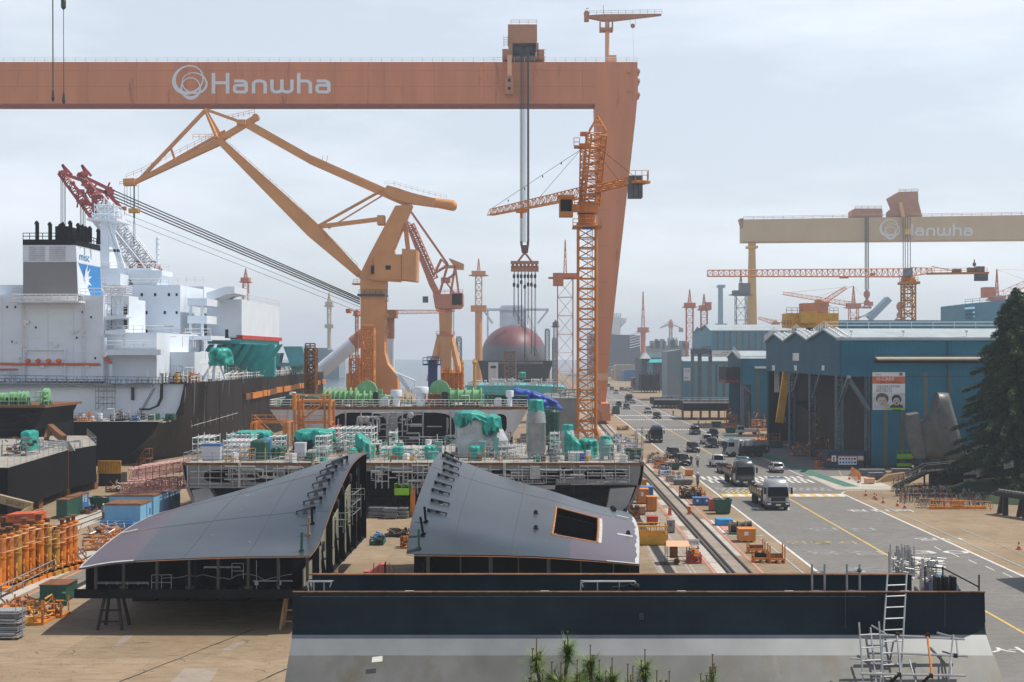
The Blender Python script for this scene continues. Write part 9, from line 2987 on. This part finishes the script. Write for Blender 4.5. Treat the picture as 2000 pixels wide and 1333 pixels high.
for px,py,lab in((1308.5,1007,'orange marker post left of the twin rails'),(1346.5,1005,'orange marker post between the rails and the red line')):
 p=G(px,py);b=MB();b.cbox(p+V((0,0,.04)),(.5,.6,.08));b.prism([p+V((-.18,0,.08)),p+V((.18,0,.08)),p+V((.14,0,.8)),p+V((-.14,0,.8))],(0,.3,0));solo('marker_post',b,mat('marker_red',(.55,.14,.06),.6),lab,'marker post')
clutter('pipe_load','heap of dark pumps and hoses behind the blue boxes at the road edge','load',1331,1370,953,975,3,60,[M_black,M_grey,M_rusty],122)
clutter('cradle','orange brown cradle lying on the heap of pumps','cradle',1352,1378,953,972,2,26,[M_orange,M_rusty,M_black],123)
for k,x in enumerate((1355,1373)):openbox(x,x+17,974,988,1.3,M_blue,'blue open box with white lettering, %s of the pair by the pink bin'%('left' if k==0 else 'right'),extra=M_sign)
openbox(1387,1402,977,999,1.4,M_pinkb,'pink bin standing against the tall dark green skip',cat='bin')
p=G(1413,1005);skip(p.x,p.y+.7,1.75,1.5,1.55,M_green,'tall dark green skip heaped with pale rubbish at the white road line')
D=DP(1028);b=MB();drape(b,XP(1399,D),XP(1434,D),D,D+1.6,.1,ZP(1014,D),seed=130,pw=8,fold=.05);b.box(XP(1400,D),XP(1433,D),D+.1,D+1.5,0,.1,1);solo('tarped_crate',b,[mat('bright_blue_wrap',(.02,.28,.62),.35,bump=.5,bump_scale=3),M_wood],'bright blue wrapped crate near the cable reels','crate',smooth=50)
def reel(px,py,r,w_,lab,zb=0.0):
 p=G(px,py,zb);t_=thing('cable_reel',lab,'cable reel',p)
 for s in(-1,1):
  b=MB();b.lathe([(r*.2,s*w_/2-.03),(r,s*w_/2-.03),(r,s*w_/2+.03),(r*.2,s*w_/2+.03)],p+V((0,.3,r)),20,'x');obj('flange',b,M_wood,t_)
 b=MB();b.lathe([(r*.8,-w_/2+.04),(r*.8,w_/2-.04)],p+V((0,.3,r)),18,'x');obj('cable',b,M_hose,t_)
reel(1434,1044,.62,.8,'large cable reel left of the plain orange box');reel(1450,1038,.45,.5,'small cable reel behind the plain orange box');reel(1463,1036,.45,.5,'second small cable reel behind the plain orange box, farther right')
openbox(1444,1476,1035,1060,1.5,M_orange,'plain orange box with a white label in front of the cable reels',extra=M_sign)
def crib(x0,x1,pyb,h,lab,seed,posts=True,ms=None):
 D=DP(pyb);X0,X1=XP(x0,D),XP(x1,D);m=(ms or[M_orange])[0];t_=thing('storage_cradle',lab,'cradle',((X0+X1)/2,D,0))
 b=MB()
 for y in(D,D+1.0):b.box(X0,X1,y,y+.12,.25,.42)
 for x in(X0,(X0+X1)/2,X1-.12):b.box(x,x+.12,D,D+1.1,.0,.245)
 for x in(X0,X1-.08):
  for y in(D,D+1.0):b.box(x,x+.09,y,y+.09,.42,h)
 obj('frame',b,m,t_)
 b=MB();rn=random.Random(seed)
 for k in range(9):y=D+.15+.09*k;b.box(X0+.15,X1-.15,y,y+.07,.43,.43+rn.uniform(.08,.3))
 obj('load',b,[M_frame if seed%2 else M_rusty],t_)
crib(1462,1495,1082,1.15,'brown cradle with tall stakes behind the two orange cradles',2);crib(1472,1502,1100,.95,'orange cradle filled with dark bars at the road edge',3);crib(1503,1534,1101,1.5,'orange cradle with thin upright rods beside the one of dark bars',4)
stack(*G(1334,947)[:2],2.6,1.2,.75,8,'grey plank bundle at the near end of the road edge clutter',m=M_grey)
clutter('tube_pallet','silver pallet racks of fittings behind the grey plank bundle','pallet',1303,1336,921,942,2.5,50,[M_galv,M_ral,M_orange],131)
openbox(1340,1354,919,930,1.2,M_orange,'small orange box among the silver pallet racks')
p=G(1316,918);skip(p.x,p.y,1.7,1.3,1.0,M_green,'dark green skip amid the road edge clutter by the black SUV')
clutter('tube_pallet','white and grey bags and fittings left of the road edge skip','pallet',1289,1312,912,931,2,46,[M_sign,M_grey,M_blue],132,tubes=.3)
clutter('tube_pallet','orange hoses and blue drums behind the road edge skip','pallet',1280,1318,898,916,3,50,[M_orange,M_blue,M_rusty],133)
clutter('tube_pallet','brown and grey racks at the far end of the road edge clutter','pallet',1266,1302,885,905,3,50,[M_grey,M_wood,M_galv],134)
clutter('pump_unit','blue and orange pump unit between the deck block and the navy truck','machine',1206,1246,846,874,4,36,[M_blue,M_orange,M_sign],135)
clutter('steel_rack','rusty low rack on the track far from the crane mast','rack',1206,1228,832,841,3,20,[M_rusty,M_orange,M_grey],136)
clutter('tool_cage','red and white cage at the foot of the gantry leg','cage',1182,1196,796,813,3,26,[M_red,M_sign,M_orange],137)
# red machine in the open lane
D=83.0;t_=thing('welding_carriage','red welding carriage standing in the open lane between the curved blocks','machine',(XP(715,D),D,0))
b=MB();b.prism([W(722,1128,D),W(750,1128,D),W(750,1103,D),W(742,1103,D),W(722,1118,D)],(0,1.2,0));b.box(XP(710,D),XP(720,D),D,D+.8,.3,ZP(1117,D));obj('body',b,M_pinkb,t_)
b=MB();b.box(XP(690,D),XP(762,D),D,D+1.4,.1,.35)
for px in(730,738,760,768):b.tube(W(px,1130,D),W(px,1100+(px%5)*2,D),.03,n=5)
obj('chassis',b,M_red,t_)
clutter('welding_set','green and blue welding sets in the open lane beside the tall block edge','machine',722,748,1046,1066,2.5,30,[M_green,M_blue,M_black],140)
clutter('dark_clutter','dark clutter added along a shadow band of the open lane','pallet',752,792,1040,1050,4,30,[M_black,M_frame,M_rusty],141)  # dark heap added where a shadow lies across the lane
clutter('cable_stand','orange stand leaning at the lane edge of the holed block','stand',782,798,1042,1072,1.5,20,[M_orange,M_black,M_rusty],142)
# dark blocks added under the wing blocks to stop light from behind
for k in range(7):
 b=MB();x=-27+2.1*k;b.box(x-.8,x+.8,88,90,0,1.6);b.box(x-.5,x+.5,88.3,89.7,1.6,2.08,1);solo('shade_block',b,[M_frame,M_wood],'dark block added under the purple primed block to stop light','shade block',group='added blocks in the shade')
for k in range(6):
 b=MB();x=-5.5+2.1*k;b.box(x-.8,x+.8,86,88,0,.9);b.box(x-.5,x+.5,86.3,87.7,.9,1.18,1);solo('shade_block',b,[M_frame,M_wood],'dark block added under the block with the rectangular hole to stop light','shade block',group='added blocks under the holed block')
# rudder casting, lift, planks, ramp, banners
D=183.0;t_=thing('ship_rudder','large grey steel casting with a tall curved horn standing before the blue hall','rudder',(XP(1835,D),D,0))
M_rud=mat('casting_grey',(.10,.105,.105),.42,var=.3,scale=.5,rust='4a3020',rust_amt=.25,bump=.25,bump_scale=1.5)
hp=[(1806,897),(1795,822),(1800,823)]+[(lerp(1800,1834,q),823-56*q**2.6)for q in(.2,.4,.6,.8,.92,1)]+[(1856,768),(1872,822),(1891,900),(1850,902)]
b=MB();pts=[W(x,y,D)for x,y in hp];n=len(pts);c=sum(pts,V((0,0,0)))/n
b.add([p+V((0,.9,0))for p in pts]+[p.lerp(c,.08)+V((0,0,0))for p in pts]+[p.lerp(c,.08)+V((0,2.4,0))for p in pts]+[p+V((0,1.5,0))for p in pts]+[p.lerp(c,.3)+V((0,-.5,0))for p in pts],[(k,(k+1)%n,n+(k+1)%n,n+k)for k in range(n)]+[(n+k,n+(k+1)%n,4*n+(k+1)%n,4*n+k)for k in range(n)]+[tuple(4*n+k for k in range(n))]+[tuple(2*n+k for k in reversed(range(n)))]+[(2*n+k,2*n+(k+1)%n,3*n+(k+1)%n,3*n+k)for k in range(n)]+[(k,3*n+k,3*n+(k+1)%n,(k+1)%n)for k in range(n)]);obj('body',b,M_rud,t_,smooth=60)
b=MB();b.prism([W(1774,812,D),W(1795,808,D),W(1802,850,D),W(1808,897,D),W(1788,895,D),W(1776,860,D)],(0,1.6,.2));obj('side_plate',b,mat('plate_light',(.13,.13,.125),.5,var=.3,scale=.8),t_)
b=MB()
for px in(1792,1815,1850,1880):b.box(XP(px-4,D),XP(px+4,D),D+.4,D+2,0,ZP(898,D))
obj('stand',b,M_black,t_)
scissor_lift(G(1764,914),'lime green scissor lift with a big number board beside the grey casting',M_lime,h=1.4,w_=2.4,dep=2);p=G(1764,910);b=MB();b.scaff(p.x-.6,p.x+.8,p.y,p.y+1,2.2,4.2,1,1,2,r=.03);solo('guard_frame',b,M_orange,'orange guard frame on top of the lime green lift','guard frame')
for k,(xa,xb_,py,lab)in enumerate(((1679,1732,931,'long stack of grey planks behind the orange fence'),(1744,1782,930,'grey planks stacked left of the foot of the stairs'),(1698,1728,938,'bundle of tubes on stands in front of the long grey stack'))):
 p,q=G(xa,py),G(xb_,py);stack((p.x+q.x)/2,p.y+.5,q.x-p.x,1.2,1.0,7,lab,m=M_grey)
b=MB();b.rail([G(1662,929),G(1681,942)],1.0,1.0,.05);b.rail([G(1664,926),G(1680,938)],1.0,1.0,.05);solo('barrier',b,M_orange,'short orange fence at the end of the plank stacks','barrier')
openbox(1691,1709,936,946,1.0,M_peach,'faded orange crate in front of the plank stacks')
b=MB();p,q=G(1712,944),G(1768,938);b.prism([p,q,q+V((0,0,1.0)),p.lerp(q,.4)+V((0,0,.9))],(0,1.0,0));solo('ramp',b,M_wood,'tan wedge ramp below the plank stacks','ramp')
t_=thing('stair','dark outdoor stair with handrails climbing right to the raised walkway','stair',G(1752,953))
b=MB();a,c=G(1752,953),W(1810,924,DP(950));b.beam(a,c,.2,.35);a2,c2=a+V((0,1.6,0)),c+V((0,1.6,0));b.beam(a2,c2,.2,.35)
for k in range(12):b.cbox(a.lerp(c,(k+.5)/12)+V((0,.8,.1)),(.4,1.5,.06))
b.rail([a,c],1.0,.8,.04);b.rail([a2,c2],1.0,.8,.04);obj('flight',b,M_black,t_)
b=MB();e=W(1990,907,c.y+3);b.beam(c+V((0,1,0)),e,2.0,.3);b.rail([c,e+V((0,-1,0))],1.0,1.2,.04);b.rail([c+V((0,2,0)),e+V((0,1,0))],1.0,1.2,.04)
for k in range(6):q=c.lerp(e,k/5);b.tube((q.x,q.y+1,0),q+V((0,1,0)),.12,n=6)
b.beam(c+V((1,.2,-.9)),e+V((0,-.8,-.9)),.5,.5);b.prism([V((c.x+.5,c.y+.6,0)),V((e.x,e.y-.4,0)),e+V((0,-.4,-.2)),c+V((.5,.6,-.2))],(0,.2,0));obj('walkway',b,M_black,t_)  # last prism: black panel standing in for the shade below the walkway
for(x0,y0_,x1,y1_,hgt,s,lab,cm)in((1882,926,1926,911,17,'출입금지 안전통로','white and red banner tied to the raised walkway',2),(1961,902,2030,888,15,'안전작업 무재해 사업장','white lettered banner at the right picture edge',1)):
 D=c.y+.9;b=MB();A,B_=W(x0,y0_+hgt,D),W(x1,y1_+hgt-2,D);up=V((0,0,hgt*D/F));b.prism([A,B_,B_+up,A+up],(0,.04,0));xd=(B_-A).normalized();put_text(b,s,.52,A+up*.5+xd*.2+V((0,-.012,0)),xd,(0,0,1),sx=.78,m=1);put_text(b,s[::-1],.4,A+up*.1+xd*.2+V((0,-.014,0)),xd,(0,0,1),sx=.8,m=cm);solo('banner',b,[M_sign,M_ink,M_red],lab,'banner')
b=MB();b.tube(W(1875,950,166),W(1975,928,170),.35,n=10);solo('pipe',b,M_grey,'fat grey pipe lying along the slope under the raised walkway','pipe')
openbox(1929,1960,893,925,3,M_trol,'large orange brown container before the low building under the conifer',name='container',cat='container',D=176)
D=190.6;t_=thing('site_hut','long low site office with a row of windows right of the grey casting','hut',(66,D,0));b=MB();b.box(XP(1885,D),76,D-3,D-.1,0,ZP(870,D));obj('wall',b,M_hg,t_)
for k in range(5):b=MB();x=XP(1895+21*k,D-3);b.box(x-.5,x+.5,D-3.05,D-2.99,ZP(882,D),ZP(874,D));obj('window',b,M_glass,t_)
b=MB();b.box(XP(1884,D),76.2,D-3.2,D,ZP(870,D)+.001,ZP(868,D));obj('roof',b,M_roof,t_)
# slope with shrubs, dark steel trestle
sl=MB();sl.add([G(1838,968,.03),G(1945,985,.03),(90,128,.03),(90,186,.03),(63,186,.03),(54,160,.9),(75,150,3.2),(88,150,3.6)],[(0,1,6,5),(1,2,7,6),(0,5,4),(5,6,4),(6,7,3,4)]);M_gr=mat('slope_grass',(.02,.042,.014),.9,var=.5,scale=1.5,bump=.6,bump_scale=4);struct('slope',sl,M_gr)
t_=thing('steel_trestle','heavy dark steel trestle with a ribbed top at the right edge of the apron','trestle',G(1975,1010));p,q=G(1952,1004),G(2035,1018)
b=MB();zt_=2.2;b.beam(p+V((0,0,zt_)),q+V((.3,0,zt_)),1.4,.5)
for k in range(12):r_=p.lerp(q,(k+.5)/12);b.cbox(r_+V((0,0,zt_+.34)),(.2,1.3,.18),m=1)
obj('beam',b,[M_black,M_grey],t_)
for k,s in enumerate((.08,.55,.95)):
 b=MB();r_=p.lerp(q,s);b.beam(r_+V((0,-.8,0)),r_+V((.2,-.2,zt_)),.5,.35);b.beam(r_+V((0,.9,0)),r_+V((.2,.3,zt_)),.5,.35);obj('leg',b,M_black,t_)
b=MB();b.box(39.2,39.5,90,98,4.2,8.6)  # panel added outside the view to throw the shadow onto the road
for y in(90.5,97.5):b.tube((39.35,y,0),(39.35,y,4.3),.15,n=8)
solo('shadowcaster',b,M_grey,'tall grey billboard on two posts added out of view for the shadow across the road','shadowcaster')
# ================================================================ trees
def leafy(mb,p,r,n,rn,sx=.22,m=0):
 for _ in range(n):
  d=V((rn.gauss(0,1),rn.gauss(0,1),rn.gauss(0,.7)))
  d=d.normalized()*r*rn.random()**.5;c=p+d;a=V((rn.uniform(-1,1),rn.uniform(-1,1),rn.uniform(-.7,.3))).normalized()*sx*rn.uniform(.6,1.4);s_=a.cross(V((rn.uniform(-1,1),rn.uniform(-1,1),1))).normalized()*sx*.35
  mb.add([c-a,c+s_,c+a,c-s_],[(0,1,2,3)],m)
M_con=mat('conifer_needles',(.034,.072,.03),.7,var=.5,scale=1.2);M_con2=mat('conifer_tips',(.075,.14,.05),.7,var=.4,scale=1.2);M_bark=mat('bark',(.06,.042,.03),.9,var=.4,scale=6)
def conifer(x,y,zb,h,rad_,lab,seed):
 rn=random.Random(seed);t_=thing('conifer_tree',lab,'tree',(x,y,zb));o=V((x,y,zb))
 b=MB();b.tube(o,o+V((0,0,h*.96)),.34,.03,n=8)
 cr=MB();N_=230
 for k in range(N_):
  t=(k+rn.random())/N_;z=h*(.1+.89*t);L_=rad_*(1-t)**.64*rn.uniform(.6,1.15)+.25;a=k*2.4+rn.uniform(-.4,.4);d=V((math.cos(a),math.sin(a),0));st_=o+V((0,0,z));e=st_+d*L_+V((0,0,-.18*L_))
  if t<.9:b.tube(st_,e,.05*(1-t)+.015,.012,n=4,caps=False)
  ns=max(4,int(L_*7))
  for q in range(ns):
   f=(q+rn.random())/ns;c=st_.lerp(e,.15+.85*f)+V((0,0,-.12*L_*f*f));wd=.5*(1-f*.55)*min(1,L_/2)+.12
   leafy(cr,c,wd,26,rn,.17,1 if rn.random()<.22 else 0)
 obj('trunk',b,M_bark,t_);obj('crown',cr,[M_con,M_con2],t_,recalc=False)
conifer(XP(1985,158),158,1.5,ZP(560,158)-1.5,8.5,'tall dark conifer with layered drooping branches in front of the big blue hall',3)
rn=random.Random(44)
for k,(px,py,D,r_,lab)in enumerate(((1990,925,156,1.4,'low green shrub under the conifer above the pipe'),(1960,942,156,1.0,'small shrub on the slope below the banner'),(1998,955,150,1.3,'shrub at the right edge above the dark trestle'))):
 b=MB();c=W(px,py,D)
 for q in range(14):leafy(b,c+V((rn.uniform(-1,1),rn.uniform(-1,1),rn.uniform(-.4,.5)))*r_,r_*.5,26,rn,.2)
 b.tube((c.x,c.y,0),c,.08,n=5);solo('shrub',b,mat('shrub_green',(.03,.06,.015),.8,var=.4),lab,'shrub')
M_pin=mat('pine_needle',(.13,.20,.05),.6,var=.4,scale=3);M_pstem=mat('pine_candle',(.13,.095,.05),.8,var=.3,scale=8)
def pine(x,y,tops,lab,seed):
 """young pine: trunk to the ground, side branches with needle tufts and upright candles at the top"""
 rn=random.Random(seed);t_=thing('pine_tree',lab,'tree',(x,y,0));tr_=MB();cr=MB();cn=MB();top=min(z for _,z in tops)-.3
 base=V((x,y,0));tr_.tube(base,(x,y,top-.4),.14,.05,n=8)
 for(px,ztop)in tops:
  e=V((XP(px,y),y+rn.uniform(-.25,.25),ztop));s_=V((x,y,top-rn.uniform(.5,1.2)));m_=V((e.x,e.y,ztop-rn.uniform(.2,.27)));tr_.path([s_,m_],.022,5)
  for q in range(rn.randint(2,4)):
   a=rn.uniform(0,6.28);ln=1.0 if q==0 else rn.uniform(.3,.55);c_=m_+V((math.cos(a),math.sin(a),0))*(.0 if q==0 else .045);tp_=c_+V((0,0,(ztop-m_.z)*ln));cn.tube(c_,tp_,.008,.006,n=5);cn.tube(tp_,tp_+V((.012,0,.018)),.006,n=4);cn.tube(tp_,tp_+V((-.012,0,.018)),.006,n=4)
  big=rn.random()<.6
  for q in range(300 if big else 110):
   f=rn.random()**1.6;c_=m_+V((rn.gauss(0,.012),rn.gauss(0,.012),.03-.16*f));a=rn.uniform(0,6.28);d_=V((math.cos(a),math.sin(a),rn.uniform(-.45,1.0)-.2*f)).normalized()*rn.uniform(.15,.29 if big else .17);w_=d_.cross(V((0,0,1))).normalized()*.0055;cr.add([c_-w_,c_+d_,c_+w_],[(0,1,2)])
 obj('trunk',tr_,M_bark,t_);obj('crown',cr,M_pin,t_,recalc=False);obj('candle',cn,M_pstem,t_)
zt=lambda py,D=14.5:ZP(py,D)
pine(XP(1085,14.5),14.5,[(1048,zt(1250)),(1110,zt(1243)),(1078,zt(1300)),(1128,zt(1296)),(1095,zt(1290)),(1060,zt(1318)),(1037,zt(1310))],'young pine with long bare candles, largest tuft at the bottom edge',5)
pine(XP(1165,15.5),15.5,[(1154,zt(1268,15.5)),(1196,zt(1290,15.5)),(1172,zt(1300,15.5)),(1142,zt(1300,15.5)),(1184,zt(1318,15.5))],'young pine whose tips rise in the middle of the bottom edge',6)
pine(XP(1245,15),15.0,[(1225,zt(1296,15)),(1263,zt(1280,15)),(1237,zt(1306,15)),(1282,zt(1310,15)),(1252,zt(1316,15))],'young pine with one spiky tuft right of the middle tips',7)
pine(XP(1385,16),16.0,[(1366,zt(1312,16)),(1395,zt(1286,16)),(1388,zt(1308,16)),(1308,zt(1316,16))],'young pine with two lone candles at the right end of the pine tips',8)
